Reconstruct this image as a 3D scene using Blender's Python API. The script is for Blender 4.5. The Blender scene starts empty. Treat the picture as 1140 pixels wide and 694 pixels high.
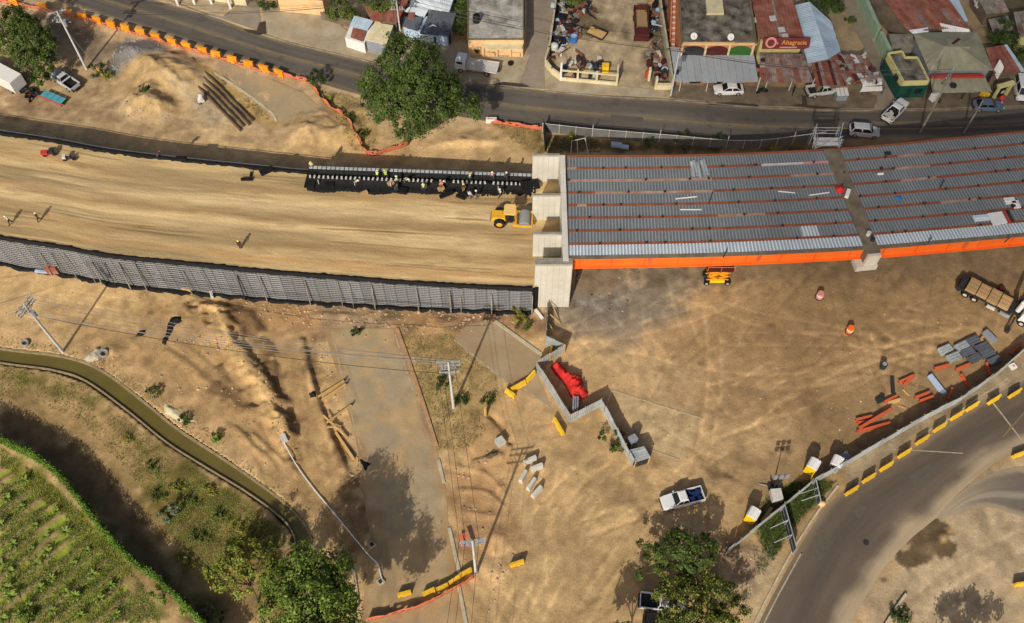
import bpy, bmesh, math, random
import numpy as np
from mathutils import Vector, Matrix
random.seed(11); RNG = np.random.default_rng(11)
scn = bpy.context.scene; col = scn.collection
R = math.radians
# ---------------------------------------------------------------- camera, sky, sun, exposure
CAM_H, FPX, CXP, CYP, NADIR = 115.0, 1100.0, 570.0, 347.0, 1000.0
TH = math.atan2(FPX, NADIR - CYP); SN, CS = math.sin(TH), math.cos(TH)
cam = bpy.data.cameras.new('camera'); cam_o = bpy.data.objects.new('camera', cam); col.objects.link(cam_o)
cam.sensor_width = 36; cam.lens = 36 * FPX / 1140.0; cam.clip_end = 6000; cam.clip_start = 1
cam_o.location = (0, 0, CAM_H); cam_o.rotation_euler = (math.pi / 2 - TH, 0, 0)
scn.camera = cam_o
SUN_EL, SH_AZ = R(36), R(70.5)
w = bpy.data.worlds.new('World'); scn.world = w; w.use_nodes = True
nt = w.node_tree; nt.nodes.clear()
sky = nt.nodes.new('ShaderNodeTexSky'); sky.sky_type = 'NISHITA'; sky.sun_disc = False
sky.sun_elevation = SUN_EL; sky.sun_rotation = R(199.5); sky.dust_density = 4.0; sky.ozone_density = .3; sky.air_density = .8; sky.altitude = 100
bg = nt.nodes.new('ShaderNodeBackground'); bg.inputs[1].default_value = 0.09
ow = nt.nodes.new('ShaderNodeOutputWorld')
nt.links.new(sky.outputs[0], bg.inputs[0]); nt.links.new(bg.outputs[0], ow.inputs[0])
sl = bpy.data.lights.new('sun', 'SUN'); sl.energy = 3.95; sl.angle = R(0.5); sl.color = (1.0, 0.92, 0.79)
so = bpy.data.objects.new('sun', sl); col.objects.link(so); so.location = (0, -50, 200)
so.rotation_euler = Vector((math.cos(SH_AZ) * math.cos(SUN_EL), math.sin(SH_AZ) * math.cos(SUN_EL), -math.sin(SUN_EL))).to_track_quat('-Z', 'Y').to_euler()
vs = scn.view_settings; vs.view_transform = 'Standard'; vs.look = 'None'; vs.exposure = -0.1; vs.gamma = 1.0; vs.use_curve_mapping = False
# ---------------------------------------------------------------- helpers
LIFT = 2.4                                             # the ground north of the works lies that much higher
FARPX = [(-400, 95), (-170, 114), (-60, 137), (0, 146.5), (60, 155.5), (120, 166), (200, 176), (300, 186), (345, 189), (450, 186), (560, 182), (600, 172), (631, 173.5), (768, 172.6), (846, 170), (925, 166), (990, 160.8), (1060, 154.6), (1165, 143), (1320, 120)]
def north(px, py): return py < float(np.interp(px, [p[0] for p in FARPX], [p[1] for p in FARPX]))
def G(px, py, z=0.0, raw=False):
    "point seen at that pixel of the survey photograph, z metres above the local ground level"
    if not raw and z < 60 and north(px, py):
        p = G(px, py, z + LIFT, True); p.z = z; return p
    u = (px - CXP) / FPX; v = (py - CYP) / FPX
    t = (z - CAM_H) / (-(SN + v * CS))
    return Vector((u * t, (CS - v * SN) * t, z))
def GXY(px, py, z=0.0, raw=False):
    p = G(px, py, z, raw); return (p.x, p.y)
def lin(c):
    c = c / 255.0
    return c / 12.92 if c <= 0.04045 else ((c + 0.055) / 1.055) ** 2.4
KL = (1.04, 0.93, 0.83)
def A(r, g, b):
    "albedo of a surface that looks r,g,b when sunlit"
    return (min(.85, lin(r) / KL[0]), min(.85, lin(g) / KL[1]), min(.85, lin(b) / KL[2]))
def ang(p, q): return math.atan2(q.y - p.y, q.x - p.x)
def heading(a, b): return ang(G(*a), G(*b))
ORD = ['first', 'second', 'third', 'fourth', 'fifth', 'sixth', 'seventh', 'eighth', 'ninth', 'tenth', 'eleventh', 'twelfth', 'thirteenth',
       'fourteenth', 'fifteenth', 'sixteenth', 'seventeenth', 'eighteenth', 'nineteenth', 'twentieth', 'twenty-first', 'twenty-second', 'twenty-third', 'twenty-fourth', 'twenty-fifth', 'twenty-sixth', 'twenty-seventh', 'twenty-eighth', 'twenty-ninth', 'thirtieth', 'thirty-first', 'thirty-second']
def tag(o, label=None, cat=None, group=None, kind=None):
    if label: o['label'] = label
    if cat: o['category'] = cat
    if group: o['group'] = group
    if kind: o['kind'] = kind
    return o
def thing(name, label, cat, loc=(0, 0, 0), rz=0.0, group=None):
    o = bpy.data.objects.new(name, None); col.objects.link(o); o.empty_display_size = .3
    o.location = loc; o.rotation_euler = (0, 0, rz)
    return tag(o, label, cat, group)
def dup(root, loc, rz, label=None, group=None, sc=None):
    r = root.copy(); col.objects.link(r); r.location = loc; r.rotation_euler = (0, 0, rz)
    if sc: r.scale = sc
    if label: r['label'] = label
    if group: r['group'] = group
    for ch in list(root.children):
        c = ch.copy(); col.objects.link(c); c.parent = r
        for g in list(ch.children):
            d = g.copy(); col.objects.link(d); d.parent = c
    return r
def repaint(root, mp):
    "mp: old material -> new material, on the object (mesh stays shared)"
    for o in [root] + list(root.children_recursive):
        for s in o.material_slots:
            if s.material in mp:
                m = mp[s.material]; s.link = 'OBJECT'; s.material = m
class MB:
    def __init__(s): s.v = []; s.f = []; s.mi = []
    def add(s, vs_, fs, mi=0):
        n = len(s.v); s.v += [tuple(p) for p in vs_]; s.f += [tuple(i + n for i in f) for f in fs]; s.mi += [mi] * len(fs); return s
    def box(s, c, d, rz=0.0, mi=0, top=1.0, M=None):
        x, y, z = d[0] / 2, d[1] / 2, d[2] / 2; vs_ = []
        for (a, b, e) in ((-1, -1, -1), (1, -1, -1), (1, 1, -1), (-1, 1, -1), (-1, -1, 1), (1, -1, 1), (1, 1, 1), (-1, 1, 1)):
            k = top if e > 0 else 1
            p = Vector((a * x * k, b * y * k, e * z))
            if M: p = M @ p
            if rz: p = Matrix.Rotation(rz, 3, 'Z') @ p
            vs_.append(p + Vector(c))
        return s.add(vs_, [(3, 2, 1, 0), (4, 5, 6, 7), (0, 1, 5, 4), (1, 2, 6, 5), (2, 3, 7, 6), (3, 0, 4, 7)], mi)
    def bar(s, p, q, wd, ht, mi=0):
        "rectangular bar from p to q"
        p = Vector(p); q = Vector(q); d = (q - p).normalized()
        up = Vector((0, 0, 1)) if abs(d.z) < .95 else Vector((1, 0, 0))
        sd = d.cross(up).normalized() * wd / 2; u = sd.cross(d).normalized() * ht / 2
        vs_ = [p - sd - u, p + sd - u, p + sd + u, p - sd + u, q - sd - u, q + sd - u, q + sd + u, q - sd + u]
        return s.add(vs_, [(3, 2, 1, 0), (4, 5, 6, 7), (0, 1, 5, 4), (1, 2, 6, 5), (2, 3, 7, 6), (3, 0, 4, 7)], mi)
    def cyl(s, p, q, r0, r1=None, n=10, mi=0, caps=True):
        r1 = r0 if r1 is None else r1
        p = Vector(p); q = Vector(q); d = (q - p).normalized()
        a = d.orthogonal().normalized(); b = d.cross(a)
        vs_ = [p + (a * math.cos(t) + b * math.sin(t)) * r0 for t in [2 * math.pi * i / n for i in range(n)]]
        vs_ += [q + (a * math.cos(t) + b * math.sin(t)) * r1 for t in [2 * math.pi * i / n for i in range(n)]]
        fs = [(i, (i + 1) % n, n + (i + 1) % n, n + i) for i in range(n)]
        if caps: fs += [tuple(range(n - 1, -1, -1)), tuple(range(n, 2 * n))]
        return s.add(vs_, fs, mi)
    def tube(s, pts, r, n=6, mi=0):
        pts = [Vector(p) for p in pts]; rs = r if isinstance(r, (list, tuple)) else [r] * len(pts)
        vs_ = []; fs = []
        for i, p in enumerate(pts):
            d = (pts[min(i + 1, len(pts) - 1)] - pts[max(i - 1, 0)]).normalized()
            up = Vector((0, 0, 1)) if abs(d.z) < .9 else Vector((0, 1, 0))
            a = d.cross(up).normalized(); b = a.cross(d)
            vs_ += [p + (a * math.cos(2 * math.pi * k / n) + b * math.sin(2 * math.pi * k / n)) * rs[i] for k in range(n)]
        for i in range(len(pts) - 1):
            for k in range(n):
                fs.append((i * n + k, i * n + (k + 1) % n, (i + 1) * n + (k + 1) % n, (i + 1) * n + k))
        fs += [tuple(range(n - 1, -1, -1)), tuple(range((len(pts) - 1) * n, len(pts) * n))]
        return s.add(vs_, fs, mi)
    def prism(s, poly, z0, z1, mi=0):
        "poly: xy points; z1 may be a list (one per point)"
        a = sum(poly[i][0] * poly[(i + 1) % len(poly)][1] - poly[(i + 1) % len(poly)][0] * poly[i][1] for i in range(len(poly)))
        if not isinstance(z1, (list, tuple)): z1 = [z1] * len(poly)
        if not isinstance(z0, (list, tuple)): z0 = [z0] * len(poly)
        if a < 0: poly = poly[::-1]; z1 = list(z1)[::-1]; z0 = list(z0)[::-1]
        n = len(poly)
        vs_ = [(p[0], p[1], z0[i]) for i, p in enumerate(poly)] + [(p[0], p[1], z1[i]) for i, p in enumerate(poly)]
        return s.add(vs_, [tuple(range(n - 1, -1, -1)), tuple(range(n, 2 * n))] + [(i, (i + 1) % n, n + (i + 1) % n, n + i) for i in range(n)], mi)
    def sphere(s, c, r, n=10, m=6, mi=0, half=False):
        r = (r, r, r) if not isinstance(r, (tuple, list)) else r
        vs_ = []; fs = []
        for j in range(m + 1):
            ph = (math.pi / 2 if half else math.pi) * j / m
            for i in range(n):
                t = 2 * math.pi * i / n
                vs_.append((c[0] + r[0] * math.sin(ph) * math.cos(t), c[1] + r[1] * math.sin(ph) * math.sin(t), c[2] + r[2] * math.cos(ph)))
        for j in range(m):
            for i in range(n): fs.append((j * n + i, (j + 1) * n + i, (j + 1) * n + (i + 1) % n, j * n + (i + 1) % n))
        return s.add(vs_, fs, mi)
    def mesh(s, name):
        me = bpy.data.meshes.new(name); me.from_pydata(s.v, [], s.f); me.update(); return me
    def obj(s, name, mats, parent=None, loc=None, smooth=False, bevel=0.0):
        me = s.mesh(name)
        for m in (mats if isinstance(mats, (list, tuple)) else [mats]): me.materials.append(m)
        if len(s.mi): me.polygons.foreach_set('material_index', s.mi)
        if smooth:
            me.polygons.foreach_set('use_smooth', [True] * len(me.polygons))
            me.set_sharp_from_angle(angle=R(40))
        o = bpy.data.objects.new(name, me); col.objects.link(o)
        if parent: o.parent = parent
        if loc is not None: o.location = loc
        if bevel:
            b = o.modifiers.new('bevel', 'BEVEL'); b.width = bevel; b.segments = 2; b.limit_method = 'ANGLE'
        return o
def meshobj(name, me, mats, parent=None, loc=None):
    o = bpy.data.objects.new(name, me); col.objects.link(o)
    if mats and not len(me.materials):
        for m in (mats if isinstance(mats, (list, tuple)) else [mats]): me.materials.append(m)
    if parent: o.parent = parent
    if loc is not None: o.location = loc
    return o
def npmesh(name, V, F, mats=None, cols=None, uv=None):
    "V (n,3), F (m,k) arrays; cols (n,3) vertex albedo; uv (n,2)"
    V = np.asarray(V, np.float32); F = np.asarray(F, np.int32); m, k = F.shape
    me = bpy.data.meshes.new(name)
    me.vertices.add(len(V)); me.vertices.foreach_set('co', V.ravel())
    me.loops.add(m * k); me.loops.foreach_set('vertex_index', F.ravel())
    me.polygons.add(m); me.polygons.foreach_set('loop_start', np.arange(0, m * k, k, dtype=np.int32))
    me.update(calc_edges=True)
    if cols is not None:
        ca = me.color_attributes.new('Col', 'FLOAT_COLOR', 'POINT')
        ca.data.foreach_set('color', np.hstack([cols, np.ones((len(cols), 1))]).astype(np.float32).ravel())
    if uv is not None:
        ul = me.uv_layers.new(name='UVMap'); ul.data.foreach_set('uv', np.asarray(uv, np.float32)[F.ravel()].ravel())
    for x in (mats or []): me.materials.append(x)
    return me
def smoothline(pts, n=8):
    "Catmull-Rom through points (tuples of any length)"
    P = [np.array(p, float) for p in pts]; out = []
    for i in range(len(P) - 1):
        p0 = P[i - 1] if i else 2 * P[0] - P[1]; p1 = P[i]; p2 = P[i + 1]; p3 = P[i + 2] if i + 2 < len(P) else 2 * P[-1] - P[-2]
        for k in range(n):
            t = k / n
            out.append(.5 * ((2 * p1) + (-p0 + p2) * t + (2 * p0 - 5 * p1 + 4 * p2 - p3) * t * t + (-p0 + 3 * p1 - 3 * p2 + p3) * t ** 3))
    out.append(P[-1]); return out
def resample(pts, step=None, n=None):
    P = np.array(pts, float); d = np.r_[0, np.cumsum(np.linalg.norm(np.diff(P, axis=0), axis=1))]
    n = n or max(2, int(round(d[-1] / step)) + 1); t = np.linspace(0, d[-1], n)
    return np.stack([np.interp(t, d, P[:, k]) for k in range(P.shape[1])], 1)
# numpy value noise
_T = RNG.random((256, 256))
def vn(x, y, s, seed=0):
    x = x / s + seed * 17.3; y = y / s + seed * 9.1
    xi = np.floor(x).astype(int); yi = np.floor(y).astype(int); fx = x - xi; fy = y - yi
    fx = fx * fx * (3 - 2 * fx); fy = fy * fy * (3 - 2 * fy)
    g = lambda a, b: _T[a & 255, b & 255]
    return (g(xi, yi) * (1 - fx) + g(xi + 1, yi) * fx) * (1 - fy) + (g(xi, yi + 1) * (1 - fx) + g(xi + 1, yi + 1) * fx) * fy
def fbm(x, y, s, seed=0, o=4):
    r = 0; a = .5
    for i in range(o): r = r + a * vn(x, y, s / 2 ** i, seed + i * 3); a *= .5
    return r / (1 - .5 ** o)
def segdist(X, Y, pts):
    d = np.full(X.shape, 1e9)
    for (a, b) in zip(pts[:-1], pts[1:]):
        vx, vy = b[0] - a[0], b[1] - a[1]; L = vx * vx + vy * vy + 1e-9
        t = np.clip(((X - a[0]) * vx + (Y - a[1]) * vy) / L, 0, 1)
        d = np.minimum(d, np.hypot(X - a[0] - t * vx, Y - a[1] - t * vy))
    return d
def inpoly(X, Y, poly):
    r = np.zeros(X.shape, bool); n = len(poly)
    for i in range(n):
        x0, y0 = poly[i][:2]; x1, y1 = poly[(i + 1) % n][:2]
        if y0 == y1: continue
        c = ((y0 > Y) != (y1 > Y)) & (X < (x1 - x0) * (Y - y0) / (y1 - y0) + x0); r ^= c
    return r
def sdf(X, Y, poly):
    "signed distance, negative inside"
    d = segdist(X, Y, list(poly) + [poly[0]])
    return np.where(inpoly(X, Y, poly), -d, d)
# ---------------------------------------------------------------- materials
def mat(name, c, rough=.85, metal=0.0, var=.18, scale=1.2, c2=None, bump=0.0, bscale=14.0, orand=0.0, irand=0.0, attr=False, streak=None, fine=0.0, spec=.3):
    m = bpy.data.materials.new(name); m.use_nodes = True; t = m.node_tree; N = t.nodes; Lk = t.links.new
    b = N['Principled BSDF']; b.inputs['Roughness'].default_value = rough; b.inputs['Metallic'].default_value = metal
    b.inputs['Specular IOR Level'].default_value = spec
    tc = N.new('ShaderNodeTexCoord')
    if attr:
        at = N.new('ShaderNodeVertexColor'); at.layer_name = 'Col'; src = at.outputs[0]
    else:
        rg = N.new('ShaderNodeRGB'); rg.outputs[0].default_value = (*c, 1); src = rg.outputs[0]
    co = tc.outputs['Object']
    if streak:
        mp = N.new('ShaderNodeMapping'); mp.inputs['Scale'].default_value = streak; Lk(tc.outputs['UV'], mp.inputs[0]); co_n = mp.outputs[0]
    else: co_n = co
    nz = N.new('ShaderNodeTexNoise'); nz.inputs['Scale'].default_value = scale; nz.inputs['Detail'].default_value = 6; nz.inputs['Roughness'].default_value = .62
    Lk(co_n, nz.inputs['Vector'])
    rmp = N.new('ShaderNodeMapRange'); rmp.inputs[1].default_value = .32; rmp.inputs[2].default_value = .68; Lk(nz.outputs[0], rmp.inputs[0])
    mx = N.new('ShaderNodeMix'); mx.data_type = 'RGBA'; Lk(rmp.outputs[0], mx.inputs[0])
    if c2 is not None:
        Lk(src, mx.inputs[6]); mx.inputs[7].default_value = (*c2, 1)
    else:
        for k, sgn in ((6, 1 - var), (7, 1 + var)):
            mu = N.new('ShaderNodeMix'); mu.data_type = 'RGBA'; mu.blend_type = 'MULTIPLY'; mu.inputs[0].default_value = 1
            Lk(src, mu.inputs[6]); mu.inputs[7].default_value = (sgn, sgn, sgn, 1); Lk(mu.outputs[2], mx.inputs[k])
    out = mx.outputs[2]
    if fine:
        n2 = N.new('ShaderNodeTexNoise'); n2.inputs['Scale'].default_value = 5.5; n2.inputs['Detail'].default_value = 4; n2.inputs['Roughness'].default_value = .7
        Lk(co, n2.inputs['Vector'])
        r2 = N.new('ShaderNodeMapRange'); r2.inputs[1].default_value = .3; r2.inputs[2].default_value = .7; r2.inputs[3].default_value = 1 - fine; r2.inputs[4].default_value = 1 + fine
        Lk(n2.outputs[0], r2.inputs[0])
        hs = N.new('ShaderNodeHueSaturation'); Lk(out, hs.inputs['Color']); Lk(r2.outputs[0], hs.inputs['Value']); out = hs.outputs[0]
    if orand or irand:
        if orand: oi = N.new('ShaderNodeObjectInfo'); rv = oi.outputs['Random']; q = orand
        else: oi = N.new('ShaderNodeNewGeometry'); rv = oi.outputs['Random Per Island']; q = irand
        r3 = N.new('ShaderNodeMapRange'); r3.inputs[3].default_value = 1 - q; r3.inputs[4].default_value = 1 + q; Lk(rv, r3.inputs[0])
        hs = N.new('ShaderNodeHueSaturation'); Lk(out, hs.inputs['Color']); Lk(r3.outputs[0], hs.inputs['Value']); out = hs.outputs[0]
    Lk(out, b.inputs['Base Color'])
    if bump:
        n3 = N.new('ShaderNodeTexNoise'); n3.inputs['Scale'].default_value = bscale; n3.inputs['Detail'].default_value = 5; Lk(co, n3.inputs['Vector'])
        bp = N.new('ShaderNodeBump'); bp.inputs['Strength'].default_value = bump; bp.inputs['Distance'].default_value = .15
        Lk(n3.outputs[0], bp.inputs['Height']); Lk(bp.outputs[0], b.inputs['Normal'])
    return m
def leafmat(name, c, q=.45, trans=.25):
    m = mat(name, c, rough=.6, irand=q, var=.38, scale=.45, spec=.25)
    return m
M = {}
M['ground'] = mat('ground_dirt', (.4, .3, .2), attr=True, var=.17, scale=.7, fine=.25, bump=.35, bscale=2.2, rough=.95, spec=.1)
M['sand'] = mat('embankment_sand', (.4, .3, .2), attr=True, var=.13, scale=1.0, streak=(.16, 2.2, 1), fine=.10, bump=.35, bscale=3.0, rough=.95, spec=.1)
M['asphalt'] = mat('asphalt', A(103, 90, 76), attr=True, var=.12, scale=1.0, streak=(.05, .9, 1), fine=.07, bump=.15, bscale=8, rough=.9, spec=.2)
M['asphalt2'] = mat('worn_asphalt', A(112, 95, 78), attr=True, var=.16, scale=1.0, streak=(.045, .7, 1), fine=.08, bump=.15, bscale=8, rough=.9, spec=.2)
M['lane'] = mat('alley_concrete', A(146, 127, 105), var=.15, scale=.5, fine=.08, rough=.9)
M['slabv'] = mat('dusty_road_concrete', A(152, 132, 104), attr=True, var=.1, scale=.5, fine=.14, rough=.9)
M['slab'] = mat('road_concrete', A(152, 132, 104), c2=A(184, 150, 104), scale=.22, fine=.14, rough=.9, bump=.1)
M['slab2'] = mat('pale_road_concrete', A(168, 142, 108), c2=A(156, 124, 86), scale=.3, fine=.08, rough=.9)
M['walk'] = mat('pavement_concrete', A(178, 158, 128), c2=A(150, 128, 98), scale=.4, fine=.1, rough=.9)
M['kerb'] = mat('kerb_concrete', A(186, 168, 136), var=.2, scale=1.0, fine=.1)
M['lining'] = mat('canal_lining', A(168, 144, 106), c2=A(130, 108, 76), scale=1.2)
M['fencecloth'] = mat('dull_grey_fence_mesh', A(108, 102, 94), var=.2, scale=.8, orand=.1)
M['wet'] = mat('damp_stain', A(74, 60, 46), var=.2, scale=1.5, rough=.6)
M['formjoint'] = mat('form_joint_concrete', A(178, 164, 142), c2=A(196, 182, 160), scale=1)
M['patch'] = mat('asphalt_patch', A(84, 74, 64), c2=A(98, 86, 72), scale=.9, fine=.1)
M['redkerb'] = mat('reddish_kerb', A(178, 132, 92), var=.2, scale=1.5)
M['paint'] = mat('road_paint', A(190, 172, 140), c2=A(146, 126, 98), scale=1.6)
M['ypaint'] = mat('yellow_road_paint', A(150, 120, 70), c2=A(110, 92, 68), scale=.8)
M['water'] = mat('canal_water', A(104, 88, 40), rough=.3, var=.12, scale=.25, spec=.5, bump=.03, bscale=2)
M['concrete'] = mat('new_concrete', A(212, 198, 178), c2=A(194, 180, 158), scale=.5, fine=.06, rough=.8)
M['oldconc'] = mat('weathered_concrete', A(160, 148, 128), c2=A(110, 98, 82), scale=.8, fine=.12)
M['dirtyconc'] = mat('dusty_concrete', A(132, 112, 88), c2=A(96, 82, 66), scale=.6, fine=.12)
M['flatroof'] = mat('stained_flat_roof', A(196, 184, 164), c2=A(112, 102, 88), scale=.7, fine=.16)
M['darkroof'] = mat('mouldy_flat_roof', A(50, 43, 36), c2=A(150, 136, 114), scale=.62, fine=.18)
M['meshwall'] = mat('grey_wire_facing', A(146, 140, 135), var=.2, scale=1.2, orand=.16, rough=.7)
M['meshback'] = mat('facing_backing_fabric', A(44, 41, 41), var=.25, scale=2, orand=.2)
M['geo'] = mat('black_geotextile', (.008, .008, .008), var=.4, scale=1.5, rough=.8, bump=.4, bscale=4)
M['steel'] = mat('galvanised_deck', A(136, 137, 136), c2=A(122, 121, 118), scale=.35, orand=.05, rough=.75, metal=.0, fine=.06, spec=.5)
M['steelvalleyshade'] = mat('deck_valley_shade', A(114, 113, 111), c2=A(102, 100, 97), scale=.4, orand=.05, rough=.8)  # darker tone paints rib shade into the valleys and rib sides
M['steelnewvalleyshade'] = mat('clean_deck_valley_shade', A(158, 160, 160), var=.1, scale=.5, rough=.7)  # same painted rib shade for the clean sheets
M['obeam'] = mat('dusty_orange_beam', A(214, 96, 54), c2=A(180, 88, 56), scale=1.2, rough=.6)
M['steelnew'] = mat('clean_galvanised_deck', A(206, 206, 202), var=.09, scale=.5, orand=.04, rough=.6, spec=.5)
M['galv'] = mat('galvanised_sheet', A(176, 178, 174), c2=A(140, 134, 124), scale=.9, orand=.2, rough=.5, spec=.5)
M['orange'] = mat('orange_girder_paint', A(252, 112, 34), c2=A(236, 100, 34), scale=.35, rough=.5, fine=.04)
M['rustor'] = mat('dusty_orange_flange', A(158, 84, 48), c2=A(116, 70, 48), scale=.7, rough=.7, fine=.12)
M['paleor'] = mat('mortar_stained_flange', A(176, 148, 124), c2=A(160, 100, 66), scale=.8, rough=.8)
M['rust'] = mat('rusted_zinc', A(134, 62, 42), c2=A(150, 104, 84), scale=.9, orand=.22, rough=.8, fine=.14)
M['rust2'] = mat('rusted_zinc_grey', A(150, 136, 124), c2=A(120, 76, 58), scale=1.1, orand=.25, rough=.8, fine=.16)
M['zinc'] = mat('blue_grey_zinc', A(178, 188, 192), var=.12, scale=.6, orand=.10, rough=.5, spec=.4, fine=.05)
M['zincdark'] = mat('dark_grey_roofing', A(92, 92, 94), var=.16, scale=.8, orand=.12, rough=.7)
M['zincwhite'] = mat('whitewashed_zinc', A(212, 210, 204), var=.1, scale=.8, orand=.08, rough=.6)
M['canopy'] = mat('grey_canopy_roofing', A(160, 158, 154), var=.09, scale=.5, orand=.05, rough=.6, fine=.05)
M['hip'] = mat('beige_roof', A(166, 156, 124), c2=A(140, 130, 102), scale=.4, orand=.06, rough=.8, fine=.08)
M['white'] = mat('white_paint', (.74, .73, .70), var=.06, scale=1, rough=.5)
M['dullwhite'] = mat('dull_white_paint', (.55, .53, .49), var=.15, scale=1.5, rough=.7)
M['peach'] = mat('peach_wall', A(226, 178, 124), var=.12, scale=1)
M['orangewall'] = mat('orange_wall', A(196, 122, 78), var=.15, scale=1)
M['yellowwall'] = mat('yellow_wall', A(214, 194, 124), var=.12, scale=1)
M['creamwall'] = mat('cream_wall', A(214, 192, 148), var=.15, scale=1, fine=.08)
M['greenwall'] = mat('pale_green_wall', A(150, 164, 132), var=.12, scale=1)
M['deepgreen'] = mat('deep_green_paint', A(26, 72, 58), var=.15, scale=1)
M['archgreen'] = mat('bright_green_wall', A(56, 98, 44), var=.1)
M['greywall'] = mat('grey_block_wall', A(140, 138, 138), var=.12, scale=1)
M['bluewall'] = mat('pale_blue_wall', A(176, 186, 200), var=.1)
M['red'] = mat('red_paint', A(188, 60, 50), var=.12, scale=1, rough=.6)
M['darkred'] = mat('dark_red_steel', A(84, 36, 32), var=.25, scale=1.2, rough=.7)
M['signred'] = mat('red_sign_board', A(116, 42, 38), c2=A(100, 50, 42), scale=1)
M['pinkish'] = mat('faded_pink_print', A(206, 130, 120), var=.15, scale=3)
M['signorange'] = mat('orange_lettering', A(214, 140, 70), var=.05)
M['black'] = mat('black_rubber', (.012, .012, .012), var=.2, rough=.7)
M['dark'] = mat('dark_steel', (.03, .03, .032), var=.25, rough=.6)
M['glass'] = mat('tinted_glass', (.012, .015, .018), var=.05, rough=.06, spec=.6)
M['rim'] = mat('alloy_rim', (.32, .32, .32), var=.1, rough=.35, spec=.6)
M['lampglass'] = mat('lamp_glass', (.6, .6, .58), var=.05, rough=.15)
M['redlamp'] = mat('tail_lamp', (.3, .01, .01), var=.05, rough=.2)
M['yellow'] = mat('yellow_plastic', A(250, 190, 24), var=.08, scale=1.5, rough=.55, orand=.06)
M['ybar'] = mat('yellow_barrier_paint', A(230, 176, 44), var=.16, scale=2.2, rough=.7, orand=.12, fine=.08)
M['obar'] = mat('orange_barrier_plastic', A(246, 146, 34), var=.12, scale=2, rough=.55, orand=.14)
M['omesh'] = mat('orange_safety_mesh', A(204, 108, 74), var=.25, scale=2.5, rough=.8)
M['cat'] = mat('yellow_machine_paint', A(236, 170, 30), c2=A(206, 150, 50), scale=1.2, rough=.5)
M['pcanopy'] = mat('dusty_yellow_roof', A(232, 186, 106), var=.06, rough=.6)
M['drum'] = mat('roller_drum_steel', A(142, 140, 134), var=.12, rough=.45, spec=.5)
M['tarp'] = mat('red_tarpaulin', A(222, 44, 36), c2=A(184, 48, 38), scale=.9, rough=.85, bump=.5, bscale=2.2)
M['wood'] = mat('raw_timber', A(206, 160, 96), var=.16, scale=2, orand=.12)
M['boxtan'] = mat('tan_crate_ply', A(176, 138, 92), var=.12, scale=1.5, orand=.1)
M['pole'] = mat('concrete_pole', A(196, 190, 178), var=.12, scale=1)
M['wire'] = mat('overhead_wire', (.24, .22, .2), var=.05, rough=.5)
M['wiredark'] = mat('dark_cable', (.04, .035, .03), var=.05, rough=.5)
M['pvc'] = mat('white_pvc', A(220, 214, 202), var=.06, rough=.4)
M['blue'] = mat('blue_plastic', A(50, 110, 170), var=.15, rough=.5)
M['navy'] = mat('navy_load', A(28, 44, 84), var=.5, scale=4, rough=.6)
M['teal'] = mat('teal_sheet', A(86, 150, 156), var=.15, scale=1)
M['bark'] = mat('bark', A(104, 82, 58), var=.25, scale=2, bump=.4)
M['leaf'] = leafmat('mid_green_leaves', (.078, .112, .018))
M['leafdark'] = leafmat('dark_green_leaves', (.046, .078, .014))
M['leafyel'] = leafmat('yellow_green_leaves', (.21, .20, .03))
M['leafbright'] = leafmat('bright_green_leaves', (.13, .20, .024))
M['hedge'] = leafmat('hedge_leaves', (.10, .18, .02), q=.35)
M['grassdry'] = leafmat('dry_grass', (.22, .17, .07), q=.35)
M['grassgreen'] = leafmat('green_grass', (.19, .23, .045), q=.4)
M['crop'] = leafmat('crop_leaves', (.17, .24, .035), q=.3)
M['rock'] = mat('loose_stone', A(178, 142, 104), var=.2, scale=2, irand=.35)
M['rockgrey'] = mat('grey_gravel_stone', A(150, 140, 128), var=.2, scale=2, irand=.3)
M['skin'] = mat('skin', (.18, .09, .055), var=.1)
M['trousers'] = mat('dark_trousers', (.03, .034, .05), var=.25)
M['jeans'] = mat('blue_jeans', (.06, .09, .16), var=.2)
M['shirtdark'] = mat('dark_shirt', (.04, .04, .045), var=.2)
M['shirtwhite'] = mat('white_shirt', (.6, .58, .53), var=.1)
M['hivis'] = mat('lime_safety_vest', A(190, 204, 120), var=.1)
M['hivisor'] = mat('orange_safety_vest', A(240, 140, 96), var=.1)
M['helmet'] = mat('white_helmet', (.72, .70, .62), rough=.35, var=.05)
M['helmety'] = mat('yellow_helmet', A(236, 200, 60), rough=.35, var=.05)
M['carwhite'] = mat('white_car_paint', (.72, .72, .71), rough=.25, var=.04, spec=.5)
M['carsilver'] = mat('silver_car_paint', (.50, .51, .52), rough=.28, var=.04, spec=.5)
M['carblue'] = mat('slate_blue_car_paint', A(92, 106, 118), rough=.25, var=.05, spec=.5)
M['carblack'] = mat('black_trim', (.02, .02, .02), rough=.4, var=.1)
def sheet(name, px, z, m, kind='structure', zs=0.0):
    b = MB(); pts = [G(*p, zs) for p in px]
    b.prism([(p.x, p.y) for p in pts], z - .03, z)
    o = b.obj(name, m); o['kind'] = kind; return o
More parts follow.
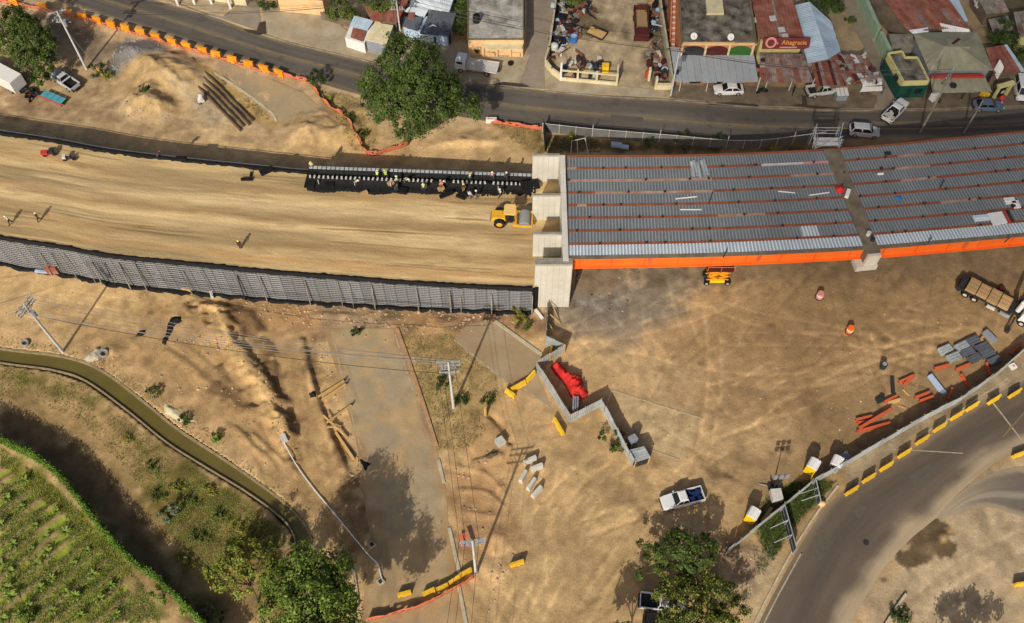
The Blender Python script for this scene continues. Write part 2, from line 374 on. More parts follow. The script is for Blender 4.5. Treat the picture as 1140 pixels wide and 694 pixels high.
def ribbon(name, left, right, z, m, step=1.0, nx=6, kind='structure', n=8, cols=None):
    "strip between two pixel polylines at height z, with metre UVs"
    Lp = [tuple(GXY(*p, z)) for p in left]; Rp = [tuple(GXY(*p, z)) for p in right]
    Ls = np.array(smoothline(Lp, n)); k = max(2, int(np.linalg.norm(np.diff(Ls, axis=0), axis=1).sum() / step))
    Ls = resample(Ls, n=k); Rs = resample(smoothline(Rp, n), n=k)
    d = np.r_[0, np.cumsum(np.linalg.norm(np.diff((Ls + Rs) / 2, axis=0), axis=1))]
    V = []; U = []; TT = []
    for j in range(nx + 1):
        t = j / nx; P = Ls * (1 - t) + Rs * t
        TT.append(np.full(k, t)); V.append(np.c_[P, np.full(k, z)]); U.append(np.c_[d, np.full(k, t * np.linalg.norm(Ls[k // 2] - Rs[k // 2]))])
    V = np.concatenate(V); U = np.concatenate(U); TT = np.concatenate(TT)
    F = [(j * k + i, (j + 1) * k + i, (j + 1) * k + i + 1, j * k + i + 1) for j in range(nx) for i in range(k - 1)]
    o = meshobj(name, npmesh(name, V, F, [m], cols(V, U, TT) if cols else None, uv=U), None)
    if kind: o['kind'] = kind
    return o
def line_strip(name, px, wd, z, m, ht=.02, kind='structure', n=6, smooth=True, zg=0.0):
    "thin strip (kerb, painted line) along a pixel polyline"
    pts = [tuple(GXY(*p, zg)) for p in px]
    if smooth and len(pts) > 2: pts = [tuple(p) for p in smoothline(pts, n)]
    b = MB(); Lf = []; Rt = []
    for i, p in enumerate(pts):
        a = np.array(pts[max(0, i - 1)]); c = np.array(pts[min(len(pts) - 1, i + 1)]); d = (c - a) / (np.linalg.norm(c - a) + 1e-9)
        nrm = np.array((-d[1], d[0])) * wd / 2; Lf.append(np.array(p) + nrm); Rt.append(np.array(p) - nrm)
    k = len(pts); V = []
    for zz in (z - ht, z):
        V += [(*p, zz) for p in Lf] + [(*p, zz) for p in Rt]
    F = []
    for i in range(k - 1):
        F += [(2 * k + i, 3 * k + i, 3 * k + i + 1, 2 * k + i + 1), (i, 2 * k + i, 2 * k + i + 1, i + 1), (k + i, k + i + 1, 3 * k + i + 1, 3 * k + i)]
    F += [(0, k, 3 * k, 2 * k), (k - 1, 3 * k - 1, 4 * k - 1, 2 * k - 1)]
    b.add(V, F); o = b.obj(name, m)
    if kind: o['kind'] = kind
    return o
# ---------------------------------------------------------------- terrain (one sheet to the horizon)
def axis(lo, hi, st, far):
    core = np.arange(lo, hi + st / 2, st); g = [0.0]; d = st
    while g[-1] < far: d = min(d * 1.35, 250); g.append(g[-1] + d)
    g = np.array(g[1:]); return np.concatenate([lo - g[::-1], core, hi + g])
xs = axis(-92, 92, .25, 2600); ys = axis(16, 144, .25, 2600)
TX, TY = np.meshgrid(xs, ys); TX = TX.ravel(); TY = TY.ravel()
def SS(a, b, x): t = np.clip((x - a) / (b - a), 0, 1); return t * t * (3 - 2 * t)
n1 = fbm(TX, TY, 9, 1); n2 = fbm(TX, TY, 3, 2); n3 = fbm(TX, TY, 1.2, 3, 3); n0 = fbm(TX, TY, 30, 4)
def C3(c): return np.array(A(*c))[None, :]
def blend(Ccol, m, c): return Ccol * (1 - m[:, None]) + C3(c) * m[:, None]
TC = np.repeat(C3((192, 152, 104)), len(TX), 0)
TC = blend(TC, SS(8, 34, TX + (n0 - .5) * 26 - np.maximum(0, 56 - TY) * .5) * SS(20, 45, TY) * .92, (146, 114, 77))
TC = blend(TC, SS(92, 104, TY) * .5, (186, 160, 124))
TC = TC * (1 + (n1 - .5)[:, None] * .5 + (n2 - .5)[:, None] * .3 + (n3 - .5)[:, None] * .32)
n5 = fbm(TX, TY, 15, 9, 3); RG = SS(.42, .68, n5) * (1 - .75 * SS(-4, 8, TX)) + .06
TZ = ((n2 - .5) * .3 + (n3 - .5) * .22) * RG
SOFT = {}
def zone(px, c, soft=.8, wob=1.0, k=1.0, seed=5):
    global TC
    poly = [GXY(*p) for p in px]
    a = np.array(poly); pad = soft + wob + 2
    sel = np.where((TX > a[:, 0].min() - pad) & (TX < a[:, 0].max() + pad) & (TY > a[:, 1].min() - pad) & (TY < a[:, 1].max() + pad))[0]
    if not len(sel): return sel, None
    d = sdf(TX[sel], TY[sel], poly) + (n3[sel] - .5) * wob * 2 + (n2[sel] - .5) * wob * 2
    m = 1 - SS(-soft, soft, d)
    if c is not None: TC[sel] = TC[sel] * (1 - (m * k)[:, None]) + C3(c) * (1 + (n3[sel] - .5)[:, None] * .8 + (n2[sel] - .5)[:, None] * .4) * (m * k)[:, None]
    return sel, d
def track(px, wd, f, k=1.0):
    "wheel track: two ruts, f>1 lighter, f<1 darker"
    global TC
    P = smoothline([GXY(*p) for p in px], 6); a = np.array(P)
    sel = np.where((TX > a[:, 0].min() - 3) & (TX < a[:, 0].max() + 3) & (TY > a[:, 1].min() - 3) & (TY < a[:, 1].max() + 3))[0]
    d = segdist(TX[sel], TY[sel], P)
    m = np.exp(-((d - wd) / .24) ** 2) * SS(.32, .5, n2[sel])
    TC[sel] *= (1 + (f - 1) * 1.45 * m * k)[:, None]; TZ[sel] -= .04 * m
# bare zones
zone([(612, 296), (780, 300), (760, 360), (700, 392), (640, 388), (612, 350)], (128, 114, 96), 2.5, 2.5, .9); zone([(612, 300), (700, 305), (690, 345), (650, 372), (615, 365)], (120, 110, 98), 1.5, 1.5, .7)
zone([(640, 285), (1140, 262), (1140, 312), (640, 318)], (124, 102, 78), 2, 1.5, .6)
zone([(225, 332), (592, 346), (600, 372), (480, 392), (360, 372), (250, 380)], (158, 116, 76), 1.2, 1.2, .8)
zone([(470, 345), (585, 347), (600, 362), (560, 366), (500, 372)], (140, 104, 78), 1, 1, .7)
zone([(350, 340), (440, 345), (445, 385), (360, 378)], (164, 138, 108), 2, 1.5, .6)
zone([(0, 300), (120, 320), (210, 335), (200, 400), (100, 372), (0, 352)], (206, 166, 112), 2, 1.5, .7)
zone([(445, 372), (500, 374), (548, 420), (552, 470), (520, 500), (488, 500), (465, 440)], (162, 132, 82), 2.2, 2.6, .75)
zone([(680, 434), (782, 466), (760, 512), (726, 500), (704, 486)], (188, 158, 114), .25, .15, .75); zone([(560, 450), (580, 520), (530, 560), (505, 500)], (178, 134, 88), 1, 1, .6)
zone([(495, 520), (560, 530), (580, 600), (540, 630), (510, 610)], (164, 120, 80), 1, 1.2, .7)
zone([(60, 345), (230, 338), (345, 372), (400, 540), (412, 620), (345, 600), (330, 565), (235, 480), (170, 430), (90, 385)], (164, 126, 82), 3, 2.5, .75)
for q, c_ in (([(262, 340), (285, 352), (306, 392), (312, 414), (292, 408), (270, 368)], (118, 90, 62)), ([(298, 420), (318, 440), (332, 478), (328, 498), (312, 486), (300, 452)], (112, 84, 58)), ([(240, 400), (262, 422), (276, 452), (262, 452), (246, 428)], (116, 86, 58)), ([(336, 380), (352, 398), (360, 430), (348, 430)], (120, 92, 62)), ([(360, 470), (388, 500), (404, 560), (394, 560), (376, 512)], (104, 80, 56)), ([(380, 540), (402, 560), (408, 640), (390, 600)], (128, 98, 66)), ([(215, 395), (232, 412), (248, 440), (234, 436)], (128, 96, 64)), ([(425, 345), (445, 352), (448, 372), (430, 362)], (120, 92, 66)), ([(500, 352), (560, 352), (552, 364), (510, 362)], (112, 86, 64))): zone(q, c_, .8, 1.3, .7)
zone([(0, 405), (60, 415), (95, 426), (150, 468), (215, 515), (285, 562), (325, 600), (325, 694), (200, 694), (150, 560), (0, 450)], (140, 112, 68), 1.5, 2, .8)
zone([(40, 440), (110, 440), (180, 510), (165, 540), (120, 505), (60, 470)], (178, 140, 92), 1.5, 1.5, .85)
zone([(200, 520), (260, 545), (325, 600), (310, 640), (220, 640), (170, 560)], (128, 106, 52), 1.5, 2, .6)
zone([(0, 450), (40, 462), (120, 520), (175, 600), (215, 694), (190, 694), (125, 590), (50, 522), (0, 480)], (112, 86, 56), 1, 1, .8)  # soil colour darkened in the shape of the hedge's cast shadow
for q in ([(180, 525), (215, 520), (262, 556), (250, 580), (205, 570)], [(110, 455), (150, 478), (178, 505), (160, 508), (125, 480)], [(185, 580), (235, 590), (225, 625), (190, 615)], [(250, 565), (300, 585), (310, 615), (270, 610)], [(150, 520), (178, 540), (185, 575), (165, 560)], [(20, 418), (70, 426), (100, 446), (60, 442)]): zone(q, (104, 94, 44), 1.2, 1.6, .7)
zone([(0, 492), (60, 535), (130, 598), (178, 660), (190, 694), (0, 694)], (128, 118, 62), 1, 1, .95)
zone([(0, 497), (58, 540), (120, 600), (150, 640), (100, 600), (40, 550), (0, 520)], (140, 132, 40), .8, 1.2, .7)
zone([(70, 580), (120, 620), (140, 660), (90, 680), (60, 640)], (126, 134, 42), 2, 2, .6)
zone([(128, 628), (170, 640), (168, 680), (110, 690)], (160, 122, 86), 1.2, 1, .7)
# top left works
zone([(20, 20), (330, 88), (340, 160), (0, 128), (0, 60)], (172, 138, 98), 2, 2, .7)
zone([(122, 82), (128, 58), (140, 44), (165, 44), (190, 60), (170, 62), (140, 78), (134, 90)], (128, 120, 112), .6, .6, .95)
zone([(168, 62), (200, 70), (228, 100), (212, 128), (160, 130), (112, 100), (140, 76)], (186, 148, 98), 1, 1, .85); zone([(20, 10), (120, 38), (136, 58), (112, 78), (78, 52), (30, 30)], (126, 106, 84), 1.5, 1, .8); zone([(0, 96), (60, 112), (120, 112), (130, 128), (0, 126)], (142, 110, 78), 2, 1.5, .7); zone([(620, 388), (740, 372), (800, 460), (770, 525), (700, 440)], (196, 160, 114), 4, 3, .5); zone([(780, 470), (880, 470), (900, 505), (830, 540), (770, 510)], (188, 152, 106), 3, 2, .5); zone([(560, 560), (680, 520), (740, 560), (700, 700), (550, 700)], (176, 142, 96), 4, 3, .5)
zone([(185, 88), (215, 100), (250, 118), (268, 140), (235, 140), (205, 120)], (184, 158, 124), 1, 1, .7)
zone([(212, 72), (225, 70), (300, 125), (312, 134), (296, 140), (275, 128)], (176, 140, 78), .5, .6, .7)
zone([(300, 130), (400, 138), (470, 175), (360, 180)], (190, 150, 100), 2, 1.5, .7)
zone([(455, 148), (590, 150), (592, 190), (470, 178)], (196, 156, 106), 1.5, 1.5, .8)
zone([(545, 136), (604, 143), (604, 172), (575, 160)], (140, 112, 66), .8, 1, .8)
zone([(345, 95), (400, 110), (420, 160), (395, 170), (372, 130)], (166, 134, 78), 1, 1, .7)
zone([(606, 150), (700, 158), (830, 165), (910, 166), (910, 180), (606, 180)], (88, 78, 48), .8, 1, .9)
# beyond the road
zone([(440, -20), (440, 70), (530, 92), (560, -20)], (150, 126, 96), 1.5, 1, .7)
zone([(618, -20), (612, 70), (650, 92), (745, 104), (752, -20)], (178, 152, 116), 1, 1, .9)
zone([(618, -10), (640, -10), (690, 35), (640, 45), (612, 78)], (112, 90, 66), 1.5, 1.5, .8)
zone([(722, -10), (752, -10), (752, 100), (728, 98), (722, 60)], (96, 80, 62), 1, 1, .8)
zone([(745, 90), (985, 90), (985, 118), (745, 108)], (150, 122, 90), 1, .5, .8)
zone([(985, 90), (1150, 92), (1150, 118), (985, 118)], (146, 116, 86), 1, .5, .8)
zone([(1080, -20), (1160, -20), (1160, 90), (1120, 60)], (84, 74, 50), 1.5, 1.5, .8)
# lower right
zone([(848, 560), (880, 538), (912, 534), (935, 536), (905, 562), (880, 592), (860, 625), (842, 600)], (66, 76, 26), .6, .6, .9)
zone([(838, 604), (872, 620), (845, 694), (830, 694), (820, 650), (806, 640)], (186, 156, 116), 1, 1, .8)
zone([(800, 610), (826, 598), (838, 610), (850, 625), (842, 660), (815, 640)], (128, 104, 82), .8, .8, .8)
zone([(938, 512), (1010, 476), (1120, 408), (1150, 395), (1150, 430), (1020, 486), (946, 540)], (150, 128, 100), .6, .4, .8)
zone([(940, 720), (962, 668), (988, 628), (1014, 600), (1044, 575), (1050, 560), (1160, 480), (1160, 700), (1000, 700)], (176, 148, 113), 1.5, 1.2, .9)
sd, d_ = zone([(1020, 588), (1040, 578), (1062, 588), (1064, 610), (1040, 625), (1012, 640), (982, 650), (990, 635), (1005, 610)], (88, 68, 46), .4, 1.5, .85)
zone([(1052, 590), (1060, 586), (1063, 592), (1056, 596)], (186, 150, 96), .3, .2, .9); zone([(1046, 597), (1054, 596), (1053, 604), (1047, 605)], (186, 150, 96), .3, .2, .9)
for q in ([(776, 514), (790, 522), (816, 530), (815, 534), (800, 532), (790, 529)], [(868, 496), (880, 503), (878, 506), (869, 501)]): zone(q, (112, 84, 54), .3, .3, .85)
for _ in range(34):                                  # damp and dusty blotches on the bare yard
    cx, cy = random.uniform(620, 1060), random.uniform(300, 690)
    if cx > 860 and cy > 500: continue
    r = random.uniform(8, 32); k = random.choice([(176, 140, 96), (140, 108, 72), (196, 158, 110), (128, 100, 70)])
    zone([(cx + r * math.cos(t) * 1.5, cy + r * math.sin(t) * .6) for t in [i * .785 for i in range(8)]], k, 2.2, 2.0, .34)
for (px, wd, f) in [([(560, 700), (600, 620), (660, 540), (740, 480)], .9, 1.16), ([(590, 700), (640, 610), (700, 560), (720, 540)], .9, 1.18), ([(640, 700), (690, 620), (720, 575)], .9, 1.14),
                    ([(575, 690), (605, 600), (620, 570)], .9, .9), ([(830, 470), (880, 430), (960, 400), (1060, 380)], 1.0, 1.16), ([(850, 474), (905, 440), (990, 395), (1080, 372)], 1.0, 1.14),
                    ([(780, 440), (860, 420), (960, 396), (1010, 352), (1070, 330)], 1.0, 1.13), ([(770, 330), (840, 355), (930, 372), (1010, 400)], 1.0, 1.14), ([(700, 400), (790, 420), (880, 425), (980, 410)], 1.0, 1.13),
                    ([(650, 330), (690, 350), (730, 395), (760, 440)], 1.0, 1.15), ([(940, 360), (1000, 350), (1060, 362)], 1.0, 1.18), ([(1000, 300), (960, 340), (900, 400)], 1.0, .9),
                    ([(1010, 690), (1060, 640), (1140, 600)], 1.0, 1.14), ([(1030, 690), (1090, 650), (1140, 625)], 1.0, 1.12), ([(690, 500), (760, 540), (800, 560)], 1.0, 1.1), ([(620, 600), (720, 560), (800, 500), (870, 470)], 1.0, 1.14),
                    ([(230, 390), (280, 440), (330, 540)], .9, .9), ([(215, 420), (265, 470), (300, 520)], .9, .88), ([(300, 400), (330, 450), (350, 520), (380, 640)], .9, 1.1), ([(0, 318), (110, 336), (215, 350)], .9, 1.1),
                    ([(640, 100), (680, 40), (700, -10)], .9, 1.12), ([(0, 122), (140, 130), (300, 150), (420, 168)], .9, 1.1)]:
    track(px, wd, f)
for _ in range(70):                                  # faint crossing wheel marks all over the yard
    a_ = random.choice([random.gauss(.5, .35), random.gauss(-.25, .3), random.gauss(1.1, .3)]) if random.random() < .8 else random.uniform(0, 3.1); cx, cy = random.uniform(600, 1120), random.uniform(300, 690); l_ = random.uniform(40, 130); cv = random.uniform(-.18, .18)
    if cx > 830 and cy > 480: continue
    track([(cx + l_ * (u * math.cos(a_) - cv * (1 - u * u) * math.sin(a_)), cy - l_ * (u * math.sin(a_) + cv * (1 - u * u) * math.cos(a_))) for u in (-1, -.5, 0, .5, 1)], random.choice([.85, .95]), random.choice([1.16, 1.12, .88, .9]))
for _ in range(26):
    cx, cy = random.uniform(150, 560), random.uniform(400, 680); a_ = random.gauss(-1.0, .3); l_ = random.uniform(30, 80)
    if cx < 220 + (cy - 400) * .5: continue
    track([(cx + l_ * u * math.cos(a_), cy - l_ * u * math.sin(a_)) for u in (-1, 0, 1)], .9, random.choice([1.14, .86, .84]))
for _ in range(60):                                  # small dark clods and stains
    cx, cy = random.uniform(20, 1120), random.uniform(300, 690); r = random.uniform(.8, 3.2); zone([(cx + r * math.cos(t) * random.uniform(1, 2), cy + r * math.sin(t) * random.uniform(.5, 1)) for t in [i * 1.05 for i in range(6)]], (116, 88, 60), .25, .25, .6)
def hump(px, h, wl, wr=None, wob=.25):
    "ridge along a pixel line; wl, wr: half widths to either side"
    P = smoothline([GXY(*p) for p in px], 6); a = np.array(P); wr = wr or wl; pad = max(wl, wr) + 1
    sel = np.where((TX > a[:, 0].min() - pad) & (TX < a[:, 0].max() + pad) & (TY > a[:, 1].min() - pad) & (TY < a[:, 1].max() + pad))[0]
    best = np.full(len(sel), 1e9); side = np.zeros(len(sel))
    for (p, q) in zip(P[:-1], P[1:]):
        vx, vy = q[0] - p[0], q[1] - p[1]; L = vx * vx + vy * vy + 1e-9
        t = np.clip(((TX[sel] - p[0]) * vx + (TY[sel] - p[1]) * vy) / L, 0, 1)
        ex = TX[sel] - p[0] - t * vx; ey = TY[sel] - p[1] - t * vy; d = np.hypot(ex, ey)
        u = d < best; best[u] = d[u]; side[u] = (vx * ey - vy * ex)[u]
    wdt = np.where(side > 0, wl, wr); d = best / wdt + (n3[sel] - .5) * wob * 2 + (n2[sel] - .5) * wob
    TZ[sel] += h * (1 - SS(0, 1, np.maximum(d, 0))) * (1 + (n2[sel] - .5) * .6 + (n3[sel] - .5) * .8)
def mound(px, py, r, h, ry=None):
    x, y = GXY(px, py); ry = ry or r
    d = np.hypot((TX - x) / r, (TY - y) / ry) + (n2 - .5) * .5 + (n3 - .5) * .25
    global TZ
    TZ = TZ + h * (1 - SS(0, 1, d)) * (1 + (n3 - .5) * 1.1 + (n2 - .5) * .5)
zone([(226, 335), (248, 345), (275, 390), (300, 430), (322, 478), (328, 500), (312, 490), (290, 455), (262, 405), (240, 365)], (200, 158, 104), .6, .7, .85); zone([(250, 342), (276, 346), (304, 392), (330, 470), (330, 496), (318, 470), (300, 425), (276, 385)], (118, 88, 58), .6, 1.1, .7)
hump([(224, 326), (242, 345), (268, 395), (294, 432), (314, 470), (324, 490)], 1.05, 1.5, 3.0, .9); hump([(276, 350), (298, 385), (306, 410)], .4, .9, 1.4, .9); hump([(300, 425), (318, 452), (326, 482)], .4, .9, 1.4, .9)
hump([(190, 392), (215, 410), (250, 440), (285, 470)], .2, .9, 1.4, .9); hump([(262, 476), (285, 500), (300, 512)], .32, .6, 1.0, .6); hump([(285, 486), (312, 512), (330, 526)], .3, .6, 1.0, .6)
hump([(344, 385), (352, 420), (370, 475), (392, 520), (404, 560), (414, 600)], -.28, .5, .7, .7); hump([(338, 380), (346, 420), (362, 470), (384, 520)], .5, .5, 1.0)
hump([(546, 462), (560, 476), (568, 492)], -.5, .7); hump([(530, 515), (555, 507)], .4, .7, .9, .6); hump([(510, 520), (540, 527), (556, 543)], .22, .5, .8, .8); hump([(512, 545), (540, 548), (560, 562)], .25, .5, .9, .8)
hump([(515, 570), (548, 575)], .2, .6, .8, .8); hump([(395, 555), (425, 556)], .3, .6)
mound(160, 114, 4.8, 1.9, 4); mound(180, 122, 3.4, 1.5); mound(150, 62, 6, 1.3, 4); mound(196, 86, 7.5, 1.9, 5.5); mound(178, 76, 5, 1.0); mound(345, 148, 4.5, 1.4); mound(380, 150, 4, 1.5, 3); mound(362, 130, 3, .8); mound(400, 130, 4, .8)
mound(520, 165, 7, .8, 4); mound(232, 372, 2.2, .6); mound(205, 358, 2.5, .5); mound(505, 362, 5, .5, 2); mound(375, 352, 5, .4, 2); mound(1044, 600, 3, .35); mound(125, 395, 2.5, .4)
mound(640, 22, 4, .7); mound(630, 52, 3, .6); mound(905, 516, 2, .2); mound(934, 520, 1.2, .4); mound(555, 640, 3, .5); mound(553, 600, 2.5, .5); mound(830, 618, 2.6, .5)
fx = np.array(GXY(60, 620)); ra = heading((30, 640), (100, 585)); per = 1.75
sf = sdf(TX, TY, [GXY(*p) for p in [(-60, 470), (0, 505), (55, 545), (115, 600), (158, 660), (168, 694), (150, 760), (-90, 760)]])
fm = 1 - SS(-1.5, 0, sf); qq = -(TX - fx[0]) * math.sin(ra) + (TY - fx[1]) * math.cos(ra) + (n2 - .5) * .8
fr = np.sin(qq * 2 * math.pi / per)
TZ += fm * fr * .2; TC = blend(TC, fm * SS(.1, .9, fr + (n3 - .5) * 2.0) * .75, (158, 128, 88)); TC = blend(TC, fm * SS(.0, .9, -fr + (n3 - .5) * 2.4) * .85, (134, 142, 44))
def flatten(px, grow=.8, soft=1.2, z=0.0):
    global TZ
    poly = [GXY(*p) for p in px]; a = np.array(poly); pad = grow + soft + 1
    sel = np.where((TX > a[:, 0].min() - pad) & (TX < a[:, 0].max() + pad) & (TY > a[:, 1].min() - pad) & (TY < a[:, 1].max() + pad))[0]
    d = sdf(TX[sel], TY[sel], poly); m = SS(grow, grow + soft, d); TZ[sel] = TZ[sel] * m + z * (1 - m)
# ---------------------------------------------------------------- road, slab and canal outlines (pixels of the photograph)
RD_UP = [(-160, -52), (20, -42), (90, -22), (170, 0), (240, 20), (300, 42), (360, 56), (430, 72), (500, 88), (580, 98), (640, 104), (740, 110), (850, 119), (960, 122), (1060, 121), (1150, 118), (1260, 110)]
RD_LO = [(-160, -18), (-20, -6), (40, -4), (75, 4), (140, 25), (195, 42), (260, 64), (320, 82), (400, 106), (470, 122), (540, 135), (610, 146), (740, 156), (850, 163), (960, 166), (1060, 164), (1150, 160), (1260, 150)]
RR_L = [(832, 720), (858, 668), (885, 618), (912, 576), (940, 546), (980, 522), (1020, 498), (1080, 456), (1140, 424), (1240, 378)]
RR_R = [(936, 720), (962, 668), (988, 628), (1014, 600), (1044, 575), (1064, 552), (1094, 526), (1124, 505), (1160, 488), (1250, 452)]
R2_U = [(1040, 578), (1060, 556), (1085, 537), (1110, 526), (1150, 518), (1250, 512)]
R2_L = [(1046, 577), (1066, 573), (1084, 566), (1110, 566), (1150, 578), (1250, 592)]
SLAB = [(361, 366), (442, 366), (456, 405), (470, 450), (486, 500), (496, 545), (500, 590), (508, 640), (520, 700), (400, 700), (408, 640), (412, 600), (404, 550), (398, 500), (388, 460), (376, 420)]
SLAB2 = [(551, 359), (604, 398), (596, 411), (614, 455), (590, 440), (568, 430), (505, 379), (520, 362), (545, 356)]
SLAB3 = [(680, 434), (782, 466), (760, 512), (726, 500), (704, 486)]
CN_U = [(-90, 372), (0, 388), (70, 397), (112, 412), (158, 446), (198, 478), (250, 512), (300, 547), (330, 573), (346, 600), (343, 640), (330, 720)]
CN_L = [(-90, 388), (0, 404), (58, 412), (95, 424), (140, 456), (186, 493), (232, 522), (270, 545), (304, 569), (324, 590), (328, 615), (318, 690)]
for q in (RD_UP + RD_LO[::-1], RR_L + RR_R[::-1], R2_U + R2_L[::-1], SLAB, SLAB2, SLAB3): flatten(q)
flatten([(-160, -200), (1300, -200), (1300, 110), (1060, 124), (850, 121), (640, 106), (500, 90), (360, 58), (240, 22), (90, -22)], .5, .8)
flatten([(-120, 130), (0, 140), (300, 180), (600, 178), (640, 165), (1300, 140), (1300, 268), (640, 300), (636, 342), (590, 347), (330, 338), (150, 324), (0, 294), (-120, 280)], .8, 1.0)
flatten([(928, 516), (1010, 476), (1120, 408), (1240, 350), (1240, 420), (1020, 500), (930, 556)], .5, .8)
cpoly = [GXY(*p) for p in CN_U + CN_L[::-1]]; ds = sdf(TX, TY, cpoly); TZ = np.where(ds < .12, -1.6, TZ * SS(.2, 1.6, ds))
EF_ = [(-400, 70, 7.0), (-170, 114, 7.0), (-60, 137, 7.0), (0, 147, 7.0), (60, 156, 7.0), (120, 167, 7.0), (200, 177, 7.0), (300, 187, 6.8), (345, 191, 6.6), (450, 195, 6.0), (596, 200, 4.8), (631, 176, 10), (768, 175, 10), (846, 172, 10), (925, 168, 10), (1060, 156, 10), (1230, 138, 10), (1500, 100, 10)]
# merge the sheet
nxp, nyp = len(xs), len(ys); ii = np.arange(nxp * nyp).reshape(nyp, nxp)
F = np.stack([ii[:-1, :-1], ii[:-1, 1:], ii[1:, 1:], ii[1:, :-1]], -1).reshape(-1, 4)
far = np.maximum(np.abs(TX) - 92, np.maximum(16 - TY, TY - 144)); TZ = np.where(far > 0, TZ * np.clip(1 - far / 6, 0, 1), TZ)
_g = TC.mean(1, keepdims=True); TC = np.clip(TC * .97 + _g * np.array([[.035, .03, .012]]), .01, .8)
_fw = np.array(smoothline([tuple(G(*p, True))[:2] for p in EF_], 8))
def yfar(x): return np.interp(x, _fw[:, 0], _fw[:, 1])
gme = npmesh('ground', np.c_[TX, TY, TZ + LIFT * SS(-7.5, -.6, TY - yfar(TX))], F, [M['ground']], TC); gme.polygons.foreach_set('use_smooth', [True] * len(gme.polygons))
tag(meshobj('ground', gme, None), kind='structure')
TZg = TZ.reshape(nyp, nxp)
def hz(x, y):
    i = int(np.clip(np.searchsorted(xs, x), 1, nxp - 1)); j = int(np.clip(np.searchsorted(ys, y), 1, nyp - 1))
    return float(TZg[j - 1:j + 1, i - 1:i + 1].mean())
def hzv(x, y):
    i = np.clip(np.searchsorted(xs, x), 1, nxp - 1); j = np.clip(np.searchsorted(ys, y), 1, nyp - 1); return TZg[j, i]
def GT(px, py):
    p = G(px, py); p.z = hz(p.x, p.y); return p
# ---------------------------------------------------------------- roads and pavements
def worn(V, U, T):
    q = fbm(V[:, 0], V[:, 1], 5, 71) - .5; q2 = fbm(U[:, 0] * .1, U[:, 1], 1.2, 72) - .5; q3 = fbm(V[:, 0], V[:, 1], 1.4, 73, 3); c = np.repeat(C3((99, 88, 76)), len(V), 0)
    for tt in (.2, .36, .64, .8): c = blend(c, np.exp(-((T - tt + q2 * .04) / .05) ** 2) * .45, (88, 79, 69))
    c = blend(c, np.exp(-((T - .5 + q * .05) / .07) ** 2) * .45, (136, 116, 88)); c = blend(c, SS(.90, 1.0, T + q * .14 + q2 * .1) * .85, (150, 126, 94)); c = blend(c, SS(.10, .0, T + q * .12 + q2 * .1) * .7, (146, 124, 96)); c = blend(c, SS(.66, .74, q3) * .5, (80, 71, 62)); return np.clip(c * (1 + q2[:, None] * .35 + q[:, None] * .25), .01, .8)
ribbon('road', RD_UP, RD_LO, .03, M['asphalt'], .35, 36, cols=worn)
mid = [((a[0] + b[0]) / 2, (a[1] + b[1]) / 2) for a, b in zip(RD_UP, RD_LO)]
line_strip('road_centre_line', mid, .22, .036, M['ypaint'], .004)
line_strip('road_edge_line', [(a[0] * .93 + b[0] * .07, a[1] * .93 + b[1] * .07) for a, b in zip(RD_UP, RD_LO)][4:], .12, .036, M['ypaint'], .004)
line_strip('road_edge_line', [(a[0] * .08 + b[0] * .92, a[1] * .08 + b[1] * .92) for a, b in zip(RD_UP, RD_LO)][4:], .12, .036, M['ypaint'], .004)
def dusty(V, U, T):
    q = fbm(V[:, 0], V[:, 1], 4, 61) - .5; q2 = fbm(U[:, 0] * .12, U[:, 1], 1.3, 62) - .5; c = np.repeat(C3((101, 86, 70)), len(V), 0); c = blend(c, np.clip(np.exp(-((T - .42 + q * .2) / .16) ** 2) * .5, 0, 1), (78, 67, 57))
    c = blend(c, SS(.70, .93, T + q * .25 + q2 * .12) * .92, (176, 150, 116)); c = blend(c, SS(.12, 0, T + q * .08) * .5, (150, 128, 100)); return np.clip(c * (1 + q2[:, None] * .35), .01, .8)
def dusty2(V, U, T):
    q = fbm(V[:, 0], V[:, 1], 3, 63) - .5; q2 = fbm(U[:, 0] * .12, U[:, 1], 1.1, 64) - .5; c = np.repeat(C3((104, 92, 80)), len(V), 0); e = np.abs(T - .5) * 2
    c = blend(c, SS(.62, .95, e + q * .5) * .9, (168, 144, 114)); c = blend(c, SS(14, 0, U[:, 0] + q * 8) * .85, (172, 148, 116)); c = blend(c, np.exp(-((T - .55 + q2 * .2) / .05) ** 2) * .6, (170, 152, 128)); return np.clip(c * (1 + q2[:, None] * .4), .01, .8)
ribbon('access_road', RR_L, RR_R, .03, M['asphalt2'], .3, 40, cols=dusty)
ribbon('side_road', R2_U, R2_L, .034, M['asphalt2'], .3, 24, cols=dusty2)
line_strip('road_edge_line', [(a[0] * .945 + b[0] * .055, a[1] * .945 + b[1] * .055) for a, b in zip(RR_L, RR_R)][:3] + [(892, 617)], .16, .04, M['paint'], .004)
line_strip('road_edge_line', [(1020, 487), (1050, 471), (1085, 446), (1121, 422)], .16, .04, M['paint'], .02, smooth=False)
line_strip('road_marking', [(1095, 436), (1115, 461), (1140, 494)], .2, .042, M['paint'], .006, smooth=False)
line_strip('road_marking', [(1146, 453), (1116, 487)], .18, .05, M['ypaint'], .006)
line_strip('road_marking', [(984, 500), (1040, 503), (1072, 505)], .11, .046, M['paint'], .006, smooth=False)
line_strip('kerb', [(829, 716), (855, 664), (882, 614), (909, 572), (933, 541)], .24, .14, M['kerb'], .14)
line_strip('kerb', [(1008, 662), (998, 676), (984, 698)], .3, .35, M['kerb'], .35)
for q in ([(905, 618), (918, 600), (928, 604), (914, 624)], [(1010, 532), (1034, 516), (1040, 522), (1018, 538)], [(948, 572), (956, 562), (966, 566), (957, 577)]): sheet('asphalt_patch', q, .036, M['patch'])
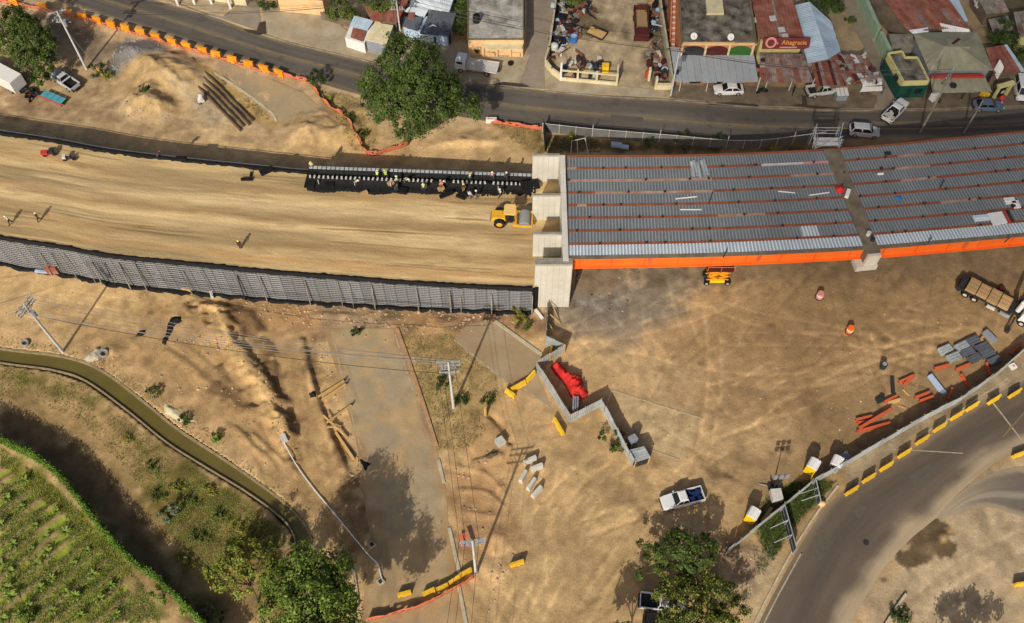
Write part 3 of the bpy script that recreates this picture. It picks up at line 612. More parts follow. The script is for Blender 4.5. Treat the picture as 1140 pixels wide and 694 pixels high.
for q in ([(452, 96), (478, 102), (475, 108), (449, 102)], [(680, 128), (716, 131), (716, 136), (679, 133)], [(868, 142), (890, 143), (890, 147), (868, 146)], [(214, 34), (232, 40), (227, 46), (209, 40)]): sheet('asphalt_patch', q, .038, M['patch'])
p = G(964, 604); tag(MB().cyl((p.x, p.y, .03), (p.x, p.y, .06), .36, n=18).cyl((p.x, p.y, .06), (p.x, p.y, .075), .28, n=18).obj('manhole_cover', M['dark']), 'dark round manhole cover in the curving road', 'manhole cover')
# pavements north of the road
def pave(px, m=M['walk'], z=.13): return sheet('pavement', px, z, m)
pave([(150, -8), (180, -4), (240, 16), (256, 10), (274, -6), (276, -30), (140, -40)])
sheet('side_lane', [(276, -30), (274, -4), (256, 14), (244, 20), (292, 36), (288, 6), (300, -30)], .05, M['lane'])
pave([(292, 6), (294, 36), (330, 48), (400, 64), (440, 73), (520, 89), (578, 96), (590, 62), (560, 58), (500, 46), (450, 40), (400, 46), (368, 20)])
sheet('side_lane', [(588, -40), (586, 60), (578, 97), (607, 100), (606, 70), (618, 0), (622, -40)], .05, M['lane'])
pave([(606, 74), (607, 100), (640, 103.5), (690, 107), (740, 109.5), (740, 102), (690, 96), (624, 91)])
pave([(746, 96), (746, 110), (850, 118.5), (940, 121.5), (973, 121.5), (976, 108), (960, 101), (850, 97)], M['dirtyconc'])
sheet('side_lane', [(925, -40), (945, 20), (975, 80), (977, 122), (1008, 122), (996, 100), (955, 10), (940, -40)], .05, M['lane'])
pave([(1000, 108), (1008, 121.5), (1060, 120.5), (1150, 117.5), (1250, 110), (1250, 96), (1110, 98), (1010, 100)], M['dirtyconc'])
for q in ([(150, -4), (180, -1), (240, 19), (258, 12)], [(294, 39), (330, 50), (400, 66.5), (440, 76), (520, 92), (578, 98)], [(607, 102), (640, 105), (690, 109), (746, 112), (850, 120.5), (940, 123.5), (973, 123.5)], [(1006, 123.5), (1060, 122.5), (1150, 119.5), (1250, 112)]):
    line_strip('kerb', q, .16, .15, M['oldconc'], .15)
for q in ([(785, 113), (792, 115.5), (812, 114.5), (842, 117), (845, 119), (820, 118.5), (790, 117.5)], [(880, 118), (893, 116.5), (892, 106), (897, 108), (899, 118), (925, 120), (938, 121.5), (900, 121)], [(548, 95), (560, 92), (582, 94), (590, 97.5), (575, 98), (556, 97.5)]): sheet('damp_stain', q, .138 if q[0][0] > 600 else .14, M['wet'])
sheet('damp_stain', [(271, 33), (286, 35), (289, 26), (296, 24), (297, 38), (288, 40), (276, 37)], .139, M['wet'])
# concrete slabs in the works
def slabc(V, U, T):
    q = fbm(V[:, 0], V[:, 1], 6, 81) - .5; q2 = fbm(V[:, 0], V[:, 1], 1.6, 82) - .5; q3 = fbm(U[:, 0] * .16, U[:, 1], 1.0, 83) - .5; c = np.repeat(C3((166, 142, 108)), len(V), 0); c = blend(c, SS(-.2, .12, q + q2 * .7) * .9, (176, 142, 98)); e = np.minimum(T, 1 - T)
    c = blend(c, SS(.15, .03, e + q2 * .3 + q3 * .12) * .95, (168, 130, 86)); c = blend(c, SS(.16, .34, q3 + q * .5) * .5, (128, 106, 80)); c = blend(c, SS(34, 44, U[:, 0] + q * 14) * .45 * SS(-.1, .2, q + q2), (170, 132, 90)); return np.clip(c * (1 + q2[:, None] * .3), .01, .8)
ribbon('concrete_road', [(361, 366), (376, 420), (388, 460), (398, 500), (404, 550), (412, 600), (408, 640), (400, 700)], [(442, 366), (456, 405), (470, 450), (486, 500), (496, 545), (500, 590), (508, 640), (520, 700)], .04, M['slabv'], .3, 34, cols=slabc); sheet('concrete_road', SLAB2, .04, M['slab2']); pass
sheet('concrete_road', [(232, 62), (300, 88), (338, 104), (365, 128), (350, 132), (310, 136), (298, 128)], .06, M['slab'])
for q in ([(370, 370), (382, 424), (396, 480), (402, 500)], [(440, 372), (452, 412), (462, 440)], [(506, 379), (530, 398), (568, 429)], [(584, 434), (598, 444), (611, 454)]):
    line_strip('road_edge_line', q, .17, .055, M['paint'], .012, smooth=False)
line_strip('kerb', [(442, 366), (456, 405), (472, 452), (486, 497)], .42, .2, M['redkerb'], .2)
line_strip('kerb', [(488, 512), (494, 538)], .4, .14, M['kerb'], .14); line_strip('kerb', [(500, 588), (512, 640)], .4, .14, M['kerb'], .14); line_strip('kerb', [(551, 358), (604, 396)], .42, .16, M['kerb'], .16)
line_strip('kerb', [(680, 434), (730, 450), (782, 466)], .16, .05, M['paint'], .05); line_strip('kerb', [(722, 500), (756, 512)], .16, .05, M['paint'], .05)
line_strip('kerb', [(222, 72), (262, 96), (300, 124), (308, 136)], .35, .14, M['kerb'], .14); line_strip('kerb', [(508, 640), (520, 700)], .4, .14, M['kerb'], .14)
# ---------------------------------------------------------------- canal
ribbon('canal_water', CN_U, CN_L, -.22, M['water'], 1.0, 3)
for q in (CN_U, CN_L): line_strip('canal_lining', q, .2 if q is CN_L else .28, .05, M['lining'], 1.7)
# ---------------------------------------------------------------- the embankment between its two retaining walls
EN = [(-170, 232, 7.0), (-60, 250, 7.0), (0, 264, 7.0), (60, 273, 7.0), (120, 284, 7.0), (200, 292, 7.0), (300, 302, 6.8), (400, 310, 6.3), (500, 317, 5.9), (593, 321, 5.6)]
EF = [(-170, 114, 7.0), (-60, 137, 7.0), (0, 147, 7.0), (60, 156, 7.0), (120, 167, 7.0), (200, 177, 7.0), (300, 187, 6.8), (345, 191, 6.6), (450, 195, 6.0), (596, 200, 4.8)]
def line3(px, n=8): return np.array(smoothline([tuple(G(*p, True)) for p in px], n))
LN = line3(EN); LF = line3(EF)
def emb_surface():
    k = 420; nx = 130
    endN = np.array(G(626, 306, 5.6, True)); endF = np.array(G(626, 200, 4.8, True))
    a = resample(np.vstack([LN, endN]), n=k); b = resample(np.vstack([LF, endF]), n=k)
    d = np.r_[0, np.cumsum(np.linalg.norm(np.diff((a + b) / 2, axis=0), axis=1))]
    t = np.linspace(0, 1, nx)[:, None, None]
    P = (a[None] * (1 - t) + b[None] * t).reshape(-1, 3)
    U = np.repeat(d[None], nx, 0).ravel(); Vv = (t[:, :, 0] * np.linalg.norm(a - b, axis=1)[None]).ravel(); T = np.repeat(t[:, 0, 0], k)
    s1 = fbm(U * .09 + 40, Vv * 1.0, 1.6, 21, 4); s2 = fbm(U * .25, Vv * 1.4, 1.2, 22, 3); s3 = fbm(P[:, 0], P[:, 1], 5, 23)
    c = np.repeat(C3((200, 164, 112)), len(P), 0)
    bands = [(.10, .05, (178, 132, 80), .7), (.25, .06, (148, 110, 68), .65), (.37, .04, (208, 172, 120), .5), (.50, .05, (152, 112, 70), .6), (.62, .06, (212, 178, 128), .5), (.80, .06, (160, 120, 76), .65), (.92, .06, (206, 168, 112), .5)]
    for (q, wd, cc, kk) in bands:
        m = np.exp(-((T + (s3 - .5) * .10 - q) / wd) ** 2) * kk * SS(.25, .7, s1 + s2 * .3); c = c * (1 - m[:, None]) + C3(cc) * m[:, None]
    c = c * .95 + c.mean(1, keepdims=True) * .02; c *= (1 + (s1 - .5)[:, None] * .95 + (s2 - .5)[:, None] * .34)
    for _ in range(46):
        q, u0, ul = RNG.random(), RNG.uniform(0, U.max()), RNG.uniform(4, 22); m = np.exp(-((T - q - .012 * np.sin(U * .12 + q * 40)) / .006) ** 2) * SS(0, 2, U - u0) * SS(0, 2, u0 + ul - U) * SS(.3, .6, s2 + .1); c *= (1 - RNG.uniform(.15, .42) * m)[:, None]; P[:, 2] -= .05 * m
    rut = SS(.62, .78, s2) * SS(.5, .7, s1); c *= (1 - .28 * rut)[:, None]
    P[:, 2] += (s1 - .5) * .12 + (s2 - .5) * .08 - .05 + np.where(T < .03, .05, 0)
    ii = np.arange(nx * k).reshape(nx, k)
    F = np.stack([ii[:-1, :-1], ii[:-1, 1:], ii[1:, 1:], ii[1:, :-1]], -1).reshape(-1, 4)
    me = npmesh('embankment_fill', P, F, [M['sand']], np.clip(c, .01, .8), np.c_[U, Vv]); me.polygons.foreach_set('use_smooth', [True] * len(me.polygons))
    o = meshobj('embankment_fill', me, None); o['kind'] = 'structure'
    # solid flanks of compacted fill under it
    b_ = MB(); ring = [tuple(p) for p in a[::6]] + [tuple(p) for p in b[::-6]]
    b_.prism([(p[0], p[1]) for p in ring], 0.0, [p[2] - .35 for p in ring]); f = b_.obj('embankment_core', M['geo']); f['kind'] = 'structure'
emb_surface()
def facing_wall(name, line, label, inward, off, top_off=0.0, skip=None):
    "row of wire faced panels along a 3-D crest line"
    root = thing(name, label, 'retaining wall', (0, 0, 0))
    P = resample(line, step=1.52)
    def panel_mesh(nb):
        b = MB(); wd = 1.47; b.box((0, .06, .5), (wd, .05, 1), mi=1)
        for i in range(nb):
            z = (i + .5) / nb
            b.box((0, 0, z), (wd, .07, .42 / nb), 0, 0)
        for x in (-.48, 0, .48): b.box((x, -.02, .5), (.05, .06, 1))
        me = b.mesh('facing_panel'); me.materials.append(M['meshwall']); me.materials.append(M['meshback']); me.polygons.foreach_set('material_index', b.mi); return me
    me = panel_mesh(13); post = MB(); post.box((0, -.05, .5), (.16, .14, 1)); pm = post.mesh('post'); pm.materials.append(M['pole'])
    sgn = 1 if inward else -1
    for i, (p, q) in enumerate(zip(P[:-1], P[1:])):
        a = math.atan2(q[1] - p[1], q[0] - p[0]); m_ = (p + q) / 2; H = m_[2] + top_off
        nx_, ny_ = (math.sin(a), -math.cos(a)) if inward else (-math.sin(a), math.cos(a))
        o = bpy.data.objects.new('facing_panel', me); col.objects.link(o); o.parent = root
        o.location = (m_[0] + nx_ * off + nx_ * random.uniform(-.03, .03), m_[1] + ny_ * off, -.05); o.rotation_euler = (0, 0, a if inward else a + math.pi); o.scale = (1, 1, H)
    return root, P
w1, PW = facing_wall('retaining_wall', LN, 'tall grey wire faced retaining wall in sunlight along the near side of the sand embankment', True, .1, -.28)
w2, PF = facing_wall('retaining_wall', LF, 'grey wire faced retaining wall along the shaded far side of the sand embankment', False, .1, -.1)
# leaning steel props and timber props on the near wall
def Proj0(p):
    z = p[2] - CAM_H; dp = p[1] * CS - z * SN; up = p[1] * SN + z * CS; return (CXP + FPX * p[0] / dp, CYP - FPX * up / dp)
k = 0
for (bx, by, tx, ty, wdt) in [(41, 294, 30, 274, .2), (68, 300, 54, 278, .16), (57, 299, 46, 277, .12), (92, 303, 79, 282, .14), (103, 304, 88, 282, .24), (112, 306, 100, 286, .16), (131, 308, 121, 295, .34), (152, 311, 144, 296, .24), (206, 318, 197, 299, .22), (224, 322, 216, 300, .16), (259, 325, 251, 306, .24),
                             (291, 328, 282, 308, .26), (332, 330, 328, 317, .26), (371, 331, 367, 319, .22), (392, 331, 386, 312, .16), (414, 333, 409, 313, .3), (457, 334, 454, 319, .26), (498, 337, 496, 319, .42), (509, 337, 508, 320, .2), (543, 339, 541, 321, .34), (584, 341, 586, 324, .3)]:
    _d = [abs(Proj0(c_)[0] - (tx * .5 + bx * .5) - 4) for c_ in LN]; i_ = int(np.argmin(_d)); c_ = LN[i_]; e_ = LN[min(i_ + 1, len(LN) - 1)] - LN[max(i_ - 1, 0)]; o_ = Vector((e_[1], -e_[0], 0)).normalized()
    p = Vector((c_[0], c_[1], .1)) + o_ * .85; q = Vector((c_[0], c_[1], c_[2] - random.uniform(.8, 2.4))) + o_ * .26
    b = MB(); b.bar(p, q, wdt * .48, wdt * .48); dk = k in (2, 5, 10)
    tag(b.obj('prop', M['dark'] if dk else M['oldconc']), f"{'dark' if dk else 'pale'} leaning prop, {ORD[k]} from the left against the near retaining wall", 'prop', 'props against the near retaining wall'); k += 1
# black fabric lapping over the wall crest
def crest(name, line, wd, lab, zoff=.02, inw=1, seed=0):
    P = resample(line, step=.5); V = []; rs = np.random.default_rng(seed)
    for i, p in enumerate(P):
        a = P[max(0, i - 1)]; c = P[min(len(P) - 1, i + 1)]; d = (c - a)[:2]; d /= np.linalg.norm(d); nrm = np.array((-d[1], d[0])) * inw
        for j, (o_, z_) in enumerate(((-.22, -.45), (-.18, .0), (.0, .12), (wd * .6, .06), (wd, -.10))):
            r = rs.uniform(-.05, .05, 3); V.append((p[0] + nrm[0] * (o_ + r[0] * (3 if j == 4 else 1)), p[1] + nrm[1] * (o_ + r[1] * (3 if j == 4 else 1)), p[2] + z_ + zoff + r[2] * .6))
    n = len(P); F = [(i * 5 + j, (i + 1) * 5 + j, (i + 1) * 5 + j + 1, i * 5 + j + 1) if inw < 0 else (i * 5 + j, i * 5 + j + 1, (i + 1) * 5 + j + 1, (i + 1) * 5 + j) for i in range(n - 1) for j in range(4)]
    tag(meshobj(name, npmesh(name, np.array(V), F, [M['geo']]), None), lab, 'fabric')
crest('geotextile', LN, .42, 'black geotextile strip lapping over the crest of the near retaining wall', 0.0, 1, 3)
wf = resample(LN, step=.9); wf = np.array([(p[0] + .15 * math.sin(i * .7), p[1] - .32 + .16 * math.sin(i * 1.7) + random.uniform(-.1, .1), .12) for i, p in enumerate(wf)])  # line for a dark strip added at the wall foot as painted shading
crest('geotextile', wf, .5, 'ragged black strip added as shading along the foot of the near retaining wall', 0.0, -1, 5)
b = MB(); b.tube([tuple(Vector(p) + Vector((0, .22, .16))) for p in resample(LF[:58], step=1.5)], .045, 6); tag(b.obj('crest_pipe', M['zincdark']), 'thin pale pipe running along the crest of the far retaining wall', 'pipe')['south'] = 1
crest('geotextile', LF[:58], .55, 'black geotextile strip along the crest of the far retaining wall, left of the workers', .02, -1, 4)
# ---------------------------------------------------------------- bridge abutment
def Proj(p):
    z = p[2] - CAM_H; dp = p[1] * CS - z * SN; up = p[1] * SN + z * CS
    return (CXP + FPX * p[0] / dp, CYP - FPX * up / dp)
ab = thing('bridge_abutment', 'pale new concrete bridge abutment with four counterfort walls where embankment meets deck', 'abutment', (0, 0, 0))
ZA = 10.2
bx0 = G(625, 232, ZA, True).x; bx1 = G(631.2, 232, ZA, True).x; yF = G(627, 173, ZA, True).y; yN = G(630, 291, ZA, True).y
b = MB(); b.box(((bx0 + bx1) / 2, (yF + yN) / 2, ZA / 2 + .03), (bx1 - bx0, yF - yN, ZA + .06)); b.obj('backwall', M['concrete'], ab, bevel=.04)
def form_wall(x0, x1, y, th, z0, z1, cols, rows, cap=True):
    b = MB(); b.box(((x0 + x1) / 2, y + th / 2, (z0 + z1) / 2), (x1 - x0, th, z1 - z0))
    if cap: b.box(((x0 + x1) / 2 - .01, y + th / 2 + .06, z1 + .012), (x1 - x0 - .1, th - .3, .03), 0, 1)
    o = b.obj('counterfort_wall', [M['formjoint'], M['oldconc']], ab)
    f = MB(); dx = (x1 - x0 - .1) / cols; dz = (z1 - z0 - .1) / rows
    for i in range(cols):
        for j in range(rows):
            f.box((x0 + .05 + (i + .5) * dx, y - .012 - random.uniform(0, .012), z0 + .05 + (j + .5) * dz), (dx - .06, .05, dz - .06))
    f.obj('form_panel_face', M['concrete'], o)['kind'] = 'stuff'
for (x, y, zb) in ((593, 174.5, 3.5), (593, 219, 4.6), (593.5, 262, 4.9)):
    p = G(x, y, ZA, True); form_wall(p.x, bx0 - .005, p.y, .5, zb, ZA, 5, 2 if y < 200 else 3)
p0 = G(595.5, 296, ZA, True); p1 = G(637.5, 294.5, ZA, True)
form_wall(p0.x, p1.x, p0.y, 1.15, 0, ZA, 6, 3)
b = MB(); b.prism([(p0.x - .9, p0.y + .4), (p0.x - .01, p0.y + .4), (p0.x - .01, p0.y + 1.0), (p0.x - .9, p0.y + 1.0)], 0, [1.2, 5, 5, 1.2]); b.obj('corner_fillet', M['concrete'], ab)
b = MB(); b.box(((bx1 + p1.x) / 2 + .4, (yF + yN) / 2, 3.9), (p1.x - bx1 + .6, yF - yN - 2.6, 7.8)); b.obj('bearing_seat', M['dirtyconc'], ab)
# ---------------------------------------------------------------- bridge deck
ZD = 10.0
FEp = [(631.5, 174.5), (695, 174.4), (768, 173.6), (846, 171), (925, 167), (990, 161.8), (1060, 155), (1110, 150), (1165, 144.5), (1230, 137)]
NEp = [(633, 287), (700, 286), (782, 284.3), (876, 280.8), (973, 275.6), (1046, 269.8), (1122, 263.2), (1180, 257.4), (1244, 250), (1318, 240)]
fe = np.array(smoothline([tuple(G(*p, ZD, True)) for p in FEp], 20)); ne = np.array(smoothline([tuple(G(*p, ZD, True)) for p in NEp], 20))
NS = len(fe) - 1
_mid = (fe + ne) / 2; _cum = np.r_[0, np.cumsum(np.linalg.norm(np.diff(_mid, axis=0), axis=1))]; DL = _cum[-1]
def D(l, t, z=ZD):
    "deck point at l metres along, t across (0 far edge, 1 near edge)"
    q = np.array([np.interp(l, _cum, fe[:, k]) * (1 - t) + np.interp(l, _cum, ne[:, k]) * t for k in range(2)]); return Vector((q[0], q[1], z))
br = thing('bridge_deck', 'half built bridge span of ribbed steel deck sheets between orange girders', 'bridge', (0, 0, 0))
NB = 8
def girder(k):
    t = k / NB; b = MB(); n = 64; hw = .20 if k < NB else .28; H = 1.95
    st = [i / n * DL for i in range(n + 1)]
    for i in range(n):
        a, c = D(st[i], t), D(st[i + 1], t); d = (c - a).normalized(); nn = Vector((-d.y, d.x, 0))
        px = Proj((a + c) / 2)[0]; mi = 0
        if (k == 2 and (px < 795 or 880 < px < 925)) or (k == 3 and (660 < px < 796)) or (k == 5 and 800 < px < 852) or (k == 4 and 640 < px < 655): mi = 2
        if k == 1 and 843 < px < 897: mi = 3
        if k == 1 and 897 < px < 923: mi = 4
        if k == 1 and (px < 646): mi = 2
        if k in (1, 2, 3, 4) and 1000 < px < 1016 + 8 * k: mi = 2 if k < 4 else 0
        if k == 5 and 1050 < px < 1085: mi = 2
        if k == NB: mi = 5
        zt = ZD + .045
        b.add([(*(a + nn * s * hw)[:2], z) for s in (-1, 1) for z in (zt - .09, zt)] + [(*(c + nn * s * hw)[:2], z) for s in (-1, 1) for z in (zt - .09, zt)],
              [(1, 5, 7, 3), (0, 2, 6, 4), (0, 4, 5, 1), (2, 3, 7, 6)], mi)
        for (z0, z1, w_) in ((ZD - H, zt - .09, .05), (ZD - H - .08, ZD - H, .42)):
            b.add([(*(a + nn * s * w_)[:2], z) for s in (-1, 1) for z in (z0, z1)] + [(*(c + nn * s * w_)[:2], z) for s in (-1, 1) for z in (z0, z1)],
                  [(1, 5, 7, 3), (0, 2, 6, 4), (0, 4, 5, 1), (2, 3, 7, 6)], 1)
    g = b.obj('girder', [M['rustor'], M['orange'], M['paleor'], M['dullwhite'], M['pinkish'], M['dirtyconc']], br)
    return g
for k in range(NB + 1): g = girder(k)
l = 1.4
while l < DL - 1:                                        # web stiffeners of the near fascia girder
    a = D(l, 1); c = D(l + .1, 1); d = (c - a).normalized(); nn = Vector((d.y, -d.x, 0)); b = MB(); q = a + nn * .14
    b.box((q.x, q.y, ZD - 1.0), (.07, .2, 1.86), math.atan2(d.y, d.x)); b.obj('stiffener', M['orange'], g); l += 4.2
for l in (10.5, 24, 37, 50, 63, 76):
    a = D(l, 1); c = D(l + .1, 1); d = (c - a).normalized(); nn = Vector((d.y, -d.x, 0)); q = a + nn * .07; b = MB(); b.box((q.x, q.y, ZD - 1.0), (.55, .05, 1.7), math.atan2(d.y, d.x)); [b.box((q.x + d.x * u + nn.x * .03, q.y + d.y * u + nn.y * .03, ZD - 1.7 + .28 * j), (.07, .05, .07), math.atan2(d.y, d.x)) for u in (-.17, .17) for j in range(6)]; b.obj('splice_plate', M['obeam'], g)
b = MB()                                                 # stud clusters on the flanges
for k in range(1, NB):
    for i in range(int(DL / 6)):
        l = i * 6 + random.uniform(0, 5); a = D(min(l, DL - 1), k / NB, ZD + .12); b.box(a, (.26, .24, .2), random.random())
b.obj('stud_cluster', M['dark'], br)['kind'] = 'stuff'
LPIER = None
best = 1e9
for l in np.arange(0, DL, .2):
    e = abs(Proj(D(l, 0))[0] - 925)
    if e < best: best = e; LPIER = l
npan = 37
for k in range(NB):
    for i in range(npan):
        l0, l1 = DL * i / npan + .003, DL * (i + 1) / npan - .003
        if abs((l0 + l1) / 2 - LPIER) < .7: pass
        t0 = k / NB + .0115; t1 = (k + 1) / NB - .0115
        if k == NB - 1: t1 = 1 - .016
        nr = max(3, int(round((l1 - l0) / .42))); b = MB(); V = []; F = []
        for j in range(nr):
            for (u, h) in ((0, 0), (.38, 0), (.46, .12), (.92, .12)):
                l = l0 + (l1 - l0) * (j + u) / nr
                for t in (t0, t1): p = D(l, t, ZD - .03 + h); V.append(tuple(p))
        for t in (t0, t1): V.append(tuple(D(l1, t, ZD - .03)))
        n = len(V) // 2
        F = [(2 * a, 2 * a + 1, 2 * a + 3, 2 * a + 2) for a in range(n - 1)]
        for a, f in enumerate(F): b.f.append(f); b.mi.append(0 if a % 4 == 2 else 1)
        b.v += V
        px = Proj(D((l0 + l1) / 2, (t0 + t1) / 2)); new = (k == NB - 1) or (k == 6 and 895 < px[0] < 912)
        b.obj('deck_sheet', [M['steelnew'], M['steelnewvalleyshade']] if new else [M['steel'], M['steelvalleyshade']], br)
# pier with its cap
pr = thing('bridge_pier', 'dusty concrete pier cap crossing the deck with a pale end block', 'pier', (0, 0, 0))
q = [G(917, 166.5, 10.14, True), G(934.5, 166, 10.14, True), G(980.5, 281.5, 10.14, True), G(966, 283, 10.14, True)]
b = MB(); b.prism([(p.x, p.y) for p in q], 8.0, 10.14); b.obj('pier_cap', M['dirtyconc'], pr)
dv = (q[2] - q[1]).normalized(); sv = (q[2] - q[3])
e = [q[3] + dv * .005, q[2] + dv * .005, q[2] + dv * .4, q[3] + dv * .4]
b = MB(); b.prism([(p.x, p.y) for p in e], 8.05, 10.1); b.obj('end_block', M['concrete'], pr)
e = [q[3] - sv * .55 - dv * 1.0, q[2] + sv * .08 - dv * 1.0, q[2] + sv * .08 + dv * .62, q[3] - sv * .55 + dv * .62]
b = MB(); b.prism([(p.x, p.y) for p in e], 7.1, 8.04); b.obj('bearing_ledge', M['concrete'], pr)
for f in (.3, .62):
    p = ((q[0] + q[1]) / 2).lerp((q[2] + q[3]) / 2, f); b = MB(); b.cyl((p.x, p.y, -.2), (p.x, p.y, 8.0), .75, n=20); b.obj('column', M['concrete'], pr, smooth=True)
# access tower with guard rails at the far end of the pier
cpt = G(921, 163, 10.1, True); sc_ = thing('scaffold_tower', 'galvanised scaffold platform with crossed guard rails at the far end of the pier cap', 'scaffold', (cpt.x, cpt.y + 1.0, 0))
for i, (x, y) in enumerate(((-1.6, -1), (1.6, -1), (-1.6, 1.2), (1.6, 1.2))):
    b = MB(); b.cyl((x, y, 0), (x, y, 11.6), .06, n=8); b.obj('upright', M['greywall'], sc_)
for z in (10.2, 10.8, 11.4):
    b = MB()
    for (x0, y0, x1, y1) in ((-1.9, -1, 1.9, -1), (-1.9, 1.2, 1.9, 1.2), (-1.6, -1.3, -1.6, 1.5), (1.6, -1.3, 1.6, 1.5)): b.cyl((x0, y0, z), (x1, y1, z), .05, n=6)
    b.obj('guard_rail', M['greywall'], sc_)
b = MB()
for (x0, y0, x1, y1) in ((-1.9, -1, -1.6, 1.2), (1.6, -1, 2.0, 1.4), (-1.6, -1, 1.6, -1)): b.cyl((x0, y0, 9.6), (x1, y1, 12.2), .045, n=6); 
b.obj('brace', M['galv'], sc_)
for j in range(3): b = MB(); b.box((0, -.7 + j * .5, 10.12), (3.4, .42, .06)); b.obj('plank', M['dullwhite'], sc_)
# loose things on the deck
def on_deck(px, py, z=ZD + .1): return G(px, py, z, True)
def bundle(px0, py0, px1, py1, lab, n, wd, m, th=.12, z=ZD + .06, name='sheet_bundle', cat='sheets'):
    a, c = on_deck(px0, py0, z), on_deck(px1, py1, z); L = (c - a).length; r = ang(a, c); mid_ = (a + c) / 2
    t = thing(name, lab, cat, (mid_.x, mid_.y, z), r)
    for i in range(n):
        b = MB(); b.box((random.uniform(-.15, .15), (i - (n - 1) / 2) * wd, th / 2 + random.uniform(0, .15)), (L, wd * .82, th), random.uniform(-.03, .03)); b.obj('metal_sheet', m, t)
    return t
bundle(772.5, 180, 776, 197, 'left bundle of pale galvanised sheets lying across the deck', 3, .42, M['galv'])
bundle(781.5, 178.5, 786.5, 196.5, 'right bundle of pale galvanised sheets lying across the deck, dark at its near end', 2, .42, M['galv'])
for (x0, y0, x1, y1, lab) in ((752, 221.5, 776, 219, 'thin pale rod on the third deck bay beside the left end'), (757, 233.5, 781, 233.5, 'white rod lying straight on the fifth deck bay'), (866, 213, 885, 215, 'thin rod lying on the deck left of the red tarp'),
                              (901, 217.5, 923, 214.5, 'long tilted rod on the deck nearest to the red tarp'), (789, 227, 793, 216, 'dark short rod across the deck near its middle'), (805, 287, 809, 280, 'dark rod leaning on the near deck edge above the scissor lift'),
                              (1033, 271, 1036, 266, 'dark short post on the near deck edge right of the pier'), (1046, 210, 1050, 203, 'dark post standing on the deck beyond the blue bundle'), (1118, 270, 1123, 266.5, 'dark post on the near deck edge at the right')):
    a, c = on_deck(x0, y0), on_deck(x1, y1); b = MB(); dk = 'dark' in lab; c.z += .5 if dk else 0; b.bar(a, c, .14, .1); tag(b.obj('rod', M['dark'] if dk else M['white']), lab, 'rod')
def cloth(name, px, z, h, m, lab, cat='tarpaulin', seed=0, zs=None, res=.22):
    "crumpled sheet thrown over something: outline in pixels at height z"
    poly = [tuple(G(*p, z, True))[:2] for p in px]; a = np.array(poly); x = np.arange(a[:, 0].min() - .3, a[:, 0].max() + .3, res); y = np.arange(a[:, 1].min() - .3, a[:, 1].max() + .3, res)
    X, Y = np.meshgrid(x, y); d = sdf(X.ravel(), Y.ravel(), poly) + (fbm(X.ravel(), Y.ravel(), .9, seed + 40) - .5) * .35
    hh = h * np.clip(SS(.05, -.75, d), 0, 1) if False else h * (1 - SS(-.8, .0, d)); rid = np.abs(fbm(X.ravel(), Y.ravel(), .9, seed + 60, 3) - .5) * 2
    Z = z + hh * (.72 + .5 * (1 - rid)) + .03; keep = d < .12
    ii = np.arange(X.size).reshape(X.shape); F = np.stack([ii[:-1, :-1], ii[:-1, 1:], ii[1:, 1:], ii[1:, :-1]], -1).reshape(-1, 4); F = F[keep[F].all(1)]
    used = np.unique(F); mp = np.zeros(X.size, int); mp[used] = np.arange(len(used))
    V = np.c_[X.ravel(), Y.ravel(), Z][used]; ed = d[used] > -.12; V[ed, 2] = z + .01
    me = npmesh(name, V, mp[F], [m]); return tag(meshobj(name, me, None), lab, cat)
cloth('tarpaulin', [(929, 207), (937, 206), (942, 210), (938, 215), (930, 214)], ZD + .12, .5, M['tarp'], 'small bright red tarpaulin heap on the pier cap', seed=3)
cloth('tarpaulin', [(997, 219), (1004, 218), (1006, 222), (999, 224)], ZD + .1, .45, M['blue'], 'small blue tarpaulin bundle on the deck right of the pier', seed=4)
a = on_deck(943, 217); b = MB(); b.box((a.x, a.y, a.z + .25), (.5, 1.3, .5), -.4); tag(b.obj('crate', M['white']), 'small white crate on the pier cap just below the red tarpaulin', 'crate')
a = on_deck(966, 262); b = MB(); b.cyl((a.x, a.y, ZD + .1), (a.x, a.y, ZD + .75), .28, n=12); tag(b.obj('bucket', M['dullwhite'], smooth=True), 'whitish bucket on the near end of the pier cap', 'bucket')
a = on_deck(971, 268); b = MB(); b.cyl((a.x, a.y, ZD + .1), (a.x, a.y, ZD + .6), .28, n=12); tag(b.obj('bucket', M['dark'], smooth=True), 'dark bucket beside the whitish bucket on the pier cap', 'bucket')
t = thing('site_board', 'white sheet with a red stripe lying on the near deck bays at the right edge', 'board', tuple(on_deck(1114, 243, ZD + .1)), heading((1104, 244), (1130, 240)))
b = MB(); b.box((-.5, 0, .08), (2.0, 1.9, .1)); b.obj('panel', M['white'], t); b = MB(); b.box((.85, 0, .085), (.32, 1.9, .11)); b.obj('red_stripe', M['red'], t); b = MB(); b.box((1.3, 0, .08), (.4, 1.9, .1)); b.obj('dark_stripe', M['dark'], t)
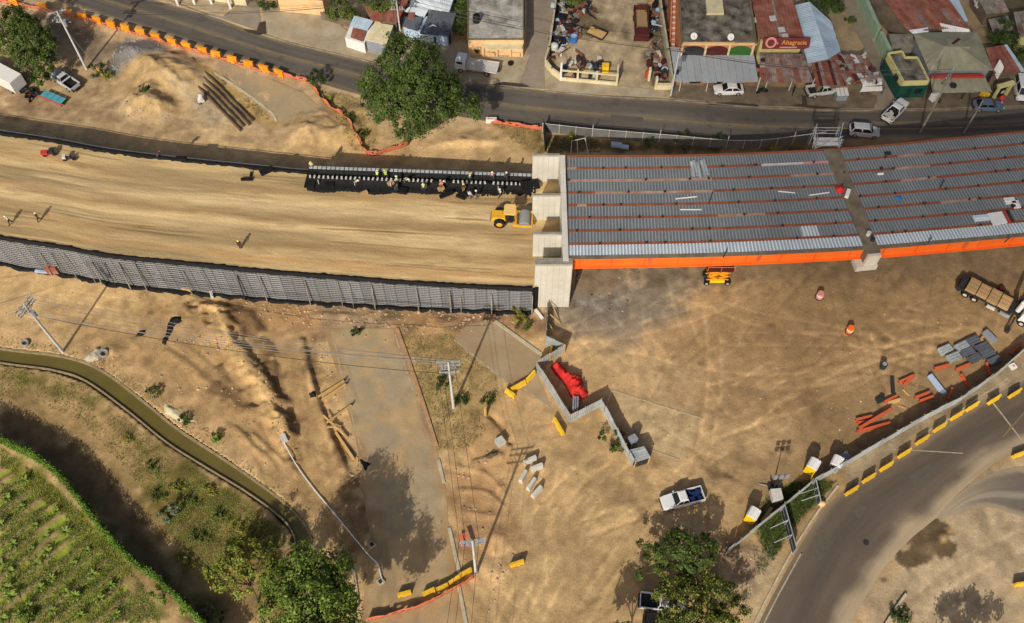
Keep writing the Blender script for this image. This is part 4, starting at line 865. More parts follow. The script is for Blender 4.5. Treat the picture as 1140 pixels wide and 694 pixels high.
for (px, py, w_, l_, mm, lab) in ((1124, 224, 1.4, 1.0, 'white', 'small white board on the deck behind the striped sheet'), (1131, 228, .9, 1.2, 'white', 'narrow white board at the right edge of the deck behind the striped sheet'), (1092, 243, 2.0, .9, 'steelnew', 'pale metal tray on the deck left of the striped sheet'), (980, 194, .8, .25, 'white', 'tiny white offcut on the second deck bay beyond the pier'), (988, 171.5, .9, .5, 'dark', 'dark heap of gear on the deck just beyond the pier'), (1128, 229.5, .5, .5, 'dark', 'dark tool box between the two white boards on the deck'), (981, 188, .35, .35, 'dark', 'small dark bucket on the deck beyond the pier')):
    a = on_deck(px, py); b = MB(); b.box((a.x, a.y, ZD + .16), (w_, l_, .2), .12); b.box((a.x, a.y, ZD + .28), (w_ * .9, l_ * .3, .05), .12); tag(b.obj('site_board' if 'board' in lab else 'deck_gear', M[mm]), lab, 'board' if 'board' in lab else 'site gear')
# ---------------------------------------------------------------- wall crest under construction
gb = thing('fabric_basket_row', 'black fabric and wire baskets being filled along the crest beside the workers', 'baskets', (0, 0, 0))
Ls = resample(LF[56:73], step=.25); V = []; rs = np.random.default_rng(9)
prof = [(-.1, .95), (.15, .95), (.2, .2), (.9, .15), (1.1, .55), (1.6, .5), (1.75, .12), (2.6, .10), (3.15, .02), (3.3, -.1)]
for i, p in enumerate(Ls):
    a = Ls[max(0, i - 1)]; c = Ls[min(len(Ls) - 1, i + 1)]; d = (c - a)[:2]; d /= np.linalg.norm(d); nn = np.array((d[1], -d[0]))
    for j, (o_, z_) in enumerate(prof):
        r = rs.normal(0, .05, 2); e_ = (.25 * math.sin(i * .21) + .2 * math.sin(i * .057)) if j > 6 else 0
        V.append((p[0] + nn[0] * (o_ + r[0] + e_), p[1] + nn[1] * (o_ + r[0] + e_), p[2] + z_ + r[1]))
n = len(Ls); m_ = len(prof); F = [(i * m_ + j, (i + 1) * m_ + j, (i + 1) * m_ + j + 1, i * m_ + j + 1) for i in range(n - 1) for j in range(m_ - 1)]
F = [f[::-1] for f in F]
meshobj('fabric', npmesh('fabric', np.array(V), F, [M['geo']]), None, gb)
P = resample(LF[56:73], step=.62); cb = MB(); lb = MB()
for i, (p, q) in enumerate(zip(P[:-1], P[1:])):
    a = math.atan2(q[1] - p[1], q[0] - p[0]); nn = np.array((math.sin(a), -math.cos(a))); c = (p + q) / 2
    cb.box((c[0] + nn[0] * .03, c[1] + nn[1] * .03, c[2] + 1.0), (.5, .42, .12), a + random.uniform(-.05, .05))
    if random.random() < .93: lb.box((c[0] + nn[0] * 1.35, c[1] + nn[1] * 1.35, c[2] + .62), (.24, .42, .14), a + random.uniform(-.3, .3))
    if i % 8 == 2: lb.box((c[0] + nn[0] * 2.2, c[1] + nn[1] * 2.2, c[2] + .5), (.08, .1, 1.0), a)
cb.obj('panel_top', M['galv'], gb)['kind'] = 'stuff'; lb.obj('wire_clip', M['dullwhite'], gb)['kind'] = 'stuff'
def slab_at(px, py, L, wd, r, z, m, lab, name='board', cat='board', h=.14):
    a = G(px, py, z, True); b = MB(); b.box((0, 0, h / 2), (L, wd, h)); b.box((0, 0, h + .02), (L * .92, wd * .3, .04)); o = b.obj(name, m); o.location = a; o.rotation_euler = (0, 0, r); return tag(o, lab, cat)
ZE = lambda px: float(np.interp(px, [0, 200, 300, 400, 500, 600], [7, 7, 6.8, 6.3, 5.95, 5.4]))
for (px, py, L, wd, r, lab) in ((297, 191, 1.9, .9, .55, 'black tilted fabric roll on the sand near the far wall, right of the middle'), (275, 200.5, 1.6, .35, 0, 'thin black strip lying on the sand below the tilted roll'), (202, 177, 1.5, .5, -.05, 'black roll on the wall crest, leftmost of the rolls'),
                                (367, 206.5, 1.3, .9, 0, 'square black mat at the left end of the basket row'), (347, 199, 1.4, 3.4, -.1, 'tall black mat closing the left end of the basket row'), (497, 217.5, 2.0, .55, .45, 'black tilted roll below the baskets, left one of three'), (513, 220, 1.4, .45, -.45, 'short black roll below the baskets, middle one of three'), (517, 216.5, 1.5, .45, -.4, 'black roll below the baskets, right one of three'),
                                (279.5, 195, .2, .8, 0, 'tiny black peg standing on the sand above the thin strip'), (447, 213, 1.6, 1.0, -.2, 'black mat in the middle of the basket row front edge'), (590, 207, 2.6, 1.5, .2, 'heaped black fabric at the abutment end of the basket row')):
    slab_at(px, py, L, wd, r, ZE(px) + .02, M['geo'], lab, 'fabric_roll', 'fabric roll', .3)
for (px, py, lab) in ((406, 216, 'small tan box on the sand below the basket row'), (491, 211, 'orange tan sack in the basket row'), (435, 205, 'brown sack in the basket row left of centre')): slab_at(px, py, .9, .5, .5, ZE(px) + .1, M['boxtan'], lab, 'sack', 'sack', .4)
# ---------------------------------------------------------------- people
def body_mesh(pose):
    J = {'pelvis': (0, 0, .95), 'spine': (0, .0, 1.15), 'chest': (.02, 0, 1.38), 'neck': (.03, 0, 1.52), 'head': (.06, 0, 1.66), 'crown': (.05, 0, 1.75)}
    lean = pose.get('lean', 0); drop = pose.get('drop', 0)
    def rot(p, c=(0, 0, .95)):
        x, y, z = p[0] - c[0], p[1], p[2] - c[2]; return (c[0] + x * math.cos(lean) + z * math.sin(lean), y, c[2] - x * math.sin(lean) + z * math.cos(lean) - drop)
    for k in ('spine', 'chest', 'neck', 'head', 'crown'): J[k] = rot(J[k])
    J['pelvis'] = (0, 0, .95 - drop)
    ed = [('pelvis', 'spine'), ('spine', 'chest'), ('chest', 'neck'), ('neck', 'head'), ('head', 'crown')]
    rad = {'pelvis': .15, 'spine': .135, 'chest': .16, 'neck': .06, 'head': .095, 'crown': .07}
    for s, sg in (('l', 1), ('r', -1)):
        st = pose.get('stride', .0) * sg; kb = pose.get('knee', 0.0)
        J['hip' + s] = (0, .1 * sg, .88 - drop); J['knee' + s] = (st * .5 + kb, .11 * sg, .49 - drop * .45); J['ankle' + s] = (st - .02, .11 * sg, .08); J['toe' + s] = (st + .17, .12 * sg, .045)
        J['sh' + s] = rot((.02, .19 * sg, 1.42)); a1 = pose.get('arm', .0) + .35 * st
        el = (.02 + math.sin(a1) * .28, .24 * sg, 1.42 - math.cos(a1) * .28); J['el' + s] = rot(el)
        a2 = a1 + pose.get('fore', .25); wr = (el[0] + math.sin(a2) * .25, .25 * sg, el[2] - math.cos(a2) * .25); J['wr' + s] = rot(wr)
        J['ha' + s] = rot((wr[0] + math.sin(a2) * .15, .245 * sg, wr[2] - math.cos(a2) * .15))
        ed += [('pelvis', 'hip' + s), ('hip' + s, 'knee' + s), ('knee' + s, 'ankle' + s), ('ankle' + s, 'toe' + s), ('chest', 'sh' + s), ('sh' + s, 'el' + s), ('el' + s, 'wr' + s), ('wr' + s, 'ha' + s)]
        rad.update({'hip' + s: .105, 'knee' + s: .07, 'ankle' + s: .055, 'toe' + s: .045, 'sh' + s: .07, 'el' + s: .05, 'wr' + s: .036, 'ha' + s: .042})
    ks = list(J); me = bpy.data.meshes.new('person'); me.from_pydata([J[k] for k in ks], [(ks.index(a), ks.index(b_)) for a, b_ in ed], [])
    o = bpy.data.objects.new('person', me); col.objects.link(o); sk = o.modifiers.new('s', 'SKIN'); o.modifiers.new('u', 'SUBSURF').levels = 1
    for i, k in enumerate(ks): me.skin_vertices[0].data[i].radius = (rad[k] * 1.25, rad[k] * 1.25)
    me.skin_vertices[0].data[0].use_root = True; sk.use_smooth_shade = True
    bpy.context.view_layer.update(); dg = bpy.context.evaluated_depsgraph_get(); m2 = bpy.data.meshes.new_from_object(o.evaluated_get(dg)); m2.name = 'body'
    bpy.data.objects.remove(o); return m2, J, ks, ed
def person_proto(pose, label, shirt, legs, vest, hat):
    me, J, ks, ed = body_mesh(pose); me.materials.clear()
    for m in (M['skin'], M[shirt], M[legs], M['black']): me.materials.append(m)
    t = thing('person', label, 'person'); cl = {'shirt': [], 'trousers': []}
    for p in me.polygons:
        c = p.center; bd = 1e9; bn = None
        for a, b_ in ed:
            A_, B_ = Vector(J[a]), Vector(J[b_]); v = B_ - A_; s = max(0, min(1, (c - A_).dot(v) / max(v.length_squared, 1e-6))); q = (c - A_ - v * s).length
            if q < bd: bd = q; bn = (a, b_)
        a = bn[1]; mi = 0
        if a in ('spine', 'chest') or a[:2] in ('sh', 'el'): mi = 1
        elif a[:3] in ('hip', 'kne', 'ank'): mi = 2
        elif a[:3] == 'toe': mi = 3
        p.material_index = mi; p.use_smooth = True
        if a in ('spine', 'chest', 'shl', 'shr'): cl['shirt'].append(p.index)
    body = meshobj('body', me, None, t)
    if vest:
        b = MB(); nm = {}
        for pi in cl['shirt']:
            f = []
            for vi in me.polygons[pi].vertices:
                if vi not in nm: nm[vi] = len(b.v); b.v.append(tuple(me.vertices[vi].co + me.vertices[vi].normal * .025))
                f.append(nm[vi])
            b.f.append(tuple(f)); b.mi.append(0)
        b.obj('vest', M[vest], t, smooth=True)
    if hat:
        h = Vector(J['head']); b = MB(); b.sphere((h.x, h.y, h.z + .03), (.15, .13, .14), 12, 4, half=True); b.cyl((h.x + .04, h.y, h.z + .03), (h.x + .04, h.y, h.z + .045), .17, n=12); b.obj('hard_hat', M[hat], t, smooth=True)
    return t
STAND = dict(arm=.15, fore=.4); BEND = dict(lean=1.0, arm=.2, fore=.1, knee=.12, drop=.06); WALK = dict(stride=.3, arm=.1, fore=.35); CROUCH = dict(lean=.7, drop=.42, knee=.34, arm=.5, fore=.3)
PLIST = [(421, 199, STAND, 'shirtdark', 'trousers', 'hivis', 'helmet', 'worker in a lime vest, left one of the close pair on the wall crest', 1.2),
 (430, 199, WALK, 'shirtdark', 'trousers', 'hivis', 'helmety', 'worker in a lime vest, right one of the close pair on the wall crest', 2.0),
 (443, 205, STAND, 'shirtwhite', 'trousers', 'hivis', 'helmet', 'worker in a lime vest and white sleeves beside the sack in the basket row', 3.0),
 (451, 204, BEND, 'shirtdark', 'jeans', 'hivis', 'helmet', 'bending worker in a lime vest right of the one with white sleeves', -.5),
 (472, 213, STAND, 'shirtdark', 'trousers', 'hivis', 'helmet', 'worker in a lime vest standing alone at the front edge of the baskets', -1.4),
 (523.5, 202, STAND, 'shirtdark', 'trousers', 'hivis', 'helmety', 'worker in a lime vest standing on the crest left of the orange vested one', .4),
 (548.5, 200, STAND, 'shirtdark', 'trousers', 'hivisor', 'helmet', 'worker in an orange vest on the crest near the abutment', -2),
 (564.5, 201, STAND, 'darkred', 'trousers', None, 'helmet', 'worker in a dark red shirt on the crest closest to the abutment', 2.4),
 (557, 219, WALK, 'shirtwhite', 'trousers', None, 'helmet', 'worker in a white shirt striding on the sand above the road roller', -2.6),
 (525, 221, BEND, 'shirtwhite', 'jeans', None, None, 'worker in jeans bending over the black rolls, left one of two', 2.6),
 (531, 221, STAND, 'shirtdark', 'jeans', None, 'helmet', 'worker in jeans standing by the black rolls, right one of two', 2.9),
 (516, 213, STAND, 'shirtdark', 'boxtan', None, 'helmety', 'worker in tan trousers at the basket row above the black rolls', -1.0),
 (397, 204, CROUCH, 'shirtwhite', 'trousers', None, 'helmet', 'crouching worker in a pale shirt in the left part of the basket row', -.8),
 (440, 213, CROUCH, 'shirtdark', 'trousers', None, None, 'crouching worker in dark clothes in front of the baskets', .8),
 (348, 189, STAND, 'creamwall', 'trousers', None, 'helmety', 'worker in a cream shirt at the left end of the basket row', -1.6),
 (490, 210, BEND, 'orangewall', 'jeans', None, 'helmet', 'bending worker in an orange brown shirt among the baskets', .5),
 (12, 249, WALK, 'shirtwhite', 'trousers', None, 'helmet', 'worker in a white shirt at the left edge of the sand embankment', -2.2),
 (44, 246, WALK, 'shirtdark', 'trousers', None, 'helmet', 'worker in dark clothes walking right of the white shirted one at the left edge', .9),
 (268, 276, STAND, 'shirtdark', 'trousers', None, 'helmety', 'lone worker in dark clothes near the lower edge of the sand embankment', -1.2),
 (176, 176, BEND, 'darkred', 'trousers', None, None, 'worker in a dark red top bending at the far edge of the sand embankment', .4)]
_pc = {}
for (px, py, pose, sh, lg, ve, ha, lab, rz) in PLIST:
    key = (id(pose), ve is not None, ha is not None); loc = G(px, py, ZE(px) + (.25 if 345 < px < 600 and py < 214 else .02), True)
    if key not in _pc: t = person_proto(pose, lab, sh, lg, ve, ha); _pc[key] = (t, sh, lg, ve, ha); t.location = loc; t.rotation_euler = (0, 0, rz)
    else:
        s, a1, a2, a3, a4 = _pc[key]; t = dup(s, loc, rz, lab)
        mp = {M[a1]: M[sh], M[a2]: M[lg]}
        if ve: mp[M[a3]] = M[ve]
        if ha: mp[M[a4]] = M[ha]
        repaint(t, mp)
# ---------------------------------------------------------------- vehicles
def wheel(par, x, y, r, wd, rim=M['rim']):
    b = MB(); b.cyl((x, y - wd / 2, r), (x, y + wd / 2, r), r, n=18); o = b.obj('wheel', M['black'], par, smooth=True)
    sgn = 1 if y > 0 else -1; f = MB(); f.cyl((x, y + sgn * wd * .40, r), (x, y + sgn * (wd / 2 + .02), r), r * .62, r * .5, n=14); f.obj('rim', rim, o, smooth=True); return o
def loft(b, st, mi=0):
    "st: list of (x, half width low, half width high, z low, z mid, z high, half width top)"
    V = []
    for (x, w0, w1, z0, z1, z2, w2) in st: V += [(x, -w0, z0), (x, -w1, (z0 + z1) / 2), (x, -w1, z1), (x, -w2, z2), (x, w2, z2), (x, w1, z1), (x, w1, (z0 + z1) / 2), (x, w0, z0)]
    n = len(st); F = [(i * 8 + k, i * 8 + (k + 1) % 8, (i + 1) * 8 + (k + 1) % 8, (i + 1) * 8 + k) for i in range(n - 1) for k in range(8)]
    F = [f[::-1] for f in F] + [tuple(range(8)), tuple(range((n - 1) * 8 + 7, (n - 1) * 8 - 1, -1))]
    b.add(V, F, mi)
def quad_inset(b, q, ins=.1, off=.012, mi=0):
    q = [Vector(p) for p in q]; c = sum(q, Vector()) / 4; nrm = (q[1] - q[0]).cross(q[3] - q[0]).normalized()
    b.add([p + (c - p) * ins + nrm * off for p in q], [(0, 1, 2, 3)], mi)
def greenhouse(par, paint, xf0, xf1, xr1, xr0, zb, zt, wb, wt, split=(.5,), roofm=None):
    "cabin with its glass: front base, front top, rear top, rear base"
    b = MB(); c = .06
    V = [(xr0, -wb, zb), (xf0, -wb, zb), (xf0, wb, zb), (xr0, wb, zb), (xr1, -wt, zt - c), (xf1, -wt, zt - c), (xf1, wt, zt - c), (xr1, wt, zt - c), (xr1 + .12, -wt + .14, zt), (xf1 - .16, -wt + .14, zt), (xf1 - .16, wt - .14, zt), (xr1 + .12, wt - .14, zt)]
    b.add(V, [(0, 1, 5, 4), (1, 2, 6, 5), (2, 3, 7, 6), (3, 0, 4, 7), (4, 5, 9, 8), (5, 6, 10, 9), (6, 7, 11, 10), (7, 4, 8, 11), (8, 9, 10, 11)])
    cab = b.obj('cabin', paint, par, smooth=False)
    g = MB(); quad_inset(g, (V[1], V[2], V[6], V[5]), .09); g.obj('windscreen', M['glass'], cab)
    g = MB(); quad_inset(g, (V[3], V[0], V[4], V[7]), .12); g.obj('rear_window', M['glass'], cab)
    for (a, b0, c0, d) in ((0, 1, 5, 4), (2, 3, 7, 6)):
        A_, B_, C_, D_ = [Vector(V[i]) for i in (a, b0, c0, d)]; e = [0] + list(split) + [1]
        for s0, s1 in zip(e[:-1], e[1:]):
            g = MB(); quad_inset(g, (A_.lerp(B_, s0), A_.lerp(B_, s1), D_.lerp(C_, s1), D_.lerp(C_, s0)), .13); g.obj('side_window', M['glass'], cab)
    for s in (-1, 1): m_ = MB(); m_.box((xf0 - .25, s * (wb + .12), zb + .08), (.12, .2, .15)); m_.obj('wing_mirror', paint, par)
    return cab
def lights(par, xf, xr, yf, yr, zf, zr):
    for s in (-1, 1):
        b = MB(); b.box((xf, s * yf, zf), (.1, .34, .16)); b.obj('headlight', M['lampglass'], par)
        b = MB(); b.box((xr, s * yr, zr), (.08, .2, .28)); b.obj('tail_light', M['redlamp'], par)
def car(label, cat, loc, rz, kind, paint, group=None, name=None):
    t = thing(name or 'parked_car', label, cat, loc, rz, group); W = .9
    if kind == 'suv': L, zt, zb = 4.5, 1.72, 1.02; pr_ = (1.15, .45, -1.75, -2.1)
    elif kind == 'van': L, zt, zb = 4.7, 1.95, 1.1; pr_ = (1.75, 1.0, -2.1, -2.28)
    else: L, zt, zb = 4.5, 1.45, .92; pr_ = (1.0, .25, -1.15, -1.85)
    h = L / 2; b = MB(); zh = zb - .06
    loft(b, [(-h, W * .82, W * .84, .42, .62, .78 if kind == 'sedan' else zb - .05, W * .8), (-h + .15, W * .95, W * .96, .3, .8, zb - .02, W * .86), (-.2, W, W, .24, .8, zb, W * .9), (pr_[0] + .1, W, W, .24, .78, zh, W * .88), (h - .45, W * .95, W * .95, .28, .68, zh - .14, W * .8), (h - .06, W * .8, W * .82, .36, .56, zh - .32, W * .68), (h, W * .7, W * .72, .42, .52, zh - .40, W * .6)])
    b.obj('car_body', paint, t, smooth=True); greenhouse(t, paint, *pr_, zb - .01, zt, W * .89, W * .70)
    b = MB(); b.box((h - .06, 0, .4), (.16, W * 1.3, .2)); b.obj('bumper', M['carblack'], t); b = MB(); b.box((-h + .03, 0, .42), (.16, W * 1.5, .2)); b.obj('bumper', M['carblack'], t)
    for x in (h - .82, -h + .85):
        for s in (-1, 1): wheel(t, x, s * (W - .1), .33, .24)
    lights(t, h - .1, -h + .01, W * .66, W * .74, .66, .8); return t
def pickup(label, loc, rz, paint, load=None, cap=False, group=None, name='pickup_truck', single=False):
    t = thing(name, label, 'pickup', loc, rz, group); W = .93; h = 2.65
    b = MB(); loft(b, [(-.62, W, W, .42, .9, 1.1, W * .93), (1.2, W, W, .42, .9, 1.1, W * .92), (2.2, W * .97, W * .97, .45, .84, 1.04, W * .84), (h - .05, W * .86, W * .88, .5, .72, .94, W * .74), (h, W * .8, W * .8, .52, .66, .84, W * .7)])
    b.obj('car_body', paint, t, smooth=True)
    b = MB(); 
    for s in (-1, 1): b.box((-1.62, s * (W - .05), .86), (2.0, .11, .56))
    b.box((-h + .06, 0, .86), (.09, W * 1.78, .54)); b.box((-1.62, 0, .6), (2.0, W * 1.85, .06), 0, 1); b.box((-.68, 0, .9), (.08, W * 1.78, .5), 0, 1); b.obj('cargo_bed', [paint, M['carblack']], t)
    greenhouse(t, paint, 1.15, .55, -.45 if not single else -.2, -.62 if not single else -.3, 1.08, 1.78, W * .91, W * .73)
    b = MB(); b.box((h - .02, 0, .52), (.2, W * 1.6, .22)); b.obj('bumper', M['carblack'], t); b = MB(); b.box((-h - .06, 0, .5), (.2, W * 1.7, .18)); b.obj('bumper', M['carblack'], t)
    for x in (1.72, -1.62):
        for s in (-1, 1): wheel(t, x, s * (W - .1), .38, .26)
    lights(t, h - .04, -h + .0, W * .66, W * .88, .82, .86)
    if load:
        b = MB()
        for i in range(14): b.box((-1.62 + random.uniform(-.75, .75), random.uniform(-.6, .6), .85 + random.uniform(0, .3)), (random.uniform(.3, .7), random.uniform(.2, .5), .25), random.random() * 3)
        o = b.obj('load', M[load]); o.parent = None; tag(o, f"{'navy blue' if load == 'navy' else 'pale'} gear heaped in the bed of the {'white crew cab pickup on the dirt' if load == 'navy' else 'white pickup driving on the road'}", 'load')
        o.matrix_world = Matrix.Translation(loc) @ Matrix.Rotation(rz, 4, 'Z')
    return t
def Z0(p, z=.03): q = G(*p); q.z = z; return q
pickup('white crew cab pickup with dark windows on the dirt yard, blue gear in its bed', GT(758.5, 557.5), heading((781, 552), (736, 563)), M['carwhite'], 'navy')
pickup('silver white pickup in the top left corner, parked under the leaning utility pole', GT(74, 93), heading((88, 102), (61, 84)), M['carsilver'], single=True)
pickup('white pickup half hidden by the tree at the bottom, its dark empty bed facing left', GT(737, 673), heading((718, 671), (760, 676)), M['carwhite'])
pickup('dark pickup at the bottom edge below the white one under the tree', GT(742, 697), heading((722, 694), (760, 700)), M['carblack'])
pickup('white pickup driving on the upper road by the beige roofed building', Z0((995, 127)), heading((985, 137), (1004, 117)), M['carwhite'], 'dullwhite')
car('white SUV driving on the upper road just beyond the bridge', 'car', Z0((961, 149)), heading((945, 148), (977, 151)), 'suv', M['carsilver'])
car('white sedan parked in front of the grey canopy', 'car', Z0((810, 103), .14), heading((822, 103), (795, 103.5)), 'sedan', M['carwhite'])
car('slate blue sedan by the kerb at the top right corner', 'car', Z0((1098, 121), .14), heading((1085, 120.5), (1112, 121)), 'sedan', M['carblue'])
car('white van parked at the right edge beside the rusty roof', 'van', Z0((1134, 103), .14), heading((1131, 85), (1137, 118)), 'van', M['carwhite'], name='parked_van')
pickup('grey pickup half under the patched shack roof', Z0((915, 104), .14), heading((905, 106), (925, 103)), M['carsilver'])
# flat bed lorry by the peach house
def lorry(label, loc, rz, Lb, cabm, bedm):
    t = thing('flatbed_lorry', label, 'lorry', loc, rz); L = Lb + 2.0
    b = MB(); b.box((L / 2 - .95, 0, 1.15), (1.7, 2.0, 1.2)); b.prism([(L / 2 - 1.75, -.95), (L / 2 - .2, -.95), (L / 2 - .2, .95), (L / 2 - 1.75, .95)], 1.74, 2.35); o = b.obj('cab', cabm, t, bevel=.08)
    b = MB(); b.box((L / 2 - .19, 0, 2.0), (.05, 1.7, .5)); b.obj('windscreen', M['glass'], o)
    for s in (-1, 1): b = MB(); b.box((L / 2 - .85, s * .955, 1.98), (.9, .03, .46)); b.obj('side_window', M['glass'], o)
    b = MB(); b.box((-1.0, 0, .85), (L - 1.6, .9, .25)); b.obj('chassis', M['dark'], t)
    b = MB(); b.box((-1.0, 0, 1.08), (Lb, 2.3, .14)); b.box((-1.0 + Lb / 2, 0, 1.5), (.1, 2.2, .8)); b.obj('flat_bed', bedm, t)
    n = 0
    for s in (-1, 1): b = MB(); b.box((-1.0, s * 1.13, 1.2), (Lb, .06, .1)); b.obj('side_rail', M['dullwhite'], t)
    for x in (L / 2 - 1.0, -L / 2 + 1.6):
        for s in (-1, 1): wheel(t, x, s * .9, .42, .3)
    for s in (-1, 1): b = MB(); b.box((L / 2 - .08, s * .7, .85), (.1, .3, .18)); b.obj('headlight', M['lampglass'], t)
    return t
lorry('white cab flatbed lorry parked in front of the peach house', Z0((531, 79), .14), heading((553, 83.5), (509, 77)), 4.7, M['carwhite'], M['dullwhite'])
# old red lorry in the scrap yard
t = thing('scrap_lorry', 'old red stake bed lorry standing in the scrap yard', 'lorry', Z0((713, 34), .02), heading((712, 14), (714, 52)))
b = MB(); b.box((0, 0, .9), (6.4, 2.2, .2)); b.box((2.6, 0, 1.5), (1.5, 2.2, 1.3)); b.obj('chassis', M['darkred'], t, bevel=.08)
b = MB()
for s in (-1, 1):
    for z in (1.25, 1.6, 1.95): b.box((-1.0, s * 1.1, z), (5.0, .07, .2))
    for x in (-3.3, -2, -.7, .6, 1.4): b.box((x, s * 1.13, 1.5), (.1, .06, 1.1))
b.box((-3.45, 0, 1.5), (.1, 2.2, 1.0)); b.obj('stake_side', M['darkred'], t); b = MB(); b.box((-1, 0, 1.06), (4.8, 2.0, .12)); b.obj('bed_floor', M['boxtan'], t)
for i in range(4): b = MB(); b.box((1.9 + i * .38, 0, 2.18), (.22, 2.0, .06)); b.obj('roof_slat', M['darkred'], t)
for x in (2.3, -2.2):
    for s in (-1, 1): wheel(t, x, s * 1.0, .45, .3, M['darkred'])
# boom lorry carrying crates at the right edge
t = thing('boom_lorry', 'dark flatbed lorry loaded with tan crates, its white cab at the right edge', 'lorry', GT(1110, 341), heading((1076, 322), (1142, 356)))
t.location = GT(1106, 339)
b = MB(); b.box((-.6, 0, .85), (9.6, 1.0, .3)); b.box((-1.2, 0, 1.12), (7.0, 2.5, .18)); b.box((-4.9, 0, .9), (.5, 2.4, .8)); b.obj('chassis', M['dark'], t)
b = MB(); b.box((4.4, 0, 1.6), (1.9, 2.3, 1.9), top=.92); o = b.obj('cab', M['carwhite'], t, bevel=.1); b = MB(); b.box((5.37, 0, 2.0), (.05, 1.9, .7)); b.obj('windscreen', M['glass'], o)
for s in (-1, 1): b = MB(); b.box((4.6, s * 1.13, 2.0), (.9, .04, .6)); b.obj('side_window', M['glass'], o)
b = MB(); b.cyl((2.9, 0, 1.2), (2.9, 0, 3.0), .35, n=12); b.bar((2.9, 0, 3.0), (2.9, 2.6, 3.6), .4, .45); b.bar((2.9, 2.6, 3.6), (4.9, 3.2, 3.5), .3, .35); b.obj('boom', M['carwhite'], t)
b = MB(); b.bar((3.0, -1.0, .9), (3.0, -3.1, .7), .22, .2); b.box((3.0, -3.1, .35), (.5, .5, .7)); b.bar((3.0, 1.0, .9), (3.0, 2.4, .7), .22, .2); b.box((3.0, 2.4, .35), (.5, .5, .7)); b.obj('outrigger', M['dark'], t)
for x in (-3.8, -2.5, 4.1):
    for s in (-1, 1): wheel(t, x, s * 1.1, .5, .34, M['dullwhite'])
b = MB(); b.box((-.2, -1.28, .75), (1.1, .3, .5)); b.obj('side_box', M['dullwhite'], t); b = MB(); b.box((1.7, -1.28, .75), (1.3, .35, .5)); b.obj('tool_box', M['galv'], t)
lr = t
for i in range(4):
    b = MB(); b.box((0, 0, .25), (1.36, 2.2 - .2 * (i % 2), .5)); 
    for y in (-.7, 0, .7): b.box((0, y, .52), (1.38, .12, .06))
    for x in (-.69, .69): b.box((x, 0, .25), (.05, 2.22 - .2 * (i % 2), .1))
    o = b.obj('crate', M['boxtan']); tag(o, f'tan crate on the dark flatbed lorry, {["rearmost", "second from the rear", "third from the rear", "closest to the cab"][i]}', 'crate', 'crates on the flatbed lorry')
    o.matrix_world = Matrix.Translation(lr.location) @ Matrix.Rotation(lr.rotation_euler.z, 4, 'Z') @ Matrix.Translation((-3.5 + i * 1.5, 0, 1.22))
# road roller on the embankment
t = thing('road_roller', 'yellow single drum road roller with a pale roof on the sand by the abutment', 'road roller', G(569, 247, ZE(569) + .02, True), heading((550, 247), (589, 249)))
b = MB(); b.box((-1.55, 0, 1.25), (2.0, 1.5, .75), top=.9); b.box((-2.55, 0, 1.05), (.25, 1.4, .6)); b.obj('engine_hood', M['cat'], t, bevel=.08)
b = MB(); b.box((-2.7, 0, 1.0), (.12, 1.2, .5)); b.obj('grille', M['black'], t)
b = MB(); b.box((-.2, 0, .95), (1.1, 1.5, .35)); b.box((-.45, 0, 1.45), (.5, .6, .6)); b.cyl((.25, 0, 1.1), (.1, 0, 1.7), .05); b.obj('operator_platform', M['dark'], t)
b = MB()
for (x, y) in ((-.7, -.7), (-.7, .7), (.45, -.7), (.45, .7)): b.cyl((x, y, 1.0), (x, y, 2.65), .05, n=8)
b.obj('roof_post', M['dark'], t); b = MB(); b.prism([(-.95, -.6), (-.75, -.9), (.5, -.9), (.7, -.6), (.7, .6), (.5, .9), (-.75, .9), (-.95, .6)], 2.65, 2.8); b.obj('roof', M['pcanopy'], t, bevel=.04)
for s in (-1, 1): wheel(t, -1.5, s * .95, .78, .55, M['cat'])
b = MB(); b.cyl((1.85, -1.05, .76), (1.85, 1.05, .76), .76, n=28); b.obj('drum', M['drum'], t, smooth=True)
b = MB()
for s in (-1, 1): b.box((1.65, s * 1.2, .75), (2.5, .16, .42))
b.box((2.85, 0, .75), (.2, 2.5, .34)); b.box((.55, 0, .8), (.5, 2.4, .4)); b.obj('drum_frame', M['cat'], t, bevel=.03)
b = MB(); b.cyl((-1.2, .5, 1.6), (-1.2, .5, 2.3), .05, n=8); b.obj('exhaust', M['dark'], t)
# scissor lift below the deck edge
t = thing('scissor_lift', 'yellow scissor lift with orange arms raised under the near deck edge', 'lift', GT(797, 312), heading((780, 312), (814, 312)))
b = MB(); b.box((0, 0, .6), (2.0, 1.4, .5)); b.obj('base_box', M['yellow'], t, bevel=.04)
b = MB(); b.box((0, 0, .35), (3.4, 1.0, .3)); b.obj('undercarriage', M['dark'], t)
for x in (-1.45, 1.45):
    for s in (-1, 1): wheel(t, x, s * .75, .4, .3)
for j in range(3):
    b = MB(); z0 = .9 + j * .8
    for s in (-.5, .5): b.bar((-1.5, s, z0), (1.5, s, z0 + .8), .1, .18); b.bar((1.5, s, z0), (-1.5, s, z0 + .8), .1, .18)
    b.obj('scissor_arm', M['obar'], t)
b = MB(); b.box((0, 0, 3.4), (3.7, 1.7, .14)); b.obj('platform', M['darkred'], t)
b = MB()
for (x, y) in ((-1.8, -.8), (1.8, -.8), (-1.8, .8), (1.8, .8), (0, -.8), (0, .8)): b.cyl((x, y, 3.4), (x, y, 4.4), .04, n=6)
for y in (-.8, .8): b.cyl((-1.8, y, 4.4), (1.8, y, 4.4), .04, n=6)
for x in (-1.8, 1.8): b.cyl((x, -.8, 4.4), (x, .8, 4.4), .04, n=6)
b.obj('guard_rail', M['orange'], t)
